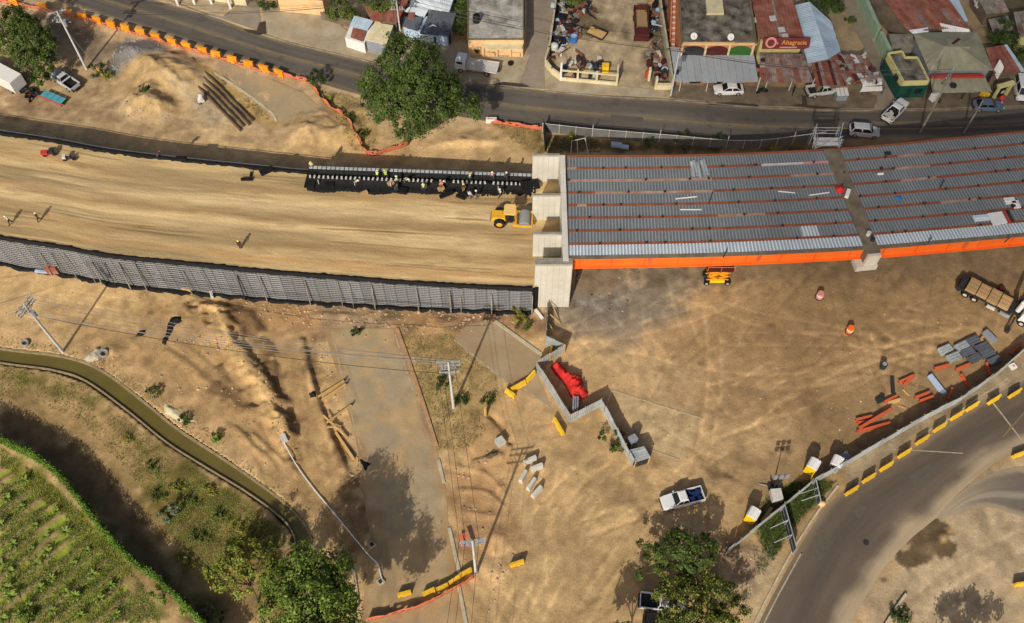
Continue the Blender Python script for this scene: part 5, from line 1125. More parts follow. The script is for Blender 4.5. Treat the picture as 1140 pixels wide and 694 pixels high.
# ---------------------------------------------------------------- buildings north of the road (heights above the local ground)
def W(px, z): return [G(x, y, z) for (x, y) in px]
def block(root, px, z, m, name='wall', z0=-.1, roofm=None, inset=0.0):
    P = W(px, z); c = sum(P, Vector()) / len(P); xy = [(p.x + (c.x - p.x) * inset, p.y + (c.y - p.y) * inset) for p in P]
    b = MB(); b.prism(xy, z0, z - .02); o = b.obj(name, m, root)
    if roofm: r = MB(); r.prism([(p.x, p.y) for p in P], z - .015, z + .14); r.obj('roof', roofm, root)
    return P
def roof(root, px, z, n, mats, rows=1, amp=.045, ribs=3, jit=.02, name='roof_sheet', pick=None, lap=.03):
    "ribbed sheets across a quad: px[0]->px[1] far edge, px[3]->px[2] near edge; z = 4 heights"
    z = z if isinstance(z, (list, tuple)) else [z] * 4; P = [G(p[0], p[1], zz) for p, zz in zip(px, z)]
    for p, zz in zip(P, z): p.z = zz
    for r in range(rows):
        for i in range(n):
            u0, u1 = i / n + .001, (i + 1) / n - .001; v0, v1 = r / rows - (lap if r else 0), (r + 1) / rows; b = MB(); V = []
            js = random.uniform(-jit, jit); k = ribs * 4
            for j in range(k + 1):
                u = u0 + (u1 - u0) * j / k; h = amp * (0, .7, 1, .7)[j % 4] + .03 * (rows - r) + random.uniform(-jit, jit) * .3
                for v in (v0, v1):
                    p = P[0].lerp(P[1], u).lerp(P[3].lerp(P[2], u), v + (js if v == v1 else 0)); V.append((p.x, p.y, p.z + h))
            b.add(V, [(2 * j, 2 * j + 1, 2 * j + 3, 2 * j + 2) for j in range(k)]); m = pick(i, r) if pick else mats[(i * 7 + r * 3 + random.randrange(2)) % len(mats)]
            b.obj(name, m, root)
    return P
def facade(root, a, b_, z0, z1, items, out=.06):
    "items: (name, centre fraction, width, z low, z high, material)"
    d = (b_ - a); L = d.length; r = math.atan2(d.y, d.x); nn = Vector((math.sin(r), -math.cos(r), 0))
    for (nm, f, wd, zl, zh, m) in items:
        c = a + d * f + nn * out * .5; b = MB(); b.box((c.x, c.y, (zl + zh) / 2), (wd, out + .05, zh - zl), r); o = b.obj(nm, m, root)
        if nm == 'window':
            g = MB(); c2 = c + nn * .05; g.box((c2.x, c2.y, (zl + zh) / 2), (wd - .2, out + .02, zh - zl - .2), r); g.obj('pane', M['glass'], o)
def wallrun(name, px, h, m, label, cat='wall', th=.18, z0=-.05, smooth=False):
    "free standing wall along base pixels"
    pts = [G(*p) for p in px]; root = thing(name, label, cat, tuple(pts[0])); o0 = pts[0]
    for a, c in zip(pts[:-1], pts[1:]):
        b = MB(); b.box((((a + c) / 2 - o0).x, ((a + c) / 2 - o0).y, h / 2 + z0), ((c - a).length + th * .98, th, h), ang(a, c)); o = b.obj('wall', m, root)
        cp = MB(); cp.box((((a + c) / 2 - o0).x, ((a + c) / 2 - o0).y, h + z0 + .03), ((c - a).length + th * 1.2, th + .1, .06), ang(a, c)); cp.obj('coping', m, root)
    return root
def T(name, label, cat='house'): return thing(name, label, cat, (0, 118, 0))
def rebase(root):
    "parts are built in world coordinates; move the Empty to their base"
    bpy.context.view_layer.update(); L = Vector(root.location); cs = []
    for ch in root.children: cs += [ch.matrix_world @ Vector(c) for c in ch.bound_box]
    for ch in root.children: ch.location = ch.location - L if False else ch.location
    m_ = sum((c - L for c in cs), Vector()) / len(cs); m_.z = 0
    for ch in root.children: ch.location = ch.location - m_
    root.location = m_
# far top-left house with porch columns
t = T('house', 'house with white porch columns at the top edge beside the concrete forecourt')
block(t, [(178, -32), (276, -20), (270, -10), (184, -22)], 3.2, M['creamwall'], roofm=M['dirtyconc'])
for (x, y) in ((198.5, 6), (236, 5), (257, 9.5), (217, 5)): p = G(x, y); b = MB(); b.box((p.x, p.y, 1.6), (.35, .35, 3.1)); b.obj('column', M['white'], t)
q = W([(178, -22), (272, -12), (262, -3), (186, -10)], 3.2); b = MB(); b.prism([(p.x, p.y) for p in q], 3.15, 3.4); b.obj('porch_roof', M['dirtyconc'], t)
rebase(t)
t = T('house', 'ochre house front with white door at the top edge left of the kiosks')
a, c = G(307, 9), G(358, 14.5); block(t, [(308, -4), (359, 1), (366, -20), (312, -28)], 3.2, M['peach'], roofm=M['dirtyconc'])
facade(t, a, c, 0, 3, [('door', .66, 1.0, 0, 2.1, M['white']), ('window', .3, 1.4, 1, 2.1, M['dullwhite']), ('window', .88, 1.0, 1, 2.1, M['dullwhite']), ('wall_band', .5, 7.2, 2.5, 2.75, M['peach'])], .2); rebase(t)
t = wallrun('garden_wall', [(359, 22), (376, 27), (392, 31)], 1.5, M['dirtyconc'], 'low dark garden wall with iron rails beside the ochre house')
# two kiosks
t = T('kiosk', 'small white kiosk with a bluish sheet roof, left one of two by the road', 'kiosk')
block(t, [(384, 42), (405.5, 49), (416, 26), (394, 19)], 2.1, M['white']); roof(t, [(394.3, 17.8), (416, 23.4), (408.4, 34.6), (388.7, 30)], [2.75, 2.75, 2.4, 2.4], 4, [M['zinc']])
roof(t, [(393, 31), (408, 35), (404, 47), (390, 42)], [2.3, 2.3, 2.2, 2.2], 3, [M['rust'], M['boxtan']])
facade(t, G(385, 48), G(405, 56), 0, 2, [('counter_hatch', .35, 1.4, .9, 1.7, M['dark']), ('door', .8, .7, 0, 1.8, M['dark'])], .1); rebase(t)
t = T('kiosk', 'small grey fronted kiosk with a cream flat roof, right one of two by the road', 'kiosk')
block(t, [(407.5, 45), (430, 50.5), (438, 29), (425, 27), (418.7, 22.5)], 2.5, M['greywall'], roofm=M['creamwall'])
facade(t, G(409, 57), G(431, 62), 0, 2.4, [('shutter', .5, 2.6, .3, 2.0, M['bluewall'])], .1); rebase(t)
# rust roofed house, white sheds, dark roof
t = T('house', 'house with a rusty brown sheet roof behind the two kiosks')
roof(t, [(400, -6), (458, -6), (442, 26), (414, 24)], [3.4, 3.4, 2.9, 2.9], 7, [M['rust']], 2); block(t, [(402, -4), (455, -4), (441, 24), (416, 22)], 2.8, M['dirtyconc']); rebase(t)
t = T('shed', 'shed with a white sheet roof at the top edge left of the stained flat roof', 'shed')
roof(t, [(457, -4), (506, -4), (500, 14), (478, 11)], [3.3, 3.3, 3.0, 3.0], 6, [M['zincwhite']]); roof(t, [(460, 3), (480, 6), (472, 20), (450, 13)], [3.0, 3.0, 2.8, 2.8], 3, [M['zincwhite']]); block(t, [(458, -3), (505, -3), (499, 13), (455, 12)], 2.7, M['greywall']); rebase(t)
t = T('house', 'house with a dark grey sheet roof left of the stained flat roof')
roof(t, [(479, 12), (508, 15), (499, 41), (467, 38.5)], [3.2, 3.2, 2.7, 2.7], 6, [M['zincdark']]); roof(t, [(450, 19), (471, 19), (465, 36), (448, 30)], [2.9, 2.9, 2.5, 2.5], 4, [M['zincdark']])
block(t, [(452, 20), (506, 16), (498, 40), (449, 30)], 2.4, M['bluewall']); p = G(482, 29, 3.0); b = MB(); b.bar((p.x - .6, p.y - .3, 3.06), (p.x, p.y + .1, 3.1), .2, .06); b.bar((p.x, p.y + .1, 3.1), (p.x + .6, p.y - .25, 3.06), .2, .06); b.obj('ridge_cap', M['white'], t)
p = G(458, 18, 2.95); b = MB(); b.box((p.x, p.y, 2.98), (1.0, 1.5, .05)); b.obj('roof_patch', M['rust'], t)
p = G(486, 44); b = MB(); b.box((p.x + 1, p.y - .6, .8), (2.6, 1.2, 1.6)); b.obj('porch', M['dark'], t); rebase(t)
p = G(504, 8, 0); t = tag(MB().cyl((p.x, p.y, 0), (p.x, p.y, 4.0), .75, n=14).obj('water_tank', M['dark'], smooth=True), 'dark water tank standing between the white shed and the stained flat roof', 'tank')
# stained flat roof with peach walls
t = T('house', 'peach house with a stained pale flat roof beside the alley')
block(t, [(521, -14), (583, -14), (583, 44), (521, 44)], 3.4, M['peach'], roofm=M['flatroof'])
a, c = G(521, 57), G(583, 57)
facade(t, a, c, 0, 3.2, [('window', .22, 1.2, 1, 2.1, M['dullwhite']), ('door', .45, 1.0, 0, 2.2, M['dark']), ('window', .65, 1.2, 1, 2.1, M['dullwhite']), ('door', .86, 1.1, 0, 2.2, M['orangewall'])], .15)
for x in (538, 553, 568, 581): p = G(x, 63); b = MB(); b.box((p.x, p.y, .9), (.35, .35, 1.8)); b.obj('gate_post', M['peach'], t)
for (x0, x1) in ((540, 551), (570, 579)): a, c = G(x0, 63.5), G(x1, 63.5); b = MB(); b.box(((a.x + c.x) / 2, a.y, .4), (c.x - a.x, .16, .8)); b.obj('garden_wall', M['peach'], t)
q = W([(536, 46), (583, 46), (581, 55), (540, 55)], 2.6); b = MB(); b.prism([(p.x, p.y) for p in q], 2.5, 2.6); b.obj('porch_roof', M['creamwall'], t)
for (x0, y0, x1, y1) in ((521, 44.4, 583, 44.4), (521, -14, 521, 44), (582.6, -14, 582.6, 44)):
    a, c = G(x0, y0, 3.5), G(x1, y1, 3.5); b = MB(); b.box(((a.x + c.x) / 2, (a.y + c.y) / 2, 3.6), ((c - a).length, .18, .2), ang(a, c)); b.obj('parapet', M['dirtyconc'], t)
rebase(t)
p = G(530.5, 24, 3.55); b = MB(); b.cyl((p.x, p.y, 3.54), (p.x, p.y, 4.7), .58, n=16); b.sphere((p.x, p.y, 4.7), (.58, .58, .2), 16, 3, half=True); tag(b.obj('water_tank', M['black'], smooth=True), 'round black water tank on the stained flat roof', 'tank')
p = G(571, 72); b = MB(); b.cyl((p.x - .35, p.y, .16), (p.x - .35, p.y, .42), .45, n=16); tag(b.obj('tyre', M['black'], smooth=True), 'black tyre lying in front of the peach house', 'tyre')
# alley walls and yard walls
wallrun('alley_wall', [(585, -20), (585, 30)], 2.2, M['kerb'], 'pale wall along the left of the alley beside the peach house')
wallrun('alley_wall', [(622, -20), (617, 20), (611, 62), (607, 74)], 1.9, M['kerb'], 'long stained wall between the alley and the scrap yard')
wallrun('yard_wall', [(608, 75), (614, 83), (624, 90)], 1.4, M['creamwall'], 'short cream wall at the corner of alley and scrap yard')
t = thing('yard_fence', 'cream front wall of the scrap yard with open beams on posts', 'fence', tuple(G(655, 92)))
o0 = Vector(t.location); a, c = G(624, 90), G(686, 95.5); mid_ = (a + c) / 2 - o0
b = MB(); b.box((mid_.x, mid_.y, .35), ((c - a).length, .25, .7), ang(a, c)); b.obj('base_wall', M['creamwall'], t)
b = MB(); b.box((mid_.x, mid_.y, 2.2), ((c - a).length, .2, .22), ang(a, c)); b.obj('top_beam', M['creamwall'], t)
for f in (0, .3, .64, 1): q = a.lerp(c, f) - o0; b = MB(); b.box((q.x, q.y, 1.3 if f not in (0,) else 1.9), (.3, .3, 2.6 if f else 3.8)); b.obj('post', M['creamwall'] if f else M['white'], t)
q = c.lerp(G(687, 84), 1); b = MB(); mm = (c + q) / 2 - o0; b.box((mm.x, mm.y, 1.2), ((q - c).length, .22, 2.4), ang(c, q)); b.obj('side_wall', M['creamwall'], t)
wallrun('yard_wall', [(731, -10), (735, 22), (742, 66), (747, 98)], 2.2, M['kerb'], 'long pale wall between the scrap yard and the grey canopy')
t = thing('gate_pillars', 'cream gate pillars right of the scrap yard entrance', 'gate', tuple(G(728, 97))); o0 = Vector(t.location)
for (x, y, h) in ((722, 89, 2.4), (729.5, 99, 2.4)): q = G(x, y) - o0; b = MB(); b.box((q.x, q.y, h / 2), (.35, .6, h)); b.obj('pillar', M['creamwall'], t)
q = G(739, 99) - o0; b = MB(); b.box((q.x, q.y, .5), (2.4, .5, 1.0)); b.obj('low_wall', M['creamwall'], t); q = G(719.5, 87) - o0; b = MB(); b.box((q.x, q.y, .8), (.6, .3, 1.4)); b.obj('red_panel', M['red'], t)
# scrap heaps and yard things
def heap(lab, spots, n, seed):
    r = random.Random(seed); c0 = GT(*spots[0]); t = thing('scrap_heap', lab, 'scrap', tuple(c0))
    for i in range(n):
        s = spots[r.randrange(len(spots))]; p = GT(s[0] + r.gauss(0, 3.5), min(s[1] + r.gauss(0, 4.5), 87)) - c0; b = MB(); mm = r.choice(['dark', 'rust', 'darkred', 'galv', 'dullwhite', 'boxtan', 'dark', 'black', 'rust2', 'dark', 'oldconc', 'rust', 'bluewall'])
        k = r.random(); z = r.uniform(.1, .8)
        if k < .35: b.bar((p.x, p.y, z), (p.x + r.uniform(-1.6, 1.6), p.y + r.uniform(-1.6, 1.6), z + r.uniform(-.2, .7)), r.uniform(.08, .25), r.uniform(.06, .2))
        elif k < .6: b.cyl((p.x, p.y, .02), (p.x + r.uniform(-.1, .1), p.y, r.uniform(.3, .9)), r.uniform(.25, .5), n=10)
        else: b.box((p.x, p.y, z), (r.uniform(.4, 1.7), r.uniform(.3, 1.1), r.uniform(.1, .8)), r.random() * 3, top=r.uniform(.7, 1))
        b.obj('scrap_piece', M[mm], t)
    return t
heap('heap of mixed scrap metal along the left wall of the scrap yard', [(624, 12), (628, 22), (622, 34), (634, 8), (645, 14), (626, 46), (620, 40), (652, 12), (634, 26), (618, 64), (640, 36)], 130, 1)
heap('heap of dark scrap between the red stake lorry and the right yard wall', [(727, 20), (729, 32), (730, 42), (728, 60), (732, 68), (738, 76), (726, 74), (737, 86), (731, 10)], 90, 2)
heap('strip of low scrap and weeds just behind the scrap yard front fence', [(632, 72), (645, 70), (655, 74), (668, 70), (640, 80), (660, 84)], 36, 3)
p = GT(638.5, 46); t = thing('drum', 'blue plastic drum in the scrap yard', 'drum', tuple(p)); b = MB(); b.cyl((0, 0, 0), (0, 0, 1.1), .62, n=14); b.obj('shell', M['blue'], t, smooth=True); b = MB(); b.cyl((0, 0, 1.1), (0, 0, 1.16), .45, n=14); b.obj('lid', M['bluewall'], t)
p = GT(650, 36); tag(MB().box((p.x, p.y, .5), (1.3, 1.0, 1.0), .6).obj('crate', M['blue']), 'blue crate beside the tan handcart in the scrap yard', 'crate')['north'] = 1
p = GT(617, 58); b = MB(); b.cyl((p.x, p.y, 0), (p.x, p.y, 1.5), .6, n=14); b.sphere((p.x, p.y, 1.5), (.6, .6, .25), 14, 3, half=True); tag(b.obj('water_tank', M['dullwhite'], smooth=True), 'whitish water tank by the left wall of the scrap yard', 'tank')
p = GT(673.5, 79); t = thing('metal_bin', 'yellow metal bin behind the scrap yard front fence', 'bin', tuple(p)); b = MB(); b.box((0, 0, .6), (1.0, .9, 1.2)); b.obj('bin_body', M['yellow'], t); b = MB(); b.box((0, 0, 1.22), (1.05, .95, .06)); b.obj('lid', M['ybar'], t)
p = GT(664, 40); t = thing('handcart', 'tan plank handcart lying in the scrap yard', 'cart', tuple(p), -.55); b = MB(); b.box((0, 0, .5), (2.9, 1.9, .1)); b.obj('plank_bed', M['wood'], t)
b = MB()
for y in (-.95, .95): b.box((0, y, .6), (2.9, .08, .3))
b.box((1.45, 0, .6), (.08, 1.9, .3)); b.obj('side_board', M['dark'], t); wheel(t, -.6, .8, .3, .15); wheel(t, -.6, -.8, .3, .15); b = MB(); b.bar((-1.4, 0, .5), (-2.6, .1, .35), .1, .1); b.obj('draw_bar', M['dark'], t)
# outdoor stairs, arcade building with the grey canopy
t = T('staircase', 'orange outdoor stairs with white treads left of the arcade building', 'stairs')
a = G(750.5, 52); e = G(749, -14); n = 16
for i in range(n):
    q = a.lerp(e, i / n); z = .3 + i * .33; b = MB(); b.box((q.x, q.y + .3, z / 2), (1.35, (e.y - a.y) / n + .01, z), 0, 0); b.box((q.x - .05, q.y + .18, z + .02), (1.2, (e.y - a.y) / n * .5, .05), 0, 1); b.obj('step', [M['orangewall'], M['white']], t)
for s in (-.75, .75): b = MB(); b.add([(a.x + s - .08, a.y, 0), (a.x + s + .08, a.y, 0), (e.x + s + .08, e.y, 0), (e.x + s - .08, e.y, 0), (a.x + s - .08, a.y, 1.2), (a.x + s + .08, a.y, 1.2), (e.x + s + .08, e.y, 6.2), (e.x + s - .08, e.y, 6.2)], [(4, 5, 6, 7), (0, 1, 5, 4), (1, 2, 6, 5), (2, 3, 7, 6), (3, 0, 4, 7)]); b.obj('balustrade', M['orangewall'], t)
rebase(t)
t = T('shop_building', 'two storey arcade building with a mouldy flat roof and a grey canopy', 'building')
P = block(t, [(755, -18), (833, -18), (842, 48), (759, 48)], 6.0, M['orangewall'], roofm=M['darkroof'])
a, c = P[3], P[2]; a = Vector((a.x, a.y, 0)); c = Vector((c.x, c.y, 0)); d = (c - a); r_ = math.atan2(d.y, d.x)
for i, mm in enumerate(('dark', 'darkred', 'archgreen')):
    cc = a + d * (.18 + i * .315); b = MB(); pts = [(-1.75, 3.6), (1.75, 3.6)] + [(1.75 * math.cos(t_), 4.35 + 1.05 * math.sin(t_)) for t_ in [k * math.pi / 10 for k in range(11)]]
    V = [(cc.x + x * math.cos(r_), cc.y - .09 + x * math.sin(r_), z) for x, z in pts] + [(cc.x + x * math.cos(r_), cc.y + .1 + x * math.sin(r_), z) for x, z in pts]; n = len(pts)
    b.add(V, [tuple(range(n))] + [(i_, i_ + n, (i_ + 1) % n + n, (i_ + 1) % n) for i_ in range(n)]); b.obj('arch', M[mm], t)
b = MB(); mm = (a + c) / 2; b.box((mm.x, mm.y - .1, 5.95), (d.length + .1, .3, .42), r_); b.obj('cornice', M['peach'], t)
for i in range(4): q = a + d * (.02 + i * .318); b = MB(); b.box((q.x, q.y - .08, 4.7), (.3, .2, 2.2), r_); b.obj('pilaster', M['creamwall'], t)
for (x0, y0, x1, y1) in ((755.3, -18, 759.5, 48), (832.6, -18, 841.6, 48)):
    u, v = G(x0, y0, 6.3), G(x1, y1, 6.3); b = MB(); b.box(((u.x + v.x) / 2, (u.y + v.y) / 2, 6.25), ((v - u).length, .22, .5), ang(u, v)); b.obj('parapet', M['dirtyconc'], t)
q = W([(785, -8), (803, -8), (806, 15), (787, 15)], 6.5); b = MB(); b.prism([(p.x, p.y) for p in q], 6.14, 6.6); b.obj('skylight_block', M['creamwall'], t)
q = W([(818, 40), (840, 40), (842, 47), (818, 47)], 6.3); b = MB(); b.prism([(p.x, p.y) for p in q], 6.14, 6.4); b.obj('roof_slab', M['dirtyconc'], t)
roof(t, [(746, 52.5), (839, 58), (844.5, 92), (752, 92)], [3.55, 3.55, 3.05, 3.05], 12, [M['canopy']], 1, .03)
for x in (756, 786, 815, 842): q = G(x, 102); b = MB(); b.cyl((q.x, q.y, 0), (q.x, q.y, 3.0), .09, n=8); b.obj('canopy_post', M['dullwhite'], t)
u, v = G(752, 100), G(842, 100); u = u + Vector((0, 1.6, 0)); v = v + Vector((0, 1.6, 0)); b = MB(); b.box(((u.x + v.x) / 2, u.y, 1.4), ((v - u).length, .2, 2.8)); b.obj('shop_front', M['orangewall'], t)
facade(t, u, v, 0, 3, [('door', .25, 1.6, 0, 2.3, M['dark']), ('door', .5, 1.6, 0, 2.3, M['dark']), ('shutter', .75, 2.6, 0, 2.4, M['greywall'])], .3); rebase(t)
for (x, y, lab) in ((772, 42, 'white satellite dish on the mouldy flat roof, left one'), (813, 43, 'white satellite dish on the mouldy flat roof, right one by the slab')):
    p = G(x, y, 6.4); t = thing('satellite_dish', lab, 'dish', (p.x, p.y, 6.14)); b = MB(); b.cyl((0, 0, 0), (0, 0, .5), .05); b.obj('mast', M['dark'], t)
    b = MB(); d_ = Vector((.1, -.75, .66)).normalized(); b.cyl(Vector((0, 0, .55)), Vector((0, 0, .55)) + d_ * .12, .2, .52, n=16); b.obj('dish', M['white'], t, smooth=True); b = MB(); b.bar((0, -.1, .5), (.05, -.6, .85), .04, .04); b.obj('feed_arm', M['dark'], t)
# red roofed shop with the sign
t = T('shop_building', 'shop with a rusty red roof, red sign board and a rusted porch roof', 'building')
roof(t, [(834, -10), (856, -10), (868, 45), (846, 45)], [5.4, 5.4, 4.9, 4.9], 2, [M['rust']], 9, pick=lambda i, r: M['rust']); roof(t, [(858, -10), (879, -10), (896, 45), (871, 45)], [5.4, 5.4, 4.9, 4.9], 2, [M['rust']], 9, pick=lambda i, r: M['rust'])
for (x0, y0, x1, y1) in ((857, -10, 869.5, 45),): u, v = G(x0, y0, 5.45), G(x1, y1, 5.0); b = MB(); b.bar((u.x, u.y, 5.5), (v.x, v.y, 5.05), .35, .06); b.obj('ridge_cap', M['oldconc'], t)
for (x, y) in ((870, 34), (874, 41), (838, 24), (860, 22)): p = G(x, y, 5.15); b = MB(); b.box((p.x, p.y, 5.2 + (45 - y) * .009), (1.0, 1.1, .05), .1); b.obj('roof_patch', M['dullwhite'], t)
block(t, [(836, -10), (878, -10), (894, 46), (847, 46)], 4.7, M['yellowwall'])
a, c = G(847, 44 + 19), G(898, 44 + 19); 
facade(t, a, c, 0, 4.7, [('shutter', .22, 1.8, 3.3, 4.0, M['ybar']), ('shutter', .62, 1.8, 3.3, 4.0, M['ybar']), ('opening', .9, .7, 3.0, 4.1, M['dark'])], .2)
roof(t, [(845, 60.5), (894, 60.5), (906, 92), (847, 92)], [3.3, 3.3, 2.75, 2.75], 9, [M['rust2']], 2, pick=lambda i, r: M['rust2'] if r == 0 or i % 3 else M['rust'])
for x in (851, 878, 902): q = G(x, 101.5); b = MB(); b.cyl((q.x, q.y, 0), (q.x, q.y, 2.75), .09, n=8); b.obj('porch_post', M['dullwhite'], t)
u, v = G(849, 99) + Vector((0, 2, 0)), G(902, 99) + Vector((0, 2, 0)); b = MB(); b.box(((u.x + v.x) / 2, u.y, 1.3), ((v - u).length, .2, 2.6)); b.obj('shop_front', M['dirtyconc'], t); facade(t, u, v, 0, 2.6, [('door', .3, 1.4, 0, 2.2, M['dark']), ('door', .7, 1.4, 0, 2.2, M['dark'])], .3)
p = G(849, 68, 3.25); b = MB(); b.cyl((p.x, p.y, 3.32), (p.x, p.y, 3.5), .35, n=12); b.obj('roof_vent', M['dark'], t); rebase(t)
sg = T('sign_board', 'red sign board with orange lettering above the rusted porch roof', 'sign')
a, c = G(848, 55, 4.2), G(900.5, 55, 4.2); r_ = ang(a, c); L = (c - a).length; mm = (a + c) / 2; sg.location = (mm.x, mm.y, 4.15); sg.rotation_euler = (0, 0, r_); TILT = R(24)
MS = Matrix.Rotation(-TILT, 4, 'X')
b = MB(); b.box((0, 0, .95), (L, .1, 1.75)); bd = b.obj('board', M['signred'], sg); bd.rotation_euler = (-TILT, 0, 0)
def lettering(text, size, x, z, m, par, y=-.06):
    cu = bpy.data.curves.new('lettering', 'FONT'); cu.body = text; cu.size = size; cu.extrude = .012; cu.align_x = 'CENTER'; cu.offset = .012 * size
    o = bpy.data.objects.new('lettering', cu); col.objects.link(o); bpy.context.view_layer.update(); me = bpy.data.meshes.new_from_object(o.evaluated_get(bpy.context.evaluated_depsgraph_get())); bpy.data.objects.remove(o); me.materials.clear()
    me.name = 'lettering'; o = meshobj('lettering', me, m, par); o.location = (x, y, z); o.rotation_euler = (math.pi / 2, 0, 0); return o
lettering('Altagracia', .95, 1.2, .8, M['signorange'], bd); lettering('La', .7, -1.5, .85, M['pinkish'], bd)
b = MB(); b.cyl((-L / 2 + 1.25, -.05, 1.1), (-L / 2 + 1.25, -.075, 1.1), .85, n=24); o = b.obj('emblem', M['pinkish'], bd); o.scale = (1, 1, 1)
b = MB(); b.cyl((-L / 2 + 1.25, -.076, 1.05), (-L / 2 + 1.25, -.085, 1.05), .55, n=20); b.obj('emblem_centre', M['signred'], bd)
b = MB(); b.box((.4, -.06, .35), (2.6, .02, .2)); b.obj('caption_bar', M['pinkish'], bd)
# grey gable shed
t = T('shed', 'long shed with a blue grey gable roof right of the red sign', 'shed')
roof(t, [(882, 6.5), (882, 6.5), (899, 70), (899, 70)], 4.0, 1, [M['zinc']]) if False else None
P4 = [(882, 6.5), (901, 3), (922, 67), (899, 70)]
def roofv(px, z, n, m): return roof(t, [px[0], px[3], px[2], px[1]], [z[0], z[3], z[2], z[1]], n, m)
roof(t, [(901, 2), (922.5, 66), (899, 70.5), (882, 6.5)], [5.4, 5.4, 4.1, 4.1], 12, [M['zinc']]); roof(t, [(922.5, 66), (901, 2), (925, 24), (936, 57)], [5.4, 5.4, 4.1, 4.1], 10, [M['zinc']])
block(t, [(884, 9), (903, 6), (923, 26), (934, 56), (920, 64), (900, 68)], 3.9, M['greywall']); rebase(t)
# patched shack
t = T('shack', 'shack with patchwork roof of rusty and pale sheets at the side lane corner', 'shack')
roof(t, [(903, 69), (932, 69.5), (940, 95), (909, 96.5)], [3.2, 3.2, 2.8, 2.8], 8, [M['rust'], M['zincwhite'], M['darkred'], M['rust']], 1, pick=lambda i, r: [M['rust'], M['darkred'], M['rust2'], M['rust']][i % 4])
roof(t, [(921, 62), (962, 62), (984, 92), (936, 95)], [3.1, 3.1, 2.7, 2.7], 8, [], 3, pick=lambda i, r: random.choice([M['rust'], M['rust2'], M['rust2'], M['zincwhite'], M['darkred']]), jit=.05)
for i in range(40):
    f, g = random.random(), random.random(); x = 924 + f * 38 + g * 20; y = 60 + g * 32; p = G(x, y, 3.0); b = MB(); b.box((p.x, p.y, 3.14 - g * .3 + random.uniform(0, .12)), (random.uniform(.3, 1.0), random.uniform(.2, .7), .12), random.random() * 3); b.obj('roof_weight', random.choice([M['dullwhite'], M['oldconc'], M['rust'], M['dark'], M['oldconc']]), t)
block(t, [(906, 72), (960, 66), (980, 90), (912, 93)], 2.5, M['dirtyconc']); rebase(t)
t = T('stall', 'white tilted awning sheets at the lane corner of the patched shack', 'stall'); roof(t, [(961, 91), (982, 90.5), (982, 95), (960, 97)], [2.2, 2.2, 2.0, 2.0], 3, [M['white']]); roof(t, [(960, 97), (982, 96.5), (982.5, 101.5), (957, 103)], [1.7, 1.7, 1.5, 1.5], 3, [M['white']])
for (x, y) in ((959, 106), (981, 105)): q = G(x, y); b = MB(); b.cyl((q.x, q.y, 0), (q.x, q.y, 1.6), .06); b.obj('post', M['dark'], t)
rebase(t)
t = T('stall', 'small stall of white panels on the pavement in front of the patched shack', 'stall'); q = G(935, 109); b = MB(); b.box((q.x, q.y, .6), (1.6, 1.5, 1.2)); b.obj('counter', M['greywall'], t)
for i in range(3): b = MB(); b.box((q.x - .6 + i * .6, q.y, 1.3 + i * .02), (.52, 1.6, .06)); b.obj('top_panel', M['white'], t)
rebase(t)
# green wall, yellow flat roof house
t = wallrun('lane_wall', [(948, -12), (973, 44)], 2.6, M['greenwall'], 'pale green wall along the side lane at the top, longer piece', th=.5); wallrun('lane_wall', [(976, 50), (985.5, 70)], 2.6, M['greenwall'], 'pale green wall along the side lane beside the yellow house, shorter piece', th=.5)
t = T('house', 'small yellow house with a mouldy flat roof beside the beige hipped roof')
P = block(t, [(988.5, 60), (1004, 57.5), (1007.5, 64.5), (1021, 64.5), (1034, 90.5), (1006, 91.5)], 3.3, M['yellowwall']); q = W([(990, 61), (1003, 59), (1007, 66), (1020.5, 66), (1032, 89.5), (1007, 90)], 3.3); b = MB(); b.prism([(p.x, p.y) for p in q], 3.2, 3.34); b.obj('roof', M['darkroof'], t)
P = W([(988.5, 60), (1004, 57.5), (1007.5, 64.5), (1021, 64.5), (1034, 90.5), (1006, 91.5)], 3.4)
for u, v in zip(P, P[1:] + P[:1]): b = MB(); b.box(((u.x + v.x) / 2, (u.y + v.y) / 2, 3.4), ((v - u).length, .2, .4), ang(u, v)); b.obj('parapet', M['yellowwall'], t)
u, v = P[0].copy(), P[5].copy(); q = u.lerp(v, .5); r_ = ang(u, v); b = MB(); b.box((q.x - .16, q.y, 1.1), ((v - u).length, .2, 2.2), r_); b.obj('green_wall', M['deepgreen'], t)
b = MB(); q = u.lerp(v, .72); b.box((q.x - .2, q.y, 2.6), (.9, .2, .9), r_); b.obj('window', M['dark'], t)
u, v = P[5].copy(), P[4].copy(); facade(t, Vector((u.x, u.y, 0)), Vector((v.x, v.y, 0)), 0, 3, [('shop_front', .5, 4.2, .1, 2.5, M['deepgreen']), ('door', .35, 1, 0, 2.1, M['dark']), ('window', .75, 1.2, 1, 2, M['dark'])], .15); rebase(t)
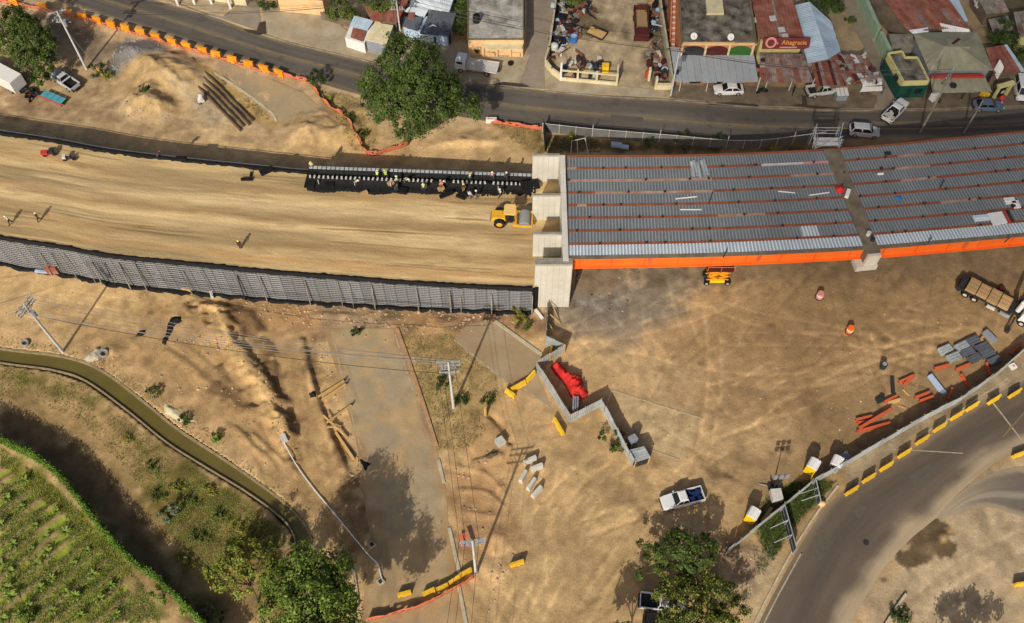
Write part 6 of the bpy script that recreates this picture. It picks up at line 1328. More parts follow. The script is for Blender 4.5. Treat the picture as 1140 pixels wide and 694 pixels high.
# beige hipped roof
t = T('shop_building', 'shop with a beige hipped roof, red beam and a beige canopy', 'building')
A_ = [(1016, 36.5), (1088, 35.6), (1106, 79), (1034, 79)]; rd0, rd1 = (1051, 52), (1068, 52)
for (px, zz, n) in (([(1016, 36.5), rd0, rd1, (1088, 35.6)], [3.6, 4.9, 4.9, 3.6], 8), ([rd0, rd1, (1106, 79), (1034, 79)], [4.9, 4.9, 3.6, 3.6], 8), ([(1016, 36.5), rd0, rd0, (1034, 79)], None, 0), ([rd1, (1088, 35.6), (1106, 79), rd1], None, 0)):
    if zz: roof(t, px if px[0] == rd0 else [(1016, 36.5), (1088, 35.6), rd1, rd0], zz if px[0] == rd0 else [3.6, 3.6, 4.9, 4.9], n, [M['hip']], 1, .02, 2, .0)
for (px, zz) in (([(1016, 36.5), (1034, 79), rd0], (3.6, 3.6, 4.9)), ([(1106, 79), (1088, 35.6), rd1], (3.6, 3.6, 4.9))):
    P = [G(x, y, z) for (x, y), z in zip(px, zz)]
    for i in range(6):
        f0, f1 = i / 6 + .004, (i + 1) / 6 - .004; u0, u1 = P[0].lerp(P[1], f0), P[0].lerp(P[1], f1); b = MB(); V = [u0, u1, u1.lerp(P[2], .985), u0.lerp(P[2], .985)]; b.add([v + Vector((0, 0, .03)) for v in V] + [v - Vector((0, 0, .03)) for v in V], [(0, 1, 2, 3), (7, 6, 5, 4), (0, 4, 5, 1), (1, 5, 6, 2), (2, 6, 7, 3), (3, 7, 4, 0)]); b.obj('roof_sheet', M['hip'], t)
u, v = G(1061, 48, 5.0), G(1069.5, 41, 5.0); b = MB(); b.bar((u.x, u.y, 4.75), (v.x, v.y, 4.55), .4, .15); b.obj('ridge_patch', M['darkred'], t)
q = W([(1053, 39), (1070, 41), (1080, 52), (1058, 53)], 4.95); b = MB(); b.prism([(p.x, p.y) for p in q], 4.0, [4.45, 4.45, 4.97, 4.97]); b.obj('roof_step', M['hip'], t)
block(t, [(1020, 40), (1086, 39), (1102, 77), (1037, 77)], 3.4, M['greywall'])
u, v = G(1036, 86, 2.9), G(1094, 85.5, 2.9); b = MB(); b.bar((u.x, u.y, 2.95), (v.x, v.y, 2.95), .35, .6); b.obj('red_beam', M['red'], t)
roof(t, [(1036, 88), (1097, 87.5), (1105, 103), (1038, 104)], [2.75, 2.75, 2.4, 2.4], 10, [M['hip']], 1, .03)
for x in (1040, 1070, 1102): q = G(x, 111); b = MB(); b.cyl((q.x, q.y, 0), (q.x, q.y, 2.4), .08); b.obj('canopy_post', M['dark'], t)
rebase(t)
p = G(1061, 96, 2.7); tag(MB().cyl((p.x, p.y, 2.68), (p.x, p.y, 2.95), .5, n=14).obj('roof_fan', M['dark'], smooth=True), 'dark round fan unit on the beige canopy', 'fan')
p = G(1039, 111); tag(MB().box((p.x, p.y, .9), (1.3, .9, 1.5), .6).obj('kiosk', M['white']), 'small white cabinet at the left corner of the beige canopy', 'cabinet')
# big red roof behind
t = T('house', 'long building with a big rusty red roof at the top edge', 'building')
roof(t, [(974, -12), (1048, -12), (1079, 31), (1011, 35)], [4.6, 4.6, 3.9, 3.9], 12, [M['rust']], 2, pick=lambda i, r: M['rust'] if (i, r) not in ((4, 1), (9, 1)) else M['rust2'])
roof(t, [(1050, -12), (1062, -12), (1078, 24), (1066, 24)], [4.4, 4.4, 4.0, 4.0], 3, [M['zinc']]); roof(t, [(1012, 34), (1033, 31), (1034, 36), (1016, 38)], [4.0, 4.0, 3.7, 3.7], 3, [M['zincwhite']]); roof(t, [(1046, 26), (1079, 33), (1080, 36), (1049, 36)], [4.1, 4.1, 3.7, 3.7], 4, [M['white']])
block(t, [(972, -10), (1058, -10), (1074, 28), (1012, 33)], 3.6, M['dirtyconc']); q = W([(990, 38), (1016, 38), (1018, 50), (993, 51)], 2.6); b = MB(); b.prism([(p.x, p.y) for p in q], 0, 2.6); b.obj('lean_to', M['oldconc'], t); rebase(t)
t = T('house', 'low house with a rusty roof at the right edge behind the white van'); roof(t, [(1097, 54), (1121, 50), (1142, 80), (1106, 82)], [3.2, 3.2, 2.7, 2.7], 7, [M['rust']], 2, pick=lambda i, r: M['rust'] if i < 6 else M['zinc'])
block(t, [(1099, 57), (1120, 54), (1139, 78), (1108, 80)], 2.6, M['dirtyconc']); rebase(t)
t = T('house', 'house with pale curved tank and cluttered roof at the top right corner'); roof(t, [(1128, 14), (1165, 10), (1175, 40), (1134, 40)], [3.2, 3.2, 2.9, 2.9], 6, [M['rust2'], M['oldconc']], 2); block(t, [(1130, 16), (1165, 12), (1172, 38), (1136, 38)], 2.7, M['oldconc']); rebase(t)
t = T('shed', 'mouldy grey sheds at the top right behind the big red roof', 'shed'); roof(t, [(1084, -10), (1112, -10), (1124, 14), (1098, 16)], [3.0, 3.0, 2.7, 2.7], 5, [M['oldconc'], M['rust2']], 2); block(t, [(1086, -8), (1110, -8), (1122, 12), (1100, 14)], 2.6, M['dirtyconc'])
roof(t, [(1100, 22), (1122, 18), (1128, 34), (1106, 38)], [2.6, 2.6, 2.3, 2.3], 4, [M['oldconc']]); rebase(t)
p = G(1137, 48, 1); b = MB(); b.cyl((p.x - .9, p.y - 1.2, 1.2), (p.x + .6, p.y + 1.5, 1.2), .8, n=14); tag(b.obj('water_tank', M['yellowwall'], smooth=True), 'pale yellow tank lying at the top right edge', 'tank')
for i, (x, y, x1, y1) in enumerate(((1076, 2, 1082, 20), (1086, 6, 1080, 18), (1072, -4, 1079, 10))): u, v = G(x, y), G(x1, y1); tag(MB().bar((u.x, u.y, 2.0), (v.x, v.y, 2.1), .3, .2).obj('roof_beam', M['dullwhite']), f'loose pale beam beside the big red roof, {ORD[i]} from the left', 'beam')
# white notice panel and yellow frame by the van
p = G(1111, 92); t = thing('billboard', 'blank white diamond shaped board on posts beside the rusty roof', 'sign', (p.x, p.y, 0), 0)
b = MB(); u = [G(1107, 78, 3.0), G(1113.5, 66.5, 3.9), G(1118, 75.5, 3.9), G(1110.5, 88, 3.0)]; zz = [2.8, 4.3, 3.9, 2.4]; V = [Vector((q.x, q.y, z)) - Vector((p.x, p.y, 0)) for q, z in zip([G(1107, 78, 2.8), G(1113.5, 66.5, 4.3), G(1118, 75.5, 3.9), G(1110.5, 88, 2.4)], zz)]; dd = Vector((-.08, .02, -.06))
b.add(V + [v + dd for v in V], [(3, 2, 1, 0), (4, 5, 6, 7), (0, 1, 5, 4), (1, 2, 6, 5), (2, 3, 7, 6), (3, 0, 4, 7)]); b.obj('panel', M['white'], t)
for v in (V[0], V[2]): b = MB(); b.cyl((v.x, v.y, 0), v, .07); b.obj('post', M['dark'], t)
p = G(1112, 108); t = thing('pump_frame', 'pale yellow portal frame on the forecourt left of the white van', 'frame', (p.x, p.y, 0), .35)
for x in (-1.1, 1.1): b = MB(); b.box((x, 0, 1.3), (.25, .5, 2.6)); b.obj('leg', M['yellowwall'], t)
b = MB(); b.box((0, 0, 2.65), (2.7, .7, .3)); b.obj('top_beam', M['yellowwall'], t); b = MB(); b.box((0, .1, .8), (.8, .5, 1.6)); b.obj('pump', M['dark'], t); b = MB(); b.box((0, -.16, 1.2), (.5, .06, .5)); b.obj('display', M['dullwhite'], t)
p = G(1114, 112); b = MB(); b.sphere((p.x, p.y, .5), (.45, .45, .5), 12, 8); tag(b.obj('flower_pot', M['red'], smooth=True), 'red rounded pot beside the pale yellow frame', 'pot')
p = G(1095, 108); tag(MB().box((p.x, p.y, .4), (1.2, .8, .8), .3).obj('bench', M['ybar']), 'yellow box under the beige canopy corner', 'box')
# white box body at the left edge, teal stall, motorcycles
t = thing('box_lorry', 'white lorry box body at the left edge under the tree', 'lorry', tuple(GT(9, 94)), heading((-8, 85), (26, 103)))
b = MB(); b.box((0, 0, 1.9), (6.6, 2.3, 2.2)); b.obj('box_body', M['white'], t, bevel=.03); b = MB(); b.box((-.2, 0, .62), (6.6, .9, .25)); b.obj('chassis', M['dark'], t)
for x in (-2.2, 1.9):
    for s in (-1, 1): wheel(t, x, s * .95, .42, .3)
b = MB(); b.box((-4.1, 0, 1.3), (1.4, 2.1, 1.7)); b.obj('cab', M['white'], t)
t = thing('market_stall', 'teal topped stall lying beside the pickup in the top left corner', 'stall', tuple(GT(61, 112)), heading((48, 106), (74, 117)))
for i in range(4): b = MB(); b.box((-1.5 + i, 0, .7), (.94, 1.3, .08)); b.obj('top_board', M['teal'], t)
b = MB(); b.box((0, -.66, .6), (4.1, .06, .3)); b.obj('red_edge', M['red'], t)
for x in (-1.8, 1.8):
    for y in (-.5, .5): b = MB(); b.box((x, y, .33), (.08, .08, .66)); b.obj('leg', M['dark'], t)
def motorbike(lab, loc, rz, m=M['darkred'], south=False):
    t = thing('motorbike', lab, 'motorbike', loc, rz)
    for x in (-.65, .65): b = MB(); b.cyl((x, -.06, .3), (x, .06, .3), .3, n=14); b.obj('wheel', M['black'], t, smooth=True)
    b = MB(); b.bar((-.55, 0, .55), (.4, 0, .6), .22, .3); b.bar((.4, 0, .6), (.65, 0, .3), .08, .08); b.obj('frame', m, t); b = MB(); b.box((-.25, 0, .8), (.75, .26, .12)); b.obj('saddle', M['black'], t)
    b = MB(); b.cyl((.35, -.36, 1.0), (.35, .36, 1.0), .03); b.obj('handlebar', M['dark'], t); b = MB(); b.sphere((.2, 0, .82), (.28, .16, .14), 10, 6); b.obj('tank', m, t, smooth=True); return t
for i, (x, y, r) in enumerate(((30, 103, .3), (34, 106, .9), (38, 104, 2.0), (36, 110, 1.4), (42, 108, .2))): motorbike(f'dark motorbike in the cluster by the white box body, {ORD[i]} of five from the left', tuple(GT(x, y)), r, M['darkred'] if i % 2 else M['dark'])
t = motorbike('dark motorbike with white bags parked near the far edge of the sand embankment', tuple(G(78, 179, 7.0, True)), .1, M['dark']); t['south'] = 1
b = MB(); b.box((-.5, 0, .95), (.5, .7, .35)); b.obj('bag', M['dullwhite'], t)
t = motorbike('red motorbike with a dark bag parked near the far edge of the sand embankment', tuple(G(56, 174, 7.0, True)), .15, M['red']); t['south'] = 1
b = MB(); b.box((.45, .1, .9), (.6, .8, .4)); b.obj('bag', M['dark'], t); b = MB(); b.box((-.5, 0, .9), (.9, .7, .3)); b.obj('seat_bag', M['red'], t)
motorbike('dark motorbike parked at the right foot of the rusted porch roof', tuple(G(848, 104)), .2, M['dark']); motorbike('dark motorbike parked in the middle under the rusted porch roof', tuple(G(883, 103)), 1.2, M['dark'])
# ---------------------------------------------------------------- vegetation
def leaves(P, Nn, size, rs, spread=.7, aspect=.55):
    "one folded leaf quad per point"
    n = len(P); d = rs.normal(0, 1, (n, 3)); d /= np.linalg.norm(d, axis=1)[:, None]; nn = Nn + d * spread; nn /= np.linalg.norm(nn, axis=1)[:, None]
    t = np.cross(nn, rs.normal(0, 1, (n, 3))); t /= np.linalg.norm(t, axis=1)[:, None] + 1e-9; b_ = np.cross(nn, t); s = size * rs.uniform(.6, 1.35, n)[:, None]
    V = np.stack([P - t * s, P + b_ * s * aspect, P + t * s, P - b_ * s * aspect], 1).reshape(-1, 3); F = np.arange(4 * n).reshape(-1, 4); return V, F
def crown_pts(blobs, n, rs, clump=.55, base=None):
    "blobs: (centre, (rx, ry, rz)); leaves gather in clumps near the surface"
    vol = np.array([b_[1][0] * b_[1][1] for b_ in blobs]); vol = vol / vol.sum(); PP = []; NN = []
    for (c, r), f in zip(blobs, vol):
        k = max(6, int(n * f / 85)); m = int(n * f); c = np.array(c); r = np.array(r)
        d = rs.normal(0, 1, (k, 3)); d[:, 2] = np.abs(d[:, 2]) * .9 - .25; d /= np.linalg.norm(d, axis=1)[:, None]; cc = d * rs.uniform(.66, 1.08, k)[:, None]; rad = rs.uniform(.45, 1.25, k) * clump
        j = rs.integers(0, k, m); off = rs.normal(0, .5, (m, 3)) * rad[j][:, None]; p = c + cc[j] * r + off; PP.append(p)
        q = d[j] * .8 + off * .9 + np.array((0, 0, .35)); NN.append(q / (np.linalg.norm(q, axis=1)[:, None] + 1e-9))
    return np.concatenate(PP), np.concatenate(NN)
def tree(name, label, base, blobs, n, size, m, trunk=.35, cat='tree', seed=1, clump=.6, group=None, m2=None, limbs=True):
    "base pixel; blobs: (px, py, z, r) seen at those pixels"
    rs = np.random.default_rng(seed); B = GT(*base); t = thing(name, label, cat, tuple(B), 0, group)
    bl = []
    for q in blobs:
        p = G(q[0], q[1], q[2]) - Vector((B.x, B.y, 0)); r = q[3]; bl.append(((p.x, p.y, q[2]), (r, r, r * .8)))
    P, Nn = crown_pts(bl, n, rs, clump); P[:, 2] = np.maximum(P[:, 2], .05); V, F = leaves(P, Nn, size, rs, .55)
    me = npmesh('crown', V, F, [m] + ([m2] if m2 else []))
    if m2: me.polygons.foreach_set('material_index', (rs.random(len(F)) < .42).astype(np.int32))
    meshobj('crown', me, None, t)
    b = MB(); zc = np.mean([q[0][2] for q in bl]); cx = np.mean([q[0][0] for q in bl]); cy = np.mean([q[0][1] for q in bl]); f = Vector((cx * .45, cy * .45, zc * .62))
    b.tube([(0, 0, -.1), f * .5 + Vector((.1, 0, 0)), f], [trunk, trunk * .8, trunk * .62], 8); b.obj('trunk', M['bark'], t, smooth=True)
    if limbs:
        for (c, r) in bl:
            c = Vector(c); mid_ = f.lerp(c, .5) + Vector((0, 0, .2)); b = MB(); b.tube([f * .92, mid_, c], [trunk * .5, trunk * .32, .04], 6); b.obj('limb', M['bark'], t, smooth=True)
    return t
tree('tree', 'large dark green tree standing between the upper road and the works', (452, 160), [(452, 66, 10, 3.4), (430, 92, 8.5, 3.6), (470, 84, 9.5, 3.8), (448, 108, 7.5, 4.0), (482, 112, 7.5, 3.6), (512, 118, 6, 2.4), (426, 116, 6.2, 2.8), (452, 134, 5, 2.9), (474, 55, 9.5, 1.9), (496, 98, 7.5, 2.5), (526, 124, 5.5, 1.5), (440, 50, 9.5, 1.8), (416, 96, 7, 2.0), (478, 135, 5, 1.8), (462, 100, 9.5, 3.2)], 42000, .17, M['leafdark'], .5, seed=2, m2=M['leaf'], clump=.8)
tree('tree', 'bushy green tree in the top left corner above the white box body', (28, 98), [(12, 26, 5.5, 3.0), (34, 44, 5.5, 3.0), (12, 48, 5, 2.4), (46, 70, 4, 2.2), (54, 54, 4.2, 1.7), (28, 32, 5.5, 2.4), (44, 88, 2.6, 1.4), (30, 64, 4.6, 1.8)], 24000, .16, M['leaf'], .3, seed=3, m2=M['leafdark'])
tree('tree', 'dense deep green tree at the bottom edge right of the canal end', (352, 704), [(345, 630, 10.5, 2.4), (325, 652, 9.5, 2.4), (364, 642, 10, 2.3), (346, 672, 10, 3.4), (372, 668, 9, 2.2), (312, 678, 8, 2.2), (382, 690, 8, 2.0), (340, 700, 9, 3.4), (330, 632, 9, 1.6), (308, 655, 8, 1.5), (376, 625, 8, 1.5), (386, 718, 11, 2.4), (330, 735, 11, 2.4), (380, 665, 9.5, 1.6), (396, 740, 11.5, 1.8)], 32000, .17, M['leafbright'], .4, seed=4, m2=M['leaf'], clump=.75)
tree('tree', 'loose yellow green tree beside the canal left of the deep green tree', (287, 672), [(278, 616, 4.5, 1.7), (256, 632, 4, 1.5), (244, 646, 3.6, 1.3), (292, 632, 4.4, 1.7), (270, 650, 4, 1.5), (300, 612, 3.8, 1.1), (262, 612, 3.8, 1.1), (236, 632, 3, 1.0), (314, 634, 3.6, 1.1)], 7500, .16, M['leafyel'], .16, seed=5, clump=.5, m2=M['leafbright'])
tree('tree', 'green tree near the bottom right, above the half hidden white pickup', (768, 648), [(758, 608, 4.2, 1.7), (778, 616, 4.4, 1.8), (742, 614, 4, 1.5), (726, 608, 3.4, .8), (768, 632, 3.6, 1.8), (720, 622, 3.0, .6), (714, 640, 2.5, .6), (738, 635, 3, 1.0), (788, 605, 4, 1.2), (752, 596, 3.6, .8), (712, 605, 3, .4)], 9500, .15, M['leaf'], .2, seed=6, clump=.5, m2=M['leafdark'])
tree('tree', 'olive tinged tree at the bottom edge covering the cabin of the white pickup', (790, 700), [(770, 662, 4.4, 1.9), (800, 664, 4.2, 2.0), (782, 684, 4.4, 2.2), (752, 684, 3.8, 1.5), (815, 684, 4, 1.8), (764, 698, 4, 2.0), (800, 698, 4, 2.0), (742, 696, 3.6, 1.2), (775, 640, 3.4, 1.3), (752, 650, 3.2, 1.5), (772, 650, 3.4, 1.6), (735, 660, 3, 1.0)], 15000, .15, M['leafdark'], .24, seed=7, clump=.55, m2=M['leafyel'])
tree('tree', 'tree just below the frame whose shade falls on the bare ground at the bottom right', (1078, 748), [(1072, 742, 6, 1.2), (1092, 736, 6, .9), (1106, 744, 6, 1.1), (1084, 752, 5, 1.2), (1122, 736, 5.5, .8), (1060, 734, 5.5, .7), (1100, 728, 6, .5)], 3200, .2, M['leaf'], .25, seed=8)
tree('tree', 'palm like tree just below the frame that shades the track by the white pickup', (694, 738), [(686, 712, 6, 1.2), (700, 720, 6.4, 1.4), (706, 706, 6, 1.0), (676, 724, 5.4, .9)], 3500, .22, M['leaf'], .16, seed=9)
tree('tree', 'tree beyond the top left edge that shades the road bend', (62, -4), [(50, -34, 5, 2.0), (66, -30, 5.5, 2.2), (80, -24, 4.5, 1.6)], 5000, .17, M['leaf'], .2, seed=10)
tree('small_tree', 'small round dark tree growing through the orange mesh by the road', (355, 97), [(351, 84, 2.2, .95), (355, 90, 1.5, .9), (347, 90, 1.5, .6)], 1500, .13, M['leafdark'], .08, seed=11, clump=.35)
tree('tree', 'dark tree at the top edge behind the blue grey gable shed', (918, 22), [(915, 6, 4, 2.0), (926, 8, 3.5, 1.6), (908, 2, 3.5, 1.4)], 5000, .16, M['leafdark'], .2, seed=12)
tree('tree', 'green tree at the top edge between ochre house and kiosks', (384, 18), [(378, 10, 2.6, 1.6), (390, 16, 2.0, 1.0), (372, 16, 1.8, .9)], 3600, .14, M['leaf'], .15, seed=13)
tree('tree', 'green tree at the top edge in front of the rusty brown roof', (418, 10), [(412, 2, 4.2, 1.5), (424, 4, 4.0, 1.4), (436, 2, 4, 1.2)], 4200, .14, M['leaf'], .15, seed=14)
tree('tree', 'dark tree at the top right corner behind the rusty roof', (1126, 62), [(1122, 44, 2.6, 1.4), (1112, 42, 2.2, 1.2), (1132, 62, 2, 1.2), (1118, 28, 2.5, 1.0)], 4200, .15, M['leafdark'], .16, seed=15)
tree('tree', 'green tree at the top edge of the scrap yard by the alley wall', (632, 6), [(628, -2, 3, 1.4), (640, -4, 3, 1.4)], 3000, .14, M['leaf'], .14, seed=16)
tree('tree', 'slender tree between the stained flat roof and the white shed', (512, 40), [(513, 10, 2.4, .9), (514, 24, 2, .8), (511, 34, 1.8, .8), (515, 2, 2.4, .9)], 3600, .13, M['leafdark'], .1, seed=17)
BUSH = [(288, 6, 1.1, 'leaf', 'green bush beside the side lane at the top left'), (299, 9, 1.2, 'leafdark', 'dark bush left of the ochre house front'), (536, 56, 1.6, 'leafdark', 'dark bushy shrub in the left part of the peach house yard'), (547, 60, .9, 'leaf', 'green shrub in the middle of the peach house yard'), (562, 57, 1.0, 'leafyel', 'yellowish shrub in the right part of the peach house yard'),
 (489, 431, 1.3, 'leafdark', 'dark shrub left of the middle utility pole'), (512, 448, 1.0, 'leafdark', 'dark shrub right of the middle utility pole foot'), (575, 354, 1.3, 'leafyel', 'olive shrub below the end of the near retaining wall'), (582, 366, 1.0, 'leaf', 'green shrub beside the tilted concrete slab'), (543, 448, .9, 'leaf', 'green weed clump right of the middle utility pole'),
 (189, 572, 1.3, 'galvleaf', 'pale blue green agave like shrub right of the hedge'), (110, 82, 1.4, 'leafdark', 'dark shrub at the foot of the top left utility pole'), (120, 86, .8, 'leafyel', 'yellowish shrub right of the top left utility pole'), (164, 108, .7, 'leafdark', 'small dark shrub on the dirt mound at the top left'), (398, 372, .7, 'leafdark', 'small shrub on rubble below the near wall'),
 (172, 438, .9, 'leaf', 'green shrub on the canal bank at the bend'), (205, 470, .8, 'leaf', 'green shrub on the upper canal bank by the pale stones'), (238, 490, .9, 'leafbright', 'bright shrub on the upper canal bank'), (680, 492, 1.6, 'leafdark', 'dark green shrub against the zinc fence by the small shed'), (690, 502, 1.1, 'leaf', 'green shrub against the zinc fence nearest the small shed'),
 (205, 676, 1.5, 'leafbright', 'green shrub at the end of the hedge, left of the next one'), (226, 682, 1.2, 'galvleaf', 'pale shrub at the bottom edge left of the yellow green tree'), (240, 690, 1.4, 'leaf', 'green shrub at the bottom edge below the yellow green tree'), (178, 668, 1.4, 'leafbright', 'bright shrub beside the lower end of the hedge'), (1000, 688, 1.1, 'leafdark', 'dark shrub at the bottom edge inside the side road island'),
 (364, 112, .8, 'leafyel', 'yellowish weed clump inside the orange mesh loop'), (388, 136, .9, 'leaf', 'weed clump inside the bend of the orange mesh'), (404, 152, .8, 'leafdark', 'weed clump left of the large tree trunk'), (634, 155, .9, 'leafyel', 'olive weed clump behind the far deck corner'), (720, 160, 1.2, 'leafdark', 'dark weed clump beyond the deck, left of the bright one'),
 (760, 160, 1.4, 'leaf', 'green weed clump beyond the deck near the fence post'), (800, 161, 1.2, 'leafdark', 'dark weed clump beyond the deck, right of the green one'), (855, 163, .9, 'leafyel', 'dry weed clump beyond the deck left of the scaffold'), (1129, 92, .8, 'leafdark', 'dark shrub behind the white van'), (946, 26, 1.0, 'leaf', 'green shrub in the side lane by the pale green wall'), (30, 688, 1.1, 'leafbright', 'bright shrub at the bottom left corner of the field')]
M['galvleaf'] = leafmat('grey_green_leaves', (.15, .19, .11))
for i, (x, y, r, m, lab) in enumerate(BUSH):
    rs = np.random.default_rng(100 + i); B = GT(x, y); t = thing('shrub', lab, 'shrub', tuple(B))
    P, Nn = crown_pts([((0, 0, r * .55), (r, r * .9, r * .6)), ((r * .5, r * .3, r * .4), (r * .6, r * .6, r * .5))], int(420 * r), rs, .3); P[:, 2] = np.maximum(P[:, 2], .03); V, F = leaves(P, Nn, .13, rs); meshobj('foliage', npmesh('foliage', V, F, [M[m]]), None, t)
    b = MB()
    for k in range(4): b.tube([(0, 0, -.05), (rs.uniform(-.4, .4) * r, rs.uniform(-.4, .4) * r, r * .6)], [.05, .02], 5)
    b.obj('stem', M['bark'], t)['kind'] = 'stuff'
# living hedge along the field
HZ = 3.5; hp = resample(smoothline([tuple(G(x, y, HZ)) for x, y in [(-40, 468), (0, 487), (32, 503), (60, 524), (85, 553), (106, 580), (130, 608), (152, 628), (172, 640), (182, 652), (200, 668), (226, 696), (250, 722)]], 8), step=.1)
rs = np.random.default_rng(77); n = 17000; j = rs.integers(0, len(hp), n); z = HZ * rs.beta(1.6, 1.0, n) * (.93 + .1 * vn(hp[j, 0], hp[j, 1], 1.5, 3)); P = np.c_[hp[j, 0] + rs.normal(0, .17, n), hp[j, 1] + rs.normal(0, .17, n), z + .1]
t = thing('hedge', 'tall narrow bright green hedge curving between field and canal bank', 'hedge', tuple(Vector((hp[60][0], hp[60][1], 0)))); L = np.array(t.location)
V, F = leaves(P - L, np.repeat([[.0, -.3, .8]], n, 0), .12, rs, .9); meshobj('foliage', npmesh('foliage', V, F, [M['hedge']]), None, t)
b = MB(); hq = hp[::4]  # solid core added inside the leaves so the hedge casts an unbroken shadow
for u, v in zip(hq[:-1], hq[1:]): b.box(((u[0] + v[0]) / 2 - L[0], (u[1] + v[1]) / 2 - L[1], HZ * .42), (math.hypot(v[0] - u[0], v[1] - u[1]) + .05, .2, HZ * .84 + .35 * math.sin(u[0] * 3)), math.atan2(v[1] - u[1], v[0] - u[0]))
b.obj('shadow_core', M['hedge'], t)['kind'] = 'stuff'
b = MB()
for q in hp[::9]: b.bar((q[0] - L[0], q[1] - L[1], 0), (q[0] - L[0], q[1] - L[1], HZ * .8), .06, .06)
b.obj('stem', M['bark'], t)['kind'] = 'stuff'
# young plantain plants in the field rows
def plant_mesh(rs, k=7, L=1.0):
    b = MB()
    for i in range(k):
        a = i * 2 * math.pi / k + rs.uniform(-.3, .3); l = L * rs.uniform(.75, 1.15); wd = .13 * L; d = Vector((math.cos(a), math.sin(a), 0)); s = Vector((-d.y, d.x, 0)); V = []
        for u, z, q in ((0, .25, .35), (.3, .62, .9), (.65, .72, 1.0), (1, .42, .05)): p = d * l * u + Vector((0, 0, z * L)); V += [p + s * wd * q + Vector((0, 0, .05)), p, p - s * wd * q + Vector((0, 0, .05))]
        b.add(V, [(3 * r, 3 * r + 3, 3 * r + 4, 3 * r + 1) for r in range(3)] + [(3 * r + 1, 3 * r + 4, 3 * r + 5, 3 * r + 2) for r in range(3)])
    return b
PL = [(15, 665, 1.5), (10, 655, 1.2), (14, 637, 1.2), (16, 606, 1.1), (54, 615, 1.2), (43, 629, 1.1), (52, 598, .9), (74, 593, 1.3), (29, 536, 1.2), (9, 556, 1.3), (25, 565, 1.0), (58, 644, 1.0), (46, 655, 1.2), (86, 664, 1.3), (76, 661, 1.0), (113, 668, 1.2), (105, 640, 1.1), (124, 652, 1.0), (34, 675, 1.0), (24, 686, 1.2), (64, 570, .9), (40, 585, .9), (98, 613, .9), (3, 585, 1.1), (5, 690, 1.3), (110, 588, .8), (84, 628, .9), (60, 680, 1.0), (2, 628, 1.0), (92, 686, 1.1), (36, 612, .8), (130, 684, 1.0)]
rs = np.random.default_rng(5); protos = []; _o = sorted(range(len(PL)), key=lambda k: PL[k][0]); PLAB = {k: f'young plantain plant in the field rows at bottom left, {ORD[r]} from the left' for r, k in enumerate(_o)}
for i, (x, y, s) in enumerate(PL):
    if i < 4:
        t = thing('plantain_plant', PLAB[i], 'plant', tuple(GT(x, y)), 0, 'young plantain plants in the field rows'); plant_mesh(rs).obj('leaf_rosette', M['crop'], t); b = MB(); b.cyl((0, 0, -.05), (0, 0, .4), .07, .05, n=7); b.obj('stem', M['crop'], t); t.scale = (s * .72,) * 3; protos.append(t)
    else: dup(protos[i % 4], tuple(GT(x, y)), rs.uniform(0, 6.3), PLAB[i], sc=(s * .72,) * 3)
# grasses and weeds (nobody could count them)
def tufts(name, polys, m, h, label=None, seed=1, blades=4, wd=.035):
    rs = np.random.default_rng(seed); VV = []
    for px, dens, th in polys:
        poly = [GXY(*p) for p in px]; a = np.array(poly); lo, hi = a.min(0), a.max(0); n = int((hi - lo).prod() * dens); p = rs.uniform(lo, hi, (n, 2)); k = inpoly(p[:, 0], p[:, 1], poly) & (fbm(p[:, 0], p[:, 1], 3.2, seed + 8, 3) > th); p = p[k]
        z = hzv(p[:, 0], p[:, 1]); n = len(p); 
        for _ in range(blades):
            a_ = rs.uniform(0, 6.283, n); l = h * rs.uniform(.5, 1.4, n); o = rs.normal(0, .07, (n, 2)); t_ = np.c_[np.cos(a_), np.sin(a_)]; s = np.c_[-t_[:, 1], t_[:, 0]] * wd * rs.uniform(.7, 1.5, (n, 1))
            b0 = p + o; tip = b0 + t_ * l[:, None] * .65
            VV.append(np.stack([np.c_[b0 + s, z - .02], np.c_[b0 - s, z - .02], np.c_[tip, z + l * .7]], 1).reshape(-1, 3))
    V = np.concatenate(VV); o = meshobj(name, npmesh(name, V, np.arange(len(V)).reshape(-1, 3), [m]), None); o['kind'] = 'stuff'; return o
BANK = [(0, 408), (60, 418), (95, 430), (135, 462), (180, 500), (228, 530), (268, 554), (302, 580), (318, 600), (312, 640), (240, 640), (205, 600), (170, 560), (130, 510), (80, 462), (0, 440)]
BANKN = [(0, 372), (70, 388), (115, 398), (170, 430), (215, 465), (262, 500), (320, 552), (345, 590), (330, 570), (250, 509), (198, 474), (158, 442), (112, 409), (70, 394), (0, 385)]
FIELD = [(0, 498), (58, 540), (120, 604), (165, 660), (180, 694), (0, 694)]
tufts('dry_grass', [(BANK, 9, .5), (BANKN, 7, .40), ([(445, 375), (500, 372), (552, 420), (552, 470), (520, 500), (488, 500), (462, 440)], 12, .36), (FIELD, 5, .5), ([(0, 450), (50, 475), (120, 540), (190, 650), (215, 694), (190, 694), (125, 600), (55, 530), (0, 485)], .4, .6)], M['grassdry'], .17, seed=31)
tufts('green_weeds', [(BANK, 12, .47), ([(170, 520), (260, 550), (322, 600), (310, 640), (220, 640), (185, 590)], 14, .42), ([(445, 375), (500, 372), (552, 420), (552, 470), (520, 500), (488, 500), (462, 440)], 6, .52), (FIELD, 46, .36), ([(60, 570), (130, 620), (145, 680), (80, 694), (50, 640)], 18, .4), (BANKN, 6, .55)], M['grassgreen'], .19, seed=32)
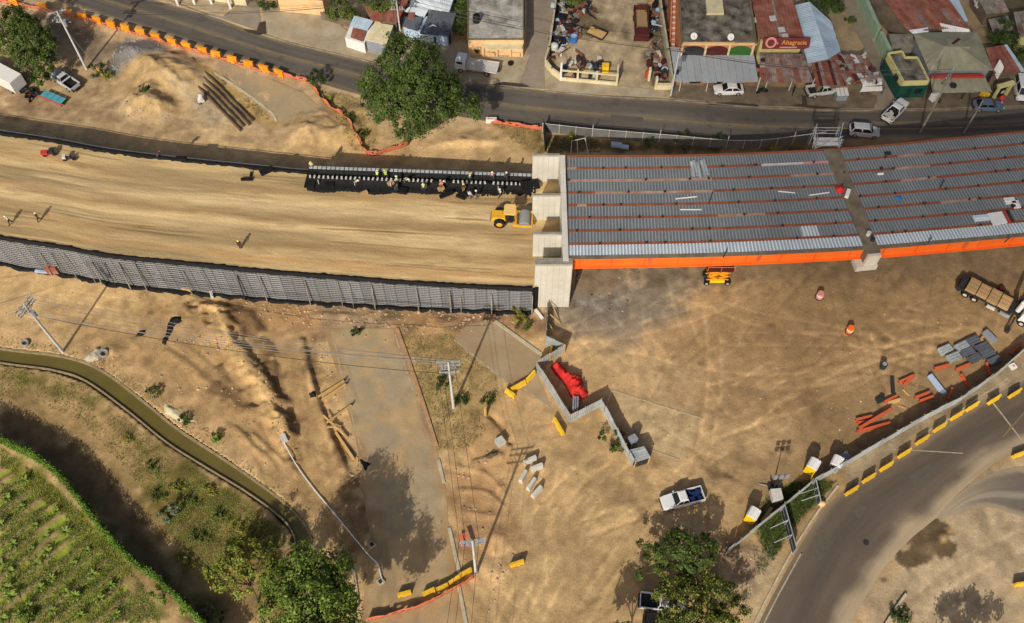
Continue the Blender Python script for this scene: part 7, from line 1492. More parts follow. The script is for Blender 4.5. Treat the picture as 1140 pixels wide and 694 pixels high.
tufts('roadside_grass', [([(606, 150), (700, 158), (830, 165), (905, 166), (905, 172), (606, 172)], 14, .35), ([(545, 136), (604, 143), (604, 170), (575, 160)], 10, .4), ([(345, 95), (400, 110), (420, 160), (395, 170), (372, 130)], 7, .45), ([(222, 72), (296, 122), (300, 136), (280, 128)], 8, .45)], M['grassdry'], .32, seed=33)
tufts('verge_grass', [([(848, 560), (880, 538), (912, 534), (932, 536), (905, 562), (880, 592), (860, 625), (842, 600)], 34, .3), ([(838, 604), (862, 612), (850, 640), (838, 640)], 14, .4), ([(1000, 672), (1016, 680), (1014, 694), (994, 694)], 20, .3), ([(606, 152), (700, 160), (905, 168), (905, 174), (606, 174)], 12, .45)], M['leafdark'], .3, seed=34)
tufts('ridge_grass', [([(0, 497), (58, 540), (120, 600), (150, 640), (140, 640), (100, 596), (40, 552), (0, 512)], 20, .35)], M['leafyel'], .3, seed=35)
for i, (x, y, r) in enumerate(((196, 540, 1.0), (214, 556, .9), (232, 545, .8), (246, 572, 1.0), (266, 586, .9), (222, 596, 1.1), (284, 598, .8), (168, 520, .8), (140, 488, .7), (176, 552, .9), (205, 622, 1.1), (300, 608, .8))):
    rs = np.random.default_rng(300 + i); t = thing('shrub', f'low olive weed clump on the bank between canal and hedge, {ORD[[4, 6, 8, 9, 11, 7, 10, 2, 1, 3, 5, 12][i] - 1]} from the left', 'shrub', tuple(GT(x, y)), 0, 'weed clumps on the canal bank')
    P, Nn = crown_pts([((0, 0, r * .25), (r, r * .8, r * .35)), ((r * .8, -r * .5, r * .2), (r * .7, r * .6, r * .3))], int(380 * r), rs, .3); P[:, 2] = np.maximum(P[:, 2], .03); V, F = leaves(P, Nn, .11, rs); meshobj('foliage', npmesh('foliage', V, F, [M['leaf' if i % 2 else 'leafyel']]), None, t)
# loose stones
def stones(name, polys, m, s0, s1, seed):
    rs = np.random.default_rng(seed); base = np.array([(1, 0, -.2), (.3, .9, -.2), (-.8, .5, -.2), (-.7, -.7, -.2), (.4, -.9, -.2), (.5, .1, .6), (-.3, .3, .7), (-.1, -.5, .55)]); fc = [(0, 1, 5), (1, 6, 5), (1, 2, 6), (2, 3, 6), (3, 7, 6), (3, 4, 7), (4, 5, 7), (4, 0, 5), (5, 6, 7)]; VV = []; FF = []; k = 0
    for px, dens in polys:
        poly = [GXY(*p) for p in px]; a = np.array(poly); lo, hi = a.min(0), a.max(0); n = int((hi - lo).prod() * dens); p = rs.uniform(lo, hi, (n, 2)); p = p[inpoly(p[:, 0], p[:, 1], poly)]
        for q, z in zip(p, hzv(p[:, 0], p[:, 1])):
            s = s0 + (s1 - s0) * rs.random() ** 3; a_ = rs.uniform(0, 6.28); ca, sa = math.cos(a_), math.sin(a_); v = base * rs.uniform(.7, 1.3, (8, 3)) * s
            VV.append(np.c_[v[:, 0] * ca - v[:, 1] * sa + q[0], v[:, 0] * sa + v[:, 1] * ca + q[1], v[:, 2] * .8 + z]); FF.append(np.array(fc) + k); k += 8
    o = meshobj(name, npmesh(name, np.concatenate(VV), np.concatenate(FF), [m]), None); o['kind'] = 'stuff'
stones('rubble', [([(262, 334), (400, 340), (480, 343), (590, 347), (596, 362), (520, 372), (450, 372), (380, 366), (300, 362)], 3.0), ([(470, 345), (560, 346), (565, 362), (500, 368)], 3.0), ([(380, 345), (450, 348), (452, 385), (382, 380)], .9), ([(185, 378), (250, 375), (262, 400), (200, 395)], 2.0), ([(150, 395), (230, 430), (238, 450), (180, 430)], 1.2), ([(250, 400), (300, 500), (285, 505), (240, 430)], .9),
                  ([(344, 380), (360, 380), (402, 520), (412, 560), (398, 556)], 2.6), ([(505, 510), (560, 500), (575, 560), (545, 620), (515, 640), (510, 560)], .8), ([(800, 612), (838, 598), (846, 620), (830, 650), (812, 640)], 2.2), ([(590, 345), (640, 345), (640, 365), (600, 370)], 1.0), ([(540, 640), (580, 610), (570, 640), (545, 690)], 1.2)], M['rock'], .07, .30, 41)
stones('gravel', [([(122, 82), (128, 58), (140, 44), (165, 44), (190, 60), (170, 62), (140, 78)], 5.0), ([(120, 110), (200, 118), (190, 135), (130, 132)], 2.2), ([(0, 130), (340, 175), (340, 182), (0, 140)], .5), ([(640, 300), (720, 300), (700, 380), (640, 380)], .35), ([(470, 150), (590, 155), (590, 185), (480, 180)], .3)], M['rockgrey'], .05, .24, 42)
stones('clods', [([(225, 330), (250, 345), (300, 420), (335, 500), (318, 500), (285, 440), (240, 370)], 2.6), ([(262, 340), (306, 395), (330, 480), (312, 486), (280, 400)], 2.2), ([(130, 100), (215, 70), (228, 100), (200, 130), (130, 132)], 1.2), ([(330, 136), (400, 138), (420, 168), (350, 172)], .7), ([(0, 300), (230, 335), (340, 560), (260, 500), (160, 430), (0, 370)], .4), ([(560, 480), (900, 420), (1000, 460), (740, 690), (560, 690)], .14), ([(340, 360), (560, 370), (560, 690), (380, 690)], .12), ([(640, 320), (1140, 300), (1140, 390), (860, 500), (660, 420)], .12)], M['rock'], .05, .2, 43)
# ---------------------------------------------------------------- utility poles and wires
def wire_obj(pts_a, pts_b, sag, label, m=M['wire'], r=.022, n=14, cat='wire', group=None, south=False):
    b = MB(); a, c = Vector(pts_a), Vector(pts_b); P = [a.lerp(c, i / n) - Vector((0, 0, sag * 4 * (i / n) * (1 - i / n))) for i in range(n + 1)]
    b.tube(P, r, 5); o = tag(b.obj('power_line', m), label, cat, group)
    if south: o['south'] = 1
    return o
def pole(label, base, h, arms, r0=.2, r1=.12, m=M['pole'], extras=()):
    "arms: (z, half length, angle, sideways offset)"
    B = GT(*base); B.z = 0; t = thing('utility_pole', label, 'utility pole', tuple(B)); b = MB(); b.cyl((0, 0, -.3), (0, 0, h), r0, r1, n=12); b.obj('post', m, t, smooth=True); ends = []
    for (z, hl, a, off) in arms:
        d = Vector((math.cos(a), math.sin(a), 0)); s = Vector((-d.y, d.x, 0)); o_ = s * off; b = MB(); b.bar(tuple(d * -hl + o_ + Vector((0, 0, z))), tuple(d * hl + o_ + Vector((0, 0, z))), .12, .14); ar = b.obj('crossarm', M['galv'], t)
        for f in (-.95, -.5, .5, .95): p = d * hl * f + o_ + Vector((0, 0, z + .07)); b = MB(); b.cyl(p, p + Vector((0, 0, .22)), .04, .055, n=6); b.obj('insulator', M['bluewall'], ar); ends.append(B + p + Vector((0, 0, .25)))
        for f in (-.6, .6): b = MB(); b.bar(tuple(d * hl * f + o_ + Vector((0, 0, z))), tuple(o_ * .6 + Vector((0, 0, z - .8))), .05, .05); b.obj('brace', M['galv'], ar)
    for ex in extras:
        if ex == 'transformer': b = MB(); b.cyl((.38, -.1, h - 2.6), (.38, -.1, h - 1.6), .3, n=14); b.obj('transformer', M['greywall'], t, smooth=True)
        if ex == 'box': b = MB(); b.box((.3, 0, h * .55), (.4, .4, .6)); b.obj('junction_box', M['dark'], t)
        if ex == 'lamp': b = MB(); b.cyl((0, 0, h), (.5, 1.6, h + .3), .04); b.box((.55, 1.8, h + .28), (.25, .6, .12)); b.obj('lamp_arm', M['galv'], t)
        if ex == 'frame': 
            b = MB()
            for (u, v) in (((-.7, 0, h - 2.2), (0, 0, h - .3)), ((.7, 0, h - 2.2), (0, 0, h - .3)), ((-.7, 0, h - 2.2), (.7, 0, h - 2.2))): b.bar(u, v, .06, .06)
            b.obj('cable_frame', M['dark'], t)
        if ex == 'bank': b = MB(); b.bar((-1.1, .3, h - 2.3), (1.1, .3, h - 2.3), .12, .12); [b.box((x, .45, h - 2.3 + .2), (.16, .16, .5)) for x in (-.9, -.5, -.1, .3, .7)]; b.obj('switch_bank', M['galv'], t)
    return t, B, ends
aL = heading((17, 351), (35, 329)); pL = pole('tall concrete power pole standing beside the canal at the left', (70, 392), 12.2, [(12.0, 1.5, aL, .2), (11.3, 1.5, aL, .2), (11.3, 1.5, aL, -.2)], extras=('transformer',))
pM = pole('concrete power pole standing in the weeds left of the tilted concrete slab', (505, 454), 12.3, [(12.1, 1.4, .05, .2), (11.3, 1.4, .05, .2), (10.3, 1.2, .05, -.2)], extras=('bank',))
pB = pole('concrete power pole with three stacked crossarms at the bottom orange fence', (530, 639), 12.2, [(12.0, 1.45, .14, .2), (11.4, 1.4, .14, .2), (10.6, 1.3, .14, .2)])
pT = pole('concrete power pole leaning over the orange barriers in the top left corner', (96.4, 77.2), 11.6, [(11.4, 1.3, .35, .2), (10.8, 1.3, 1.2, .2)], extras=('bank', 'transformer'))
pK = pole('thin white power pole behind the two kiosks', (447, 46), 8.5, [(8.3, .9, .9, .1)], .14, .09, extras=('bank',))
pS = pole('concrete power pole with a lamp at the left end of the grey canopy', (746.6, 107), 9.2, [(9.0, .8, .2, .1)], .15, .1, extras=('transformer', 'box'))
pA = pole('dusty power pole beyond the deck edge, left one of the right pair', (1018, 159.5), 12.4, [(12.1, 1.2, .9, .2)], .2, .12, M['oldconc'], extras=('frame', 'box'))
pC = pole('shorter dusty pole beyond the deck edge, right one of the right pair', (1066, 160), 7.0, [], .16, .11, M['oldconc'])
for k, B in ((pT, (117, 88)),):
    a = k[1] + Vector((0, 0, 8)); c = GT(*B); b = MB(); b.cyl(tuple(a), tuple(c), .02, n=5); o = tag(b.obj('guy_wire', M['wire']), 'thin guy wire stayed from the top left power pole', 'wire')
    b = MB(); b.cyl(tuple(c), tuple(c.lerp(a, .24)), .06, n=6); tag(b.obj('guy_guard', M['ybar']), 'yellow guard tube on the guy wire of the top left pole', 'guard')
w_ = 0
for i, j in ((0, 0), (1, 1), (2, 2), (3, 3), (5, 5), (6, 6)): wire_obj(pL[2][i + 0], pM[2][j], 1.6 + .15 * w_, f'overhead wire from canal side pole to slab side pole, {ORD[w_]} of six', group='wires to the pole by the tilted slab', r=.032); w_ += 1
wire_obj(pL[1] + Vector((0, 0, 9.6)), pM[1] + Vector((0, 0, 9.4)), 2.0, 'dark thicker cable strung lowest between canal side pole and slab pole', M['wiredark'], .04)
for i, (a, c) in enumerate(((pL[2][0], (-62, 52, 13)), (pL[2][2], (-64, 56, 13)), (pL[2][3], (-65, 58, 13)))): wire_obj(a, (c[0] - 20, c[1] + i, 12), .9, f'overhead wire leaving the canal side pole to the left edge, {ORD[i]} of three', r=.028)
for i in range(3): wire_obj(pM[2][4 + i], pB[2][i], .8, f'overhead wire between the slab pole and the stacked crossarm pole, {ORD[i]} of three', M['wiredark'], .024)
for i in range(3): wire_obj(pB[2][i], (pB[2][i].x - 5 + i, pB[2][i].y - 40, 11.5), .8, f'overhead wire leaving the stacked crossarm pole to the bottom edge, {ORD[i]} of three', M['wiredark'], .024)
for k, (a, c, nn, sg) in enumerate(((pT, pK, 'between the top left pole and the kiosk pole', 1.4), (pK, pS, 'between the kiosk pole and the canopy pole', 1.0), (pS, pA, 'between canopy pole and dusty pole by the deck', 1.2))):
    for i in range(3): wire_obj(a[2][i], c[2][min(i, len(c[2]) - 1)], sg + .2 * i, f'overhead street wire {nn}, {ORD[i]} of three', M['wiredark'], .028, 18)
for i in range(2): wire_obj(pA[2][i], (pA[2][i].x + 60, pA[2][i].y + 6, 11), 1.0, f'overhead street wire leaving the dusty pole to the right edge, {ORD[i]} of two', M['wiredark'], .024)
for i in range(2): wire_obj(pT[2][i], (pT[2][i].x - 40, pT[2][i].y + 24, 11), 1.0, f'overhead street wire leaving the top left pole to the left edge, {ORD[i]} of two', M['wire'], .024)
# ---------------------------------------------------------------- barriers
def jersey(L, wb, wt, h, ribs=0):
    b = MB(); P = [(-wb / 2, 0), (wb / 2, 0), (wb / 2, h * .12), (wt / 2 + .04, h * .42), (wt / 2, h), (-wt / 2, h), (-wt / 2 - .04, h * .42), (-wb / 2, h * .12)]
    n = len(P); V = [(-L / 2, y, z) for y, z in P] + [(L / 2, y, z) for y, z in P]; b.add(V, [tuple(range(n)), tuple(range(2 * n - 1, n - 1, -1))] + [(i, i + n, (i + 1) % n + n, (i + 1) % n) for i in range(n)]); return b
JM = {}
def barrier(name, label, px, r, m, L=1.9, wb=.44, wt=.2, h=1.0, group=None, north_=False):
    key = (m.name, L, h); t = thing(name, label, 'barrier', tuple(GT(*px)), r, group)
    if key not in JM:
        b = jersey(L, wb, wt, h); JM[key] = b.mesh('barrier_body'); JM[key].materials.append(m)
        c = MB(); [c.box((s * L * .28, 0, h * .06 + .005), (L * .16, wb + .012, h * .11)) for s in (-1, 1)]; JM[key, 1] = c.mesh('fork_slot'); JM[key, 1].materials.append(M['dark'])
    meshobj('barrier_body', JM[key], None, t); meshobj('fork_slot', JM[key, 1], None, t)['kind'] = 'stuff'; return t
YB = [(1128, 440), (1105, 447), (1081, 454.5), (1064, 464.5), (1045, 477.5), (1025.5, 491.5), (1005.5, 506.5), (985.5, 521), (966, 534), (947, 548)]
for i, (x, y) in enumerate(YB[::-1]): barrier('concrete_barrier', f'yellow concrete barrier on the left edge of the curving road, {ORD[i]} from the lower end', (x, y), heading((x - 8, y + 4.8), (x + 8, y - 4.8)), M['ybar'], 1.8, .40, .2, 1.12, group='yellow barriers along the curving road')
barrier('concrete_barrier', 'orange yellow barrier at the right edge on the road island', (1134, 507), heading((1128, 509), (1144, 503)), M['ybar'], 2.0); barrier('concrete_barrier', 'yellow barrier standing at the right edge of the lower bare ground', (1136, 651), heading((1130, 652), (1144, 650)), M['ybar'], 1.8)
for (x0, y0, x1, y1, lab) in ((443, 662, 458, 658, 'yellow barrier alone at the left end of the row by the orange mesh fence'), (471, 661, 484, 655, 'pale yellow barrier, second from the left by the orange mesh fence'), (486, 656, 499, 650, 'yellow barrier, third from the left by the orange mesh fence'), (500, 649, 512, 641, 'yellow barrier, fourth from the left by the orange mesh fence'), (512, 640, 525, 633, 'yellow barrier touching the stacked crossarm pole'),
                              (568, 629, 583, 624, 'bright yellow barrier alone on the dirt track right of the bottom pole'), (617, 466, 627, 483, 'yellow barrier alone on the dirt below the zinc fence'), (563, 434, 573, 441, 'yellow barrier at the left end of the row closing the tilted slab'), (569, 434, 585, 425, 'yellow barrier, middle one closing the tilted slab'), (586, 424, 595, 414, 'yellow barrier against the zinc fence closing the tilted slab')):
    a, c = GT(x0, y0), GT(x1, y1); barrier('concrete_barrier', lab, ((x0 + x1) / 2, (y0 + y1) / 2 + 2), ang(a, c), M['ybar'], round((c - a).length, 2), .5, .26, .95)
for (x0, y0, x1, y1, lab) in ((599, 410, 609, 397, 'brownish yellow barrier behind the zinc fence, left one'), (612, 399, 614, 389, 'brownish yellow barrier behind the zinc fence, right one')):
    a, c = GT(x0, y0), GT(x1, y1); barrier('concrete_barrier', lab, ((x0 + x1) / 2, (y0 + y1) / 2), ang(a, c), M['ybar'], round((c - a).length, 2), .5, .26, .9)
for i, (x, y, x0, y0, x1, y1) in enumerate(((590, 514, 583, 515, 596.5, 509), (597.5, 522, 591, 523, 604, 518), (582.5, 532, 579.5, 536, 585.5, 524), (591.5, 540.5, 588, 545, 596, 533), (597.5, 549, 593, 553, 603, 542))):
    a, c = GT(x0, y0), GT(x1, y1); b = jersey((c - a).length, .62, .42, .95); o = b.obj('concrete_block', M['concrete'], bevel=.03); o.location = GT(x, y); o.rotation_euler = (0, 0, ang(a, c))
    tag(o, ['white concrete block, uppermost of the five on the dirt', 'white concrete block, second from the top of the five on the dirt', 'white concrete block, leftmost of the five on the dirt', 'white concrete block between the leftmost and the lowest one', 'white concrete block, lowest of the five on the dirt'][i], 'concrete block', 'white concrete blocks on the dirt')
OB = [(17, 5), (50, 11), (78, 17), (94, 21.5), (110, 26), (125.5, 30.5), (141.5, 34.5), (158, 39), (175, 44), (193, 50), (209, 54.5), (227, 59.5), (242, 64), (260, 69.5), (278, 74.5), (295, 79.5), (311.5, 84.5)]
for i, (x, y) in enumerate(OB):
    q = OB[min(i + 1, len(OB) - 1)]; p = OB[max(i - 1, 0)]; barrier('traffic_barrier', f'orange plastic barrier on the upper left road edge, {ORD[i]} from the left', (x, y), heading(p, q) + random.uniform(-.1, .1), M['obar'], 1.6, .55, .34, 1.25, 'orange barriers along the upper left road edge')
def mesh_fence(label, px, h, sag=.15, name='safety_mesh', posts=True, z0=.05):
    pts = resample(smoothline([tuple(GT(*p)) for p in px], 6), step=.45); o0 = Vector(tuple(pts[0])); t = thing(name, label, 'mesh fence', tuple(o0)); V = []; k = 5
    for i, p in enumerate(pts):
        hh = h * (1 - sag * (1 - abs(math.cos(i * .55)))); w_ = .22 * math.sin(i * .9) + random.uniform(-.08, .08)
        for j in range(k): V.append((p[0] - o0.x + w_ * j / k, p[1] - o0.y + w_ * (j / k) * .7, p[2] - o0.z + z0 + hh * j / (k - 1)))
    n = len(pts); F = [(i * k + j, (i + 1) * k + j, (i + 1) * k + j + 1, i * k + j + 1) for i in range(n - 1) for j in range(k - 1) if (i * 7 + j * 3) % 11]
    me = npmesh('mesh_sheet', np.array(V), F, [M['omesh']]); o = meshobj('mesh_sheet', me, None, t); md = o.modifiers.new('s', 'SOLIDIFY'); md.thickness = .03
    for i in range(0, n, 6): p = pts[i]; b = MB(); b.cyl((p[0] - o0.x, p[1] - o0.y, p[2] - o0.z - .1), (p[0] - o0.x, p[1] - o0.y, p[2] - o0.z + h + .15), .035, n=6); b.obj('post', M['wood'], t)
    return t
mesh_fence('orange safety mesh strung between the orange barriers on the upper left road', [(0, 2.5), (50, 12.5), (95, 23), (142, 36), (193, 51.5), (243, 66), (312, 86)], .6)
mesh_fence('orange safety mesh winding down from the upper road towards the large tree', [(313, 86), (330, 89), (344, 94), (354, 106), (363, 118), (378, 128), (389, 141), (400, 158), (407, 170), (416, 174), (434, 169), (455, 162)], .9)
mesh_fence('orange safety mesh beside the road between the large tree and the abutment', [(543, 137), (570, 141), (604, 146)], .9)
mesh_fence('orange safety mesh across the slab road at the bottom', [(409, 692), (440, 684), (470, 675), (500, 660), (529, 643)], 1.1)
p = GT(547, 136); b = MB(); b.box((0, 0, .4), (1.6, .5, .8)); o = b.obj('sign_board', M['white']); o.location = p; tag(o, 'small white board at the end of the orange mesh by the road', 'board')
b = MB(); a, c = GT(518, 596), GT(524, 612); b.bar(a + Vector((0, 0, .9)), c + Vector((0, 0, .9)), .5, .06); b.bar(a + Vector((-.5, 0, .5)), c + Vector((-.8, 0, .5)), .35, .05); tag(b.obj('board', M['omesh']), 'orange red boards leaning beside the stacked crossarm pole', 'board')
# ---------------------------------------------------------------- zinc sheet fences
def sheet_fence(label, tops, h, step=1.15, m='galv', name='sheet_fence', bases=False, sd=1):
    pts = [GT(*p) if bases else G(p[0], p[1], h) for p in tops]; o0 = Vector((pts[0].x, pts[0].y, 0)); t = thing(name, label, 'fence', tuple(o0))
    for a, c in zip(pts[:-1], pts[1:]):
        a = Vector((a.x, a.y, 0)); c = Vector((c.x, c.y, 0)); L = (c - a).length; n = max(1, round(L / step)); r = ang(a, c)
        for i in range(n):
            wd = L / n; q = a.lerp(c, (i + .5) / n) - o0; b = MB(); V = []; k = 8; hh = h + random.uniform(-.1, .08); tl = random.uniform(-.06, .06)
            for j in range(k + 1):
                x = -wd / 2 + wd * j / k; y = .025 * (1 if j % 2 else -1)
                V += [(x, y - .012, 0), (x, y - .012 + tl, hh), (x, y + .012, 0), (x, y + .012 + tl, hh)]
            F = [(4 * j, 4 * j + 4, 4 * j + 5, 4 * j + 1) for j in range(k)] + [(4 * j + 2, 4 * j + 3, 4 * j + 7, 4 * j + 6) for j in range(k)] + [(4 * j + 1, 4 * j + 5, 4 * j + 7, 4 * j + 3) for j in range(k)]
            b.add(V, F); o = b.obj('zinc_sheet', M[m], t); o.location = (q.x, q.y, 0); o.rotation_euler = (0, 0, r)
            if i % 2 == 0: b = MB(); e = a.lerp(c, i / n) - o0; nn = Vector((-math.sin(r), math.cos(r), 0)) * .08 * sd; b.box((e.x + nn.x, e.y + nn.y, h / 2), (.09, .09, h), r); b.obj('post', M['wood'], t)
        b = MB(); nn = Vector((-math.sin(r), math.cos(r), 0)) * .06 * sd
        for z in (.5, h - .3): b.bar(a - o0 + nn + Vector((0, 0, z)), c - o0 + nn + Vector((0, 0, z)), .06, .08)
        b.obj('rail', M['wood'], t)['kind'] = 'stuff'
    return t
sheet_fence('zigzag fence of weathered zinc sheets wrapped round the red tarpaulin', [(609, 346), (607, 384), (628, 393), (597, 412), (634, 471), (668, 453), (704, 520)], 2.4, bases=True)
sheet_fence('long curving fence of grey zinc sheets beside the curving road', [(1150, 380), (1121, 406), (1099, 422.5), (1071, 441.5), (1030, 462), (1000, 479.5), (960, 503), (909, 532)], 2.4, sd=-1)
sheet_fence('straight lower stretch of zinc sheet fence ending by the rubble', [(906, 534), (826, 599.5), (812, 611)], 2.2, sd=-1)
for i, (x0, y0, x1, y1) in enumerate(((611, 341, 622, 356), (612, 357, 624, 361), (611, 365, 619, 376))): a, c = GT(x0, y0), GT(x1, y1); a.z = 2.0 - i * .4; c.z = .1; tag(MB().bar(a, c, .1, .1).obj('fence_prop', M['wood']), f'pale timber prop leaning on the zigzag fence by the abutment, {ORD[i]} from the top', 'prop')
# grey fabric fence beyond the deck
t = thing('road_fence', 'grey mesh fence with white rails between the deck and the upper road', 'fence', tuple(GT(604, 146))); o0 = Vector(t.location)
pts = resample(smoothline([tuple(GT(*p)) for p in [(604, 147), (660, 153), (740, 159.5), (830, 166), (912, 168)]], 6), step=2.4); H = 1.9
for i, (a, c) in enumerate(zip(pts[:-1], pts[1:])):
    a = Vector(a) - o0; c = Vector(c) - o0; a.z = c.z = 0; b = MB(); b.box(((a + c) / 2).to_tuple()[:2] + (H * .46,), ((c - a).length * .99, .05, H * .86), ang(a, c)); b.obj('mesh_panel', M['fencecloth'], t)
    b = MB(); b.cyl((a.x, a.y, -.1), (a.x, a.y, H + (.9 if i % 4 == 3 else .1)), .05, n=6); b.obj('post', M['dullwhite'], t)
    b = MB(); b.cyl((a.x, a.y, H - .05), (c.x, c.y, H - .05), .045, n=6); b.obj('top_rail', M['dullwhite'], t)
b = MB(); a, c = GT(605, 144), GT(607, 169); a, c = a - o0, c - o0; b.box(((a.x + c.x) / 2, (a.y + c.y) / 2, 1.1), ((c - a).length, .12, 2.2), ang(a, c)); b.obj('end_panel', M['geo'], t)
def heap_n(name, px, h, m, lab, seed): 
    global G
    o = None; poly = [GXY(*p) for p in px]; a = np.array(poly); x = np.arange(a[:, 0].min() - .3, a[:, 0].max() + .3, .15); y = np.arange(a[:, 1].min() - .3, a[:, 1].max() + .3, .15); X, Y = np.meshgrid(x, y); Xr, Yr = X.ravel(), Y.ravel()
    d = sdf(Xr, Yr, poly) + (fbm(Xr, Yr, .8, seed) - .5) * .4; rid = np.abs(fbm(Xr, Yr, .7, seed + 9, 3) - .5) * 2; Z = np.array(hzv(Xr, Yr)) + h * (1 - SS(-.6, 0, d)) * (.5 + 1.0 * (1 - rid) ** 2 * fbm(Xr, Yr, 1.1, seed + 4) + .25 * np.abs(fbm(Xr, Yr, .45, seed + 2, 2) - .5)) + .02
    ii = np.arange(X.size).reshape(X.shape); F = np.stack([ii[:-1, :-1], ii[:-1, 1:], ii[1:, 1:], ii[1:, :-1]], -1).reshape(-1, 4); F = F[(d < .1)[F].all(1)]; us = np.unique(F); mp = np.zeros(X.size, int); mp[us] = np.arange(len(us))
    return tag(meshobj(name, npmesh(name, np.c_[Xr, Yr, Z][us], mp[F], [m]), None), lab, 'heap' if m is not M['tarp'] else 'tarpaulin')
heap_n('tarpaulin', [(613, 409), (616, 405), (623, 403), (627, 409), (632, 415), (641, 418), (646, 418), (649, 426), (648, 431), (655, 435), (654, 442), (646, 446), (640, 448), (635, 443), (631, 433), (624, 424), (617, 416)], 1.5, M['tarp'], 'large bright red tarpaulin covering a heap inside the zigzag zinc fence', 61)
heap_n('tarpaulin', [(617, 167), (624, 161), (632, 163), (630, 168), (619, 170)], 1.6, M['red'], 'red tarpaulin heap beyond the far abutment corner, left one', 62); heap_n('tarpaulin', [(634, 167), (640, 162), (645, 163), (642, 168)], 1.3, M['darkred'], 'dark red tarpaulin heap beyond the far abutment corner, right one', 63)
t = thing('pipe_rack', 'pale bent pipe frame beyond the far abutment corner', 'frame', tuple(GT(646, 172))); b = MB(); b.tube([(-1.4, 0, 0), (-1.3, 1.0, 1.8), (.6, 1.2, 2.2), (1.2, -.3, .2)], .06, 6); b.obj('pipe', M['white'], t); b = MB(); b.tube([(-.4, .2, 0), (-.5, 1.1, 2.0)], .05, 6); b.obj('pipe', M['white'], t)
p = GT(686, 163); o = MB().box((0, 0, .3), (1.6, .7, .5)).box((1.3, -.1, .2), (1.1, .6, .35)).obj('beam_stub', M['bluewall']); o.location = p; o.rotation_euler = (0, 0, -.15); tag(o, 'pale blue metal stub lying in the grass between deck and road', 'metal piece')
heap_n('plastic_and_shade_heap', [(151, 374), (155, 369), (162, 367), (163, 371), (157, 375)], .35, M['geo'], 'heap of black plastic on the ground, left one near the berm', 64); heap_n('plastic_and_shade_heap', [(187, 361), (191, 354), (203, 355), (203, 360), (195, 364), (189, 374), (184, 384), (179, 382), (185, 371)], .4, M['geo'], 'long heap of black plastic on the ground left of the berm crest', 65)
heap_n('plastic_and_shade_heap', [(398, 508), (405, 512), (416, 516), (411, 520), (407, 527), (403, 520)], .25, M['geo'], 'low black heap painting the shade at the lower end of the timber formwork', 66); heap_n('plastic_and_shade_heap', [(343, 438), (352, 437), (354, 444), (346, 444)], .5, M['geo'], 'small black heap left of the upper formwork timbers', 67)  # first heap is black to stand for shade by the formwork
# ---------------------------------------------------------------- small shed and gear along the zinc fence
t = thing('guard_shed', 'small shed with a ribbed pale zinc roof at the lower end of the zigzag fence', 'shed', tuple(GT(713, 513))); o0 = Vector(t.location); o0.z = 0
q = [G(699.5, 501, 2.2), G(717, 496.5, 2.2), G(724.5, 509.5, 2.0), G(707, 515, 2.0)]
for i in range(5):
    f0, f1 = i / 5 + .004, (i + 1) / 5 - .004; b = MB(); V = []
    for j in range(9):
        f = f0 + (f1 - f0) * j / 8; h = .04 * (j % 2); u = q[0].lerp(q[3], f) - o0; v = q[1].lerp(q[2], f) - o0; V += [(u.x, u.y, u.z + h), (v.x, v.y, v.z + h)]
    b.add(V, [(2 * j, 2 * j + 2, 2 * j + 3, 2 * j + 1) for j in range(8)]); b.obj('roof_sheet', M['galv'], t)
for f in q: g = f - o0; b = MB(); b.cyl((g.x * .9, g.y * .9, -.1), (g.x * .9, g.y * .9, f.z - .05), .06); b.obj('post', M['wood'], t)
b = MB(); g = [(v - o0) * .85 for v in q]; b.prism([(v.x, v.y) for v in g], 0, 1.7); b.obj('walls', M['dark'], t)
p = GT(703, 495); o = MB().box((0, 0, 1.0), (.95, .8, 2.0), 0, 0).box((0, 0, 2.03), (1.02, .86, .06), 0, 0).obj('cabinet', M['greywall']); o.location = p; o.rotation_euler = (0, 0, .5); tag(o, 'tall grey cabinet standing just above the small zinc roofed shed', 'cabinet')
for i in range(3): a, c = GT(638 + i * 2.4, 446), GT(637 + i * 2.4, 467); a.z = 1.2; c.z = 1.6 + .05 * i; tag(MB().bar(a, c, .2, .12).obj('steel_plank', M['galv']), f'pale steel plank laid from the red tarpaulin to the zinc fence, {ORD[i]} from the left', 'plank')
# ---------------------------------------------------------------- portable toilets, light tower, sign frames
def toilet(lab, base, r, roofm=M['white'], body=M['yellow']):
    t = thing('portable_toilet', lab, 'portable toilet', tuple(GT(*base)), r); b = MB(); b.box((0, 0, 1.05), (1.25, 1.25, 2.1)); b.obj('cabin', body, t, bevel=.05)
    b = MB(); b.box((0, -.64, 1.05), (.85, .05, 1.8)); d = b.obj('door', body, t); b = MB(); b.box((.3, -.69, 1.05), (.08, .06, .2)); b.obj('handle', M['dark'], d)
    b = MB(); P = [(-.68, 2.1), (-.5, 2.32), (0, 2.42), (.5, 2.32), (.68, 2.1)]; V = [(x, -.68, z) for x, z in P] + [(x, .68, z) for x, z in P]; b.add(V, [(0, 1, 2, 3, 4), (9, 8, 7, 6, 5)] + [(i, i + 5, i + 6, i + 1) for i in range(4)] + [(0, 4, 9, 5)]); b.obj('roof', roofm, t)
    b = MB(); b.cyl((.45, .5, 2.2), (.45, .5, 2.7), .06); b.obj('vent_pipe', M['white'], t); return t
toilet('yellow portable toilet with a white roof, lower left one by the zinc fence', (835, 578), -.6); toilet('yellow portable toilet with a white roof standing by the bend of the zinc fence', (901, 524), -.6); toilet('grey portable toilet with a white roof, upper right one by the zinc fence', (927, 521), -.55, M['white'], M['greywall'])
p = GT(938, 512); o = MB().box((0, 0, .6), (1.2, 1.0, 1.2)).obj('water_tank', M['greywall'], bevel=.06); o.location = p; o.rotation_euler = (0, 0, .5); tag(o, 'grey box tank behind the grey portable toilet', 'tank')
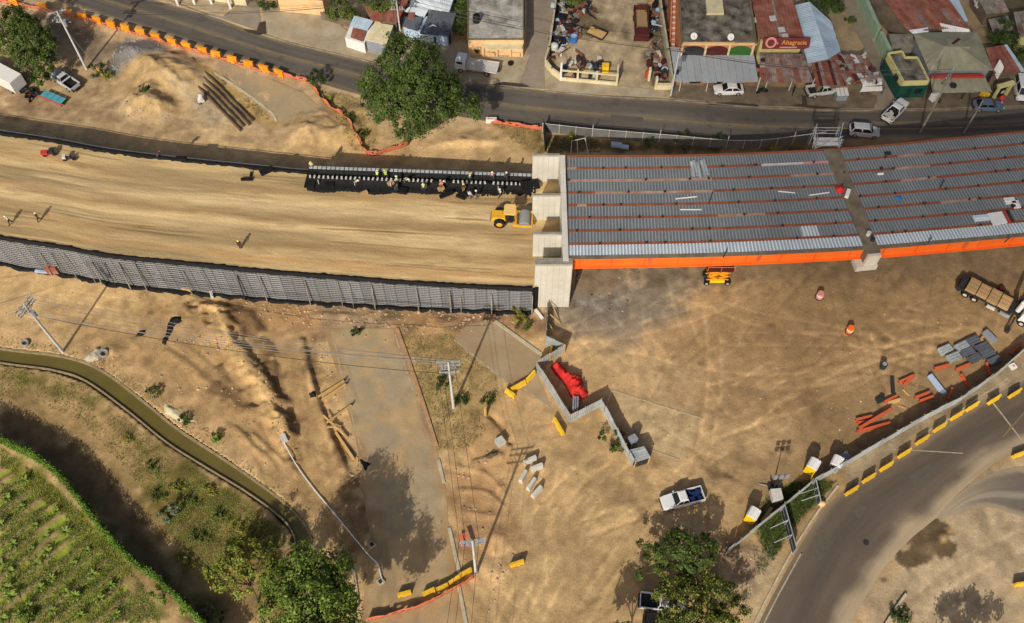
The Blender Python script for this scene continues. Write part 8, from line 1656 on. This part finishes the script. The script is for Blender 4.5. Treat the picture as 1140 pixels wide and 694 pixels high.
t = thing('light_tower', 'mobile light tower with a tall mast and lamp head in front of the zinc fence', 'light tower', tuple(GT(862, 554)), .1)
b = MB(); b.box((0, -.1, .95), (1.3, 1.5, 1.0)); b.obj('generator_box', M['dullwhite'], t, bevel=.05); b = MB(); b.box((0, .1, .4), (1.2, 2.9, .14)); b.bar((0, 1.4, .4), (0, 2.4, .4), .1, .1); b.obj('trailer', M['dark'], t)
for s in (-1, 1): wheel(t, .1, s * .0 + s * .82, .33, .2)
b = MB(); b.cyl((0, 1.0, .4), (0, 1.0, 2.4), .09); b.cyl((0, 1.0, 2.4), (0, 1.0, 4.3), .06); b.obj('mast', M['dark'], t)
for s in (-1, 1): b = MB(); b.bar((0, 1.0, .5), (s * 1.5, 1.9, .1), .08, .08); b.obj('outrigger', M['galv'], t)
b = MB(); b.bar((-.8, 1.0, 4.3), (.8, 1.0, 4.3), .08, .08); b.bar((-.8, 1.0, 4.9), (.8, 1.0, 4.9), .08, .08); b.bar((0, 1, 4.3), (0, 1, 5.0), .08, .08); hd = b.obj('lamp_bar', M['dark'], t)
for x in (-.7, 0, .7):
    for z in (4.3, 4.9): b = MB(); b.box((x, .88, z), (.42, .2, .36)); b.obj('flood_lamp', M['greywall'], hd)
def lattice(lab, corners, h, cols, rows):
    "standing lattice frame along base pixels a -> b"
    a, c = GT(*corners[0]), GT(*corners[1]); t = thing('billboard_rack', lab, 'frame', tuple(a)); L = (c - a).length; t.rotation_euler = (0, 0, ang(a, c))
    for i in range(cols + 1): b = MB(); b.box((L * i / cols, 0, h / 2), (.1, .1, h)); b.obj('upright', M['galv'], t)
    for j in range(rows + 1): b = MB(); b.box((L / 2, .02, max(.15, h * j / rows)), (L + .1, .1, .1)); b.obj('rail', M['galv'], t)
    for i in range(1, cols): b = MB(); b.bar((L * i / cols, 0, h * .8), (L * i / cols + .2, -1.8, .05), .08, .08); b.obj('stay', M['galv'], t)
    for i in range(cols): b = MB(); b.box((L * (i + .5) / cols, .0, h * .5), (L / cols * .86, .05, h * .9)); b.obj('dark_panel', M['dark'], t)
lattice('larger lower metal sign frame with dark panels on the grass by the road', ((869, 569), (882, 617)), 2.1, 3, 2); lattice('smaller upper metal sign frame with dark panels on the grass by the road', ((905, 540), (910, 563)), 1.5, 3, 2)
p = GT(914, 562); o = MB().sphere((0, 0, .4), (.5, .4, .4), 10, 6).obj('sack', M['peach'], smooth=True); o.location = p; tag(o, 'peach coloured sack on the grass right of the smaller sign frame', 'sack')
# ---------------------------------------------------------------- steel forms, orange beams and other stock on the right
fr = heading((1042, 388), (1056, 382))
FORM = [(1051.5, 390.5, 1), (1069.5, 387, 1), (1060.5, 399, 1), (1081.5, 381, 0), (1076, 393.5, 0), (1083.5, 400.5, 0), (1092.5, 388, 0), (1098, 395, 0), (1106, 403, 0), (1101, 376, 2)]
FL = ['pale steel form, upper left of the three pale ones', 'pale steel form, right one of the three pale ones', 'pale steel form, lowest of the three pale ones', 'dark grey steel form at the top of the stack yard beside the workers gear', 'dark grey steel form touching the pale right one', 'dark grey steel form, lowest in the middle of the stack yard', 'dark grey steel form, upper one in the right half of the stack yard', 'dark grey steel form in the middle of the right half of the stack yard', 'dark grey steel form nearest to the zinc fence', 'narrow grey steel form turned askew beside the boom lorry']
for i, (x, y, k) in enumerate(FORM):
    L, wd = (1.75, 1.05) if k < 2 else (1.9, .7); t = thing('steel_form', FL[i], 'formwork', tuple(GT(x, y)), (fr if k < 2 else heading((1095, 368), (1106, 380))) + random.uniform(-.05, .05), 'steel forms stacked by the zinc fence'); m = M['galv'] if k == 1 else M['zincdark'] if k == 0 else M['greywall']
    b = MB(); b.box((0, 0, .3), (L, wd, .6)); b.obj('form_box', m, t)
    for y_ in (-.36, 0, .36): b = MB(); b.box((0, y_ * wd, .63), (L * .98, .1, .06)); b.obj('rib', m, t)
    b = MB(); b.box((-L / 2 + .2, 0, .04), (.12, wd * 1.1, .08)); b.box((L / 2 - .2, 0, .04), (.12, wd * 1.1, .08)); b.obj('skid', M['wood'], t)['kind'] = 'stuff'
p = GT(1090, 380); o = MB().box((0, 0, .2), (.8, .5, .4), .4).box((.3, .3, .35), (.4, .3, .3), 1.0).obj('gear', M['boxtan']); o.location = p; tag(o, 'small tan heap of gear between the dark steel forms', 'site gear')
OBM = [(1039.5, 412, 1056, 407.5), (1063.5, 413, 1079, 406.5), (1097, 405, 1100.5, 419), (1068.5, 418, 1077.5, 432.5), (1124, 395, 1135, 385), (1000, 427, 1016, 419.5), (1006, 429, 1017, 420), (1018, 444, 1034, 438), (1023, 448, 1038, 442.5), (1054, 446, 1059, 433.5), (984, 449, 997, 442.5), (952, 469, 970, 464.5), (954, 472, 966, 471), (955, 479, 991, 457.5), (953, 482, 990, 472), (978, 462, 991, 456.5), (988, 450, 1001, 446)]
NB_ = ['beside the pale form stack, left one', 'beside the pale form stack, right one', 'against the zinc fence below the dark forms', 'between forms and zinc fence, tilted down right', 'alone at the upper right by the zinc fence', 'of the crossed pair above the pale concrete beam', 'of the crossed pair, thinner one', 'of the parallel pair left of the pale concrete beam, upper one', 'of the parallel pair left of the pale concrete beam, lower one', 'right of the pale concrete beam against the fence shade', 'alone in the middle of the beam yard, upper one', 'at the upper left of the lowest beam pile', 'short one inside the lowest beam pile', 'longest one crossing the lowest beam pile', 'at the bottom of the lowest beam pile', 'at the right end of the lowest beam pile', 'thin pale one beside the lone upper beam']
for i, (x0, y0, x1, y1) in enumerate(OBM):
    a, c = GT(x0, y0), GT(x1, y1); L = (c - a).length; b = MB(); z = .05 if i not in (13,) else .45
    for (zc, wd, ht) in ((.03, .32, .06), (.22, .06, .34), (.41, .32, .06)): b.box((0, 0, zc), (L, wd, ht))
    m = M['obeam'] if i != 16 else M['wood']; t = thing('steel_beam', ('orange' if i != 16 else 'pale orange') + ' steel beam ' + NB_[i], 'beam', tuple((a + c) / 2 + Vector((0, 0, z))), ang(a, c), 'orange beams lying by the zinc fence'); b.obj('beam', m, t)
    b = MB()
    for f in (-.3, 0, .3): b.box((L * f, 0, .22), (.05, .3, .32))
    b.obj('stiffener', m, t)['kind'] = 'stuff'
a, c = GT(1034, 419), GT(1051, 441); t = thing('concrete_beam', 'long pale concrete beam lying between the orange beams', 'beam', tuple((a + c) / 2), ang(a, c)); b = MB(); b.box((0, 0, .3), ((c - a).length, .55, .6)); b.obj('beam', M['bluewall'], t, bevel=.03); b = MB(); b.box(((c - a).length / 2 - .3, 0, .3), (.7, .58, .62)); b.obj('dark_end', M['greywall'], t)
for i, (x, y, lab) in enumerate(((912, 331, 'pinkish orange drum alone on the yard below the pier'), (945.5, 369, 'orange drum alone in the middle of the yard'))):
    t = thing('traffic_drum', lab, 'drum', tuple(GT(x, y))); b = MB(); b.cyl((0, 0, 0), (0, 0, 1.1), .5, .42, n=16); b.obj('drum_body', M['pinkish'] if i == 0 else M['orange'], t, smooth=True); b = MB(); b.cyl((0, 0, .55), (0, 0, .75), .487, .468, n=16); b.obj('band', M['white'], t); b = MB(); b.cyl((0, 0, -.0), (0, 0, .08), .6, n=16); b.obj('foot', M['dark'], t)
t = thing('traffic_drum', 'dark drum alone on the yard left of the beam piles', 'drum', tuple(GT(982.5, 409))); b = MB(); b.cyl((0, 0, 0), (0, 0, 1.0), .42, n=14); b.obj('drum_body', M['dark'], t, smooth=True); b = MB(); b.cyl((0, 0, 1.0), (0, 0, 1.04), .3, n=14); b.obj('lid', M['greywall'], t)
p = GT(992, 430); o = MB().bar((0, -1.1, .15), (.3, 1.1, .2), .45, .3).obj('pipe_piece', M['dark']); o.location = p; tag(o, 'dark elongated piece lying left of the crossed orange beams', 'site gear')
p = GT(979, 446); o = MB().box((0, 0, .2), (.9, .7, .4), .4).box((.4, .5, .2), (.4, .6, .3), .9).obj('gear', M['dark']); o.location = p; tag(o, 'small dark heap of gear left of the lone orange beam', 'site gear')
p = GT(1114, 352); o = MB().box((0, 0, .3), (1.1, .6, .6), .5).obj('gear', M['darkred']); o.location = GT(1113, 324); tag(o, 'dark red box beyond the boom lorry', 'box')
p = GT(1127, 409); o = MB().box((0, 0, .2), (.75, .75, .4), .4).box((0, 0, .41), (.3, .3, .03), .4, 1).obj('box', [M['white'], M['pinkish']]); o.location = p; tag(o, 'white box with a pink square beside the zinc fence at the right', 'box')
for (x0, y0, x1, y1, i) in ((1005, 434, 1012, 441, 0), (1000, 452, 1008, 455, 1)): a, c = GT(x0, y0), GT(x1, y1); tag(MB().bar(a + Vector((0, 0, .1)), c + Vector((0, 0, .1)), .15, .12).obj('plank', M['wood']), f'pale timber plank among the orange beams, {ORD[i]} from the top', 'plank')
a, c = GT(847, 582), GT(858, 567); tag(MB().bar(a + Vector((0, 0, .5)), c + Vector((0, 0, .5)), .35, .3).obj('beam', M['boxtan']), 'tan beam in the shade right of the lower portable toilet', 'beam')
# ---------------------------------------------------------------- middle: formwork, pipe, posts
TB = [(355, 444, 384, 425), (358.5, 447, 386, 428.5), (365, 474, 392, 452), (361, 466, 387, 489), (366, 479, 380, 476)]
for i, (x0, y0, x1, y1) in enumerate(TB):
    a, c = GT(x0, y0), GT(x1, y1); a.z = max(a.z, 0) + .3 + .05 * i; c.z = max(c.z, 0) + .35; tag(MB().bar(a, c, .2, .2).obj('timber', M['wood']), ['pale timber across the slab road edge, upper one of the close pair', 'pale timber across the slab road edge, lower one of the close pair', 'pale timber across the slab road edge, lowest one', 'long timber running along the trench beside the slab road', 'short thin timber by the trench'][i], 'timber')
    if i < 3: b = MB(); b.cyl(c + Vector((0, 0, -.1)), c + Vector((0, 0, .3)), .12); tag(b.obj('timber_end', M['dark']), f'dark stump under the right end of a formwork timber, {ORD[i]} from the top', 'stump')
b = MB(); a = [GT(374, 482), GT(386, 500), (GT(394, 512))]
for p, q in zip(a[:-1], a[1:]): b.bar(p + Vector((0, 0, .2)), q + Vector((0, 0, .2)), .3, .5)
tag(b.obj('formwork_wall', M['wood']), 'low timber formwork along the trench left of the slab road', 'formwork')
P = [GT(x, y) + Vector((0, 0, .25)) for x, y in ((317, 494), (322, 504), (332, 521), (348, 543), (372, 572), (396, 601), (412, 620), (421, 629), (424, 640), (427, 651))]
for q in P: q.z = max(.2, q.z)
t = thing('pvc_pipe', 'long white plastic pipe snaking from the berm down to the slab road', 'pipe', tuple(P[0])); b = MB(); b.tube([tuple(Vector(q) - P[0]) for q in smoothline([tuple(q) for q in P], 4)], .07, 8); b.obj('pipe', M['pvc'], t, smooth=True); b = MB(); b.box((.1, .2, .1), (.7, 1.0, .6), .5); b.obj('inlet_box', M['dullwhite'], t)
for (x0, y0, x1, y1, lab) in ((393, 634, 399, 672, 'thin white pipe standing at the edge of the deep green tree'), (389, 668, 398, 678, 'short fat white pipe beside the deep green tree')): a, c = GT(x0, y0), GT(x1, y1); r = .07 if y1 - y0 > 20 else .2; tag(MB().cyl(a + Vector((0, 0, .4)), c + Vector((0, 0, .3)), r, n=10).obj('pipe', M['pvc'], smooth=True), lab, 'pipe')
for (x, y, lab) in ((414, 607, 'small square concrete pit cover in the tree shade'), (424, 648, 'small square pit cover at the lower end of the white pipe')): o = MB().box((0, 0, .12), (.75, .75, .3)).box((0, 0, .29), (.45, .45, .04), 0, 1).obj('pit_cover', [M['kerb'], M['dark']]); o.location = GT(x, y); o.rotation_euler = (0, 0, .7); tag(o, lab, 'pit cover')
p = GT(557, 493); t = thing('pallet', 'pale crate of slats on the dirt right of the weeds', 'crate', tuple(p), .6)
for i in range(4): b = MB(); b.box((0, -.42 + i * .28, .62), (1.1, .22, .06)); b.obj('slat', M['dullwhite'], t)
b = MB(); b.box((0, 0, .3), (1.05, 1.0, .58)); b.obj('crate_box', M['dullwhite'], t)
p = GT(540.5, 462); o = MB().cyl((0, 0, -.1), (0, 0, 2.2), .22, .18, n=12).obj('stump_post', M['wood'], smooth=True); o.location = p; tag(o, 'short pale timber post standing in the weeds below the tilted slab', 'post')
def tyre_at(x, y, r, lab):
    b = MB(); V = []; n, m_ = 20, 8
    for i in range(n):
        for j in range(m_): a, c = 2 * math.pi * i / n, 2 * math.pi * j / m_; V.append(((r + .2 * r * 1.3 * math.cos(c)) * math.cos(a), (r + .26 * r * math.cos(c)) * math.sin(a), .22 + .2 * math.sin(c)))
    b.add(V, [(i * m_ + j, ((i + 1) % n) * m_ + j, ((i + 1) % n) * m_ + (j + 1) % m_, i * m_ + (j + 1) % m_) for i in range(n) for j in range(m_)]); o = b.obj('tyre', M['greywall'], smooth=True); o.location = GT(x, y); tag(o, lab, 'tyre')
tyre_at(29, 383, .42, 'grey tyre half buried on the canal bank at the left'); tyre_at(117, 395, .5, 'grey tyre lying on the canal bank by the pale stone heap')
heap_n('stone_heap', [(92, 400), (100, 392), (108, 386), (114, 389), (110, 402), (98, 404)], .5, M['kerb'], 'pale heap of sand on the canal bank beside the tyre', 68); heap_n('stone_heap', [(182, 448), (196, 455), (206, 464), (220, 470), (200, 470), (184, 462)], .3, M['creamwall'], 'pale sand heap on the canal bank at the bend', 69)
p = GT(545, 492); heap_n('mud_heap', [(537, 508), (548, 503), (556, 502), (555, 507), (544, 512)], .5, M['bark'], 'dark mud heap right of the weeds', 70)
for (x0, y0, x1, y1, lab, m) in ((203, 322, 214, 325, 'pale timber lying at the foot of the near wall above the berm', 'wood'), (40, 303, 58, 305, 'pale blue pipe piece lying at the foot of the near wall', 'bluewall'), (235, 325, 237, 333, 'fat pale pipe end sticking out at the foot of the near wall', 'pvc'), (596, 346, 604, 356, 'white stones bag below the abutment', 'white')): a, c = GT(x0, y0), GT(x1, y1); tag(MB().bar(a + Vector((0, 0, .25)), c + Vector((0, 0, .25)), .35, .3).obj('site_piece', M[m]), lab, 'site gear')
p = GT(61, 302); o = MB().box((0, 0, .8), (1.6, 1.2, 1.6)).obj('crate', M['rust']); o.location = p; tag(o, 'rusty box standing against the near wall at the left', 'box')
# top left: pipes and mixer
D0 = G(201, 71); D1 = G(277, 141); dd = (D1 - D0); n_ = Vector((-dd.y, dd.x, 0)).normalized()
for i in range(4): a = D0 + n_ * (i * .8 - .6) + Vector((0, 0, .28)); c = D1 + n_ * (i * .8 - 1.4) + Vector((0, 0, .28)); a = a + dd * (.01 * i); c = c - dd * (.02 * (i % 2)); tag(MB().cyl(a, c, .2, n=12).obj('steel_pipe', M['bark'], smooth=True), f'long dark steel pipe on the ground at the top left, {ORD[i]} of four from below', 'pipe', 'long steel pipes at the top left')
t = thing('cement_mixer', 'small white cement mixer beside the long dark pipes', 'cement mixer', tuple(GT(225, 114)), .6); b = MB(); b.cyl((0, 0, .7), (.25, .2, 1.5), .5, .3, n=14); b.obj('drum', M['dullwhite'], t, smooth=True); b = MB(); b.box((-.1, -.1, .45), (.9, .6, .5)); b.obj('motor_box', M['white'], t); b = MB(); b.bar((-.6, 0, 0), (.1, 0, .7), .08, .08); b.bar((.6, 0, 0), (.1, 0, .7), .08, .08); b.obj('stand', M['dark'], t)
for s in (-1, 1): wheel(t, -.4, s * .4, .22, .1)
# ---------------------------------------------------------------- an unseen cumulus added south of the camera to shade the far right of the place
def shade_cloud(cx, cy, cz, rx, ry, rz, dens):
    bm = bmesh.new(); bmesh.ops.create_icosphere(bm, subdivisions=4, radius=1.0)
    for v in bm.verts:
        n = v.co.normalized(); k = 1 + .25 * math.sin(n.x * 5 + 1) * math.sin(n.y * 4 + 2) + .14 * math.sin(n.x * 11 + n.z * 7) * math.cos(n.y * 9); v.co = Vector((n.x * rx * k, n.y * ry * k, n.z * rz * k))
    me = bpy.data.meshes.new('shade_cloud'); bm.to_mesh(me); bm.free()
    m = bpy.data.materials.new('shade_cloud_vapour'); m.use_nodes = True; t = m.node_tree; t.nodes.clear(); o_ = t.nodes.new('ShaderNodeOutputMaterial'); v_ = t.nodes.new('ShaderNodeVolumePrincipled'); v_.inputs['Density'].default_value = dens; v_.inputs['Color'].default_value = (.95, .95, .95, 1); t.links.new(v_.outputs[0], o_.inputs['Volume'])
    o = meshobj('shade_cloud', me, m); o.location = (cx, cy, cz); o['kind'] = 'structure'; return o
_t = 420 / math.tan(SUN_EL)
shade_cloud(92 - _t * math.cos(SH_AZ), 140 - _t * math.sin(SH_AZ), 420, 78, 62, 26, .0145)
# ---------------------------------------------------------------- set everything north of the works on its higher ground
KEEP = {'ground', 'embankment_fill', 'embankment_core', 'geotextile', 'rod', 'tarpaulin', 'crate', 'bucket', 'site_board', 'deck_gear', 'fabric_roll', 'sack', 'person', 'scaffold_tower', 'sheet_bundle', 'prop', 'camera', 'sun'}
bpy.context.view_layer.update()
for o in list(col.objects):
    if o.parent or o.name.split('.')[0] in KEEP: continue
    if o.get('south'): continue
    if o.type == 'MESH':
        bb = [o.matrix_world @ Vector(c) for c in o.bound_box]; c = sum(bb, Vector()) / 8
    else: c = o.location.copy()
    if o.get('north') or c.y > float(yfar(c.x)) + .2: o.location.z += LIFT
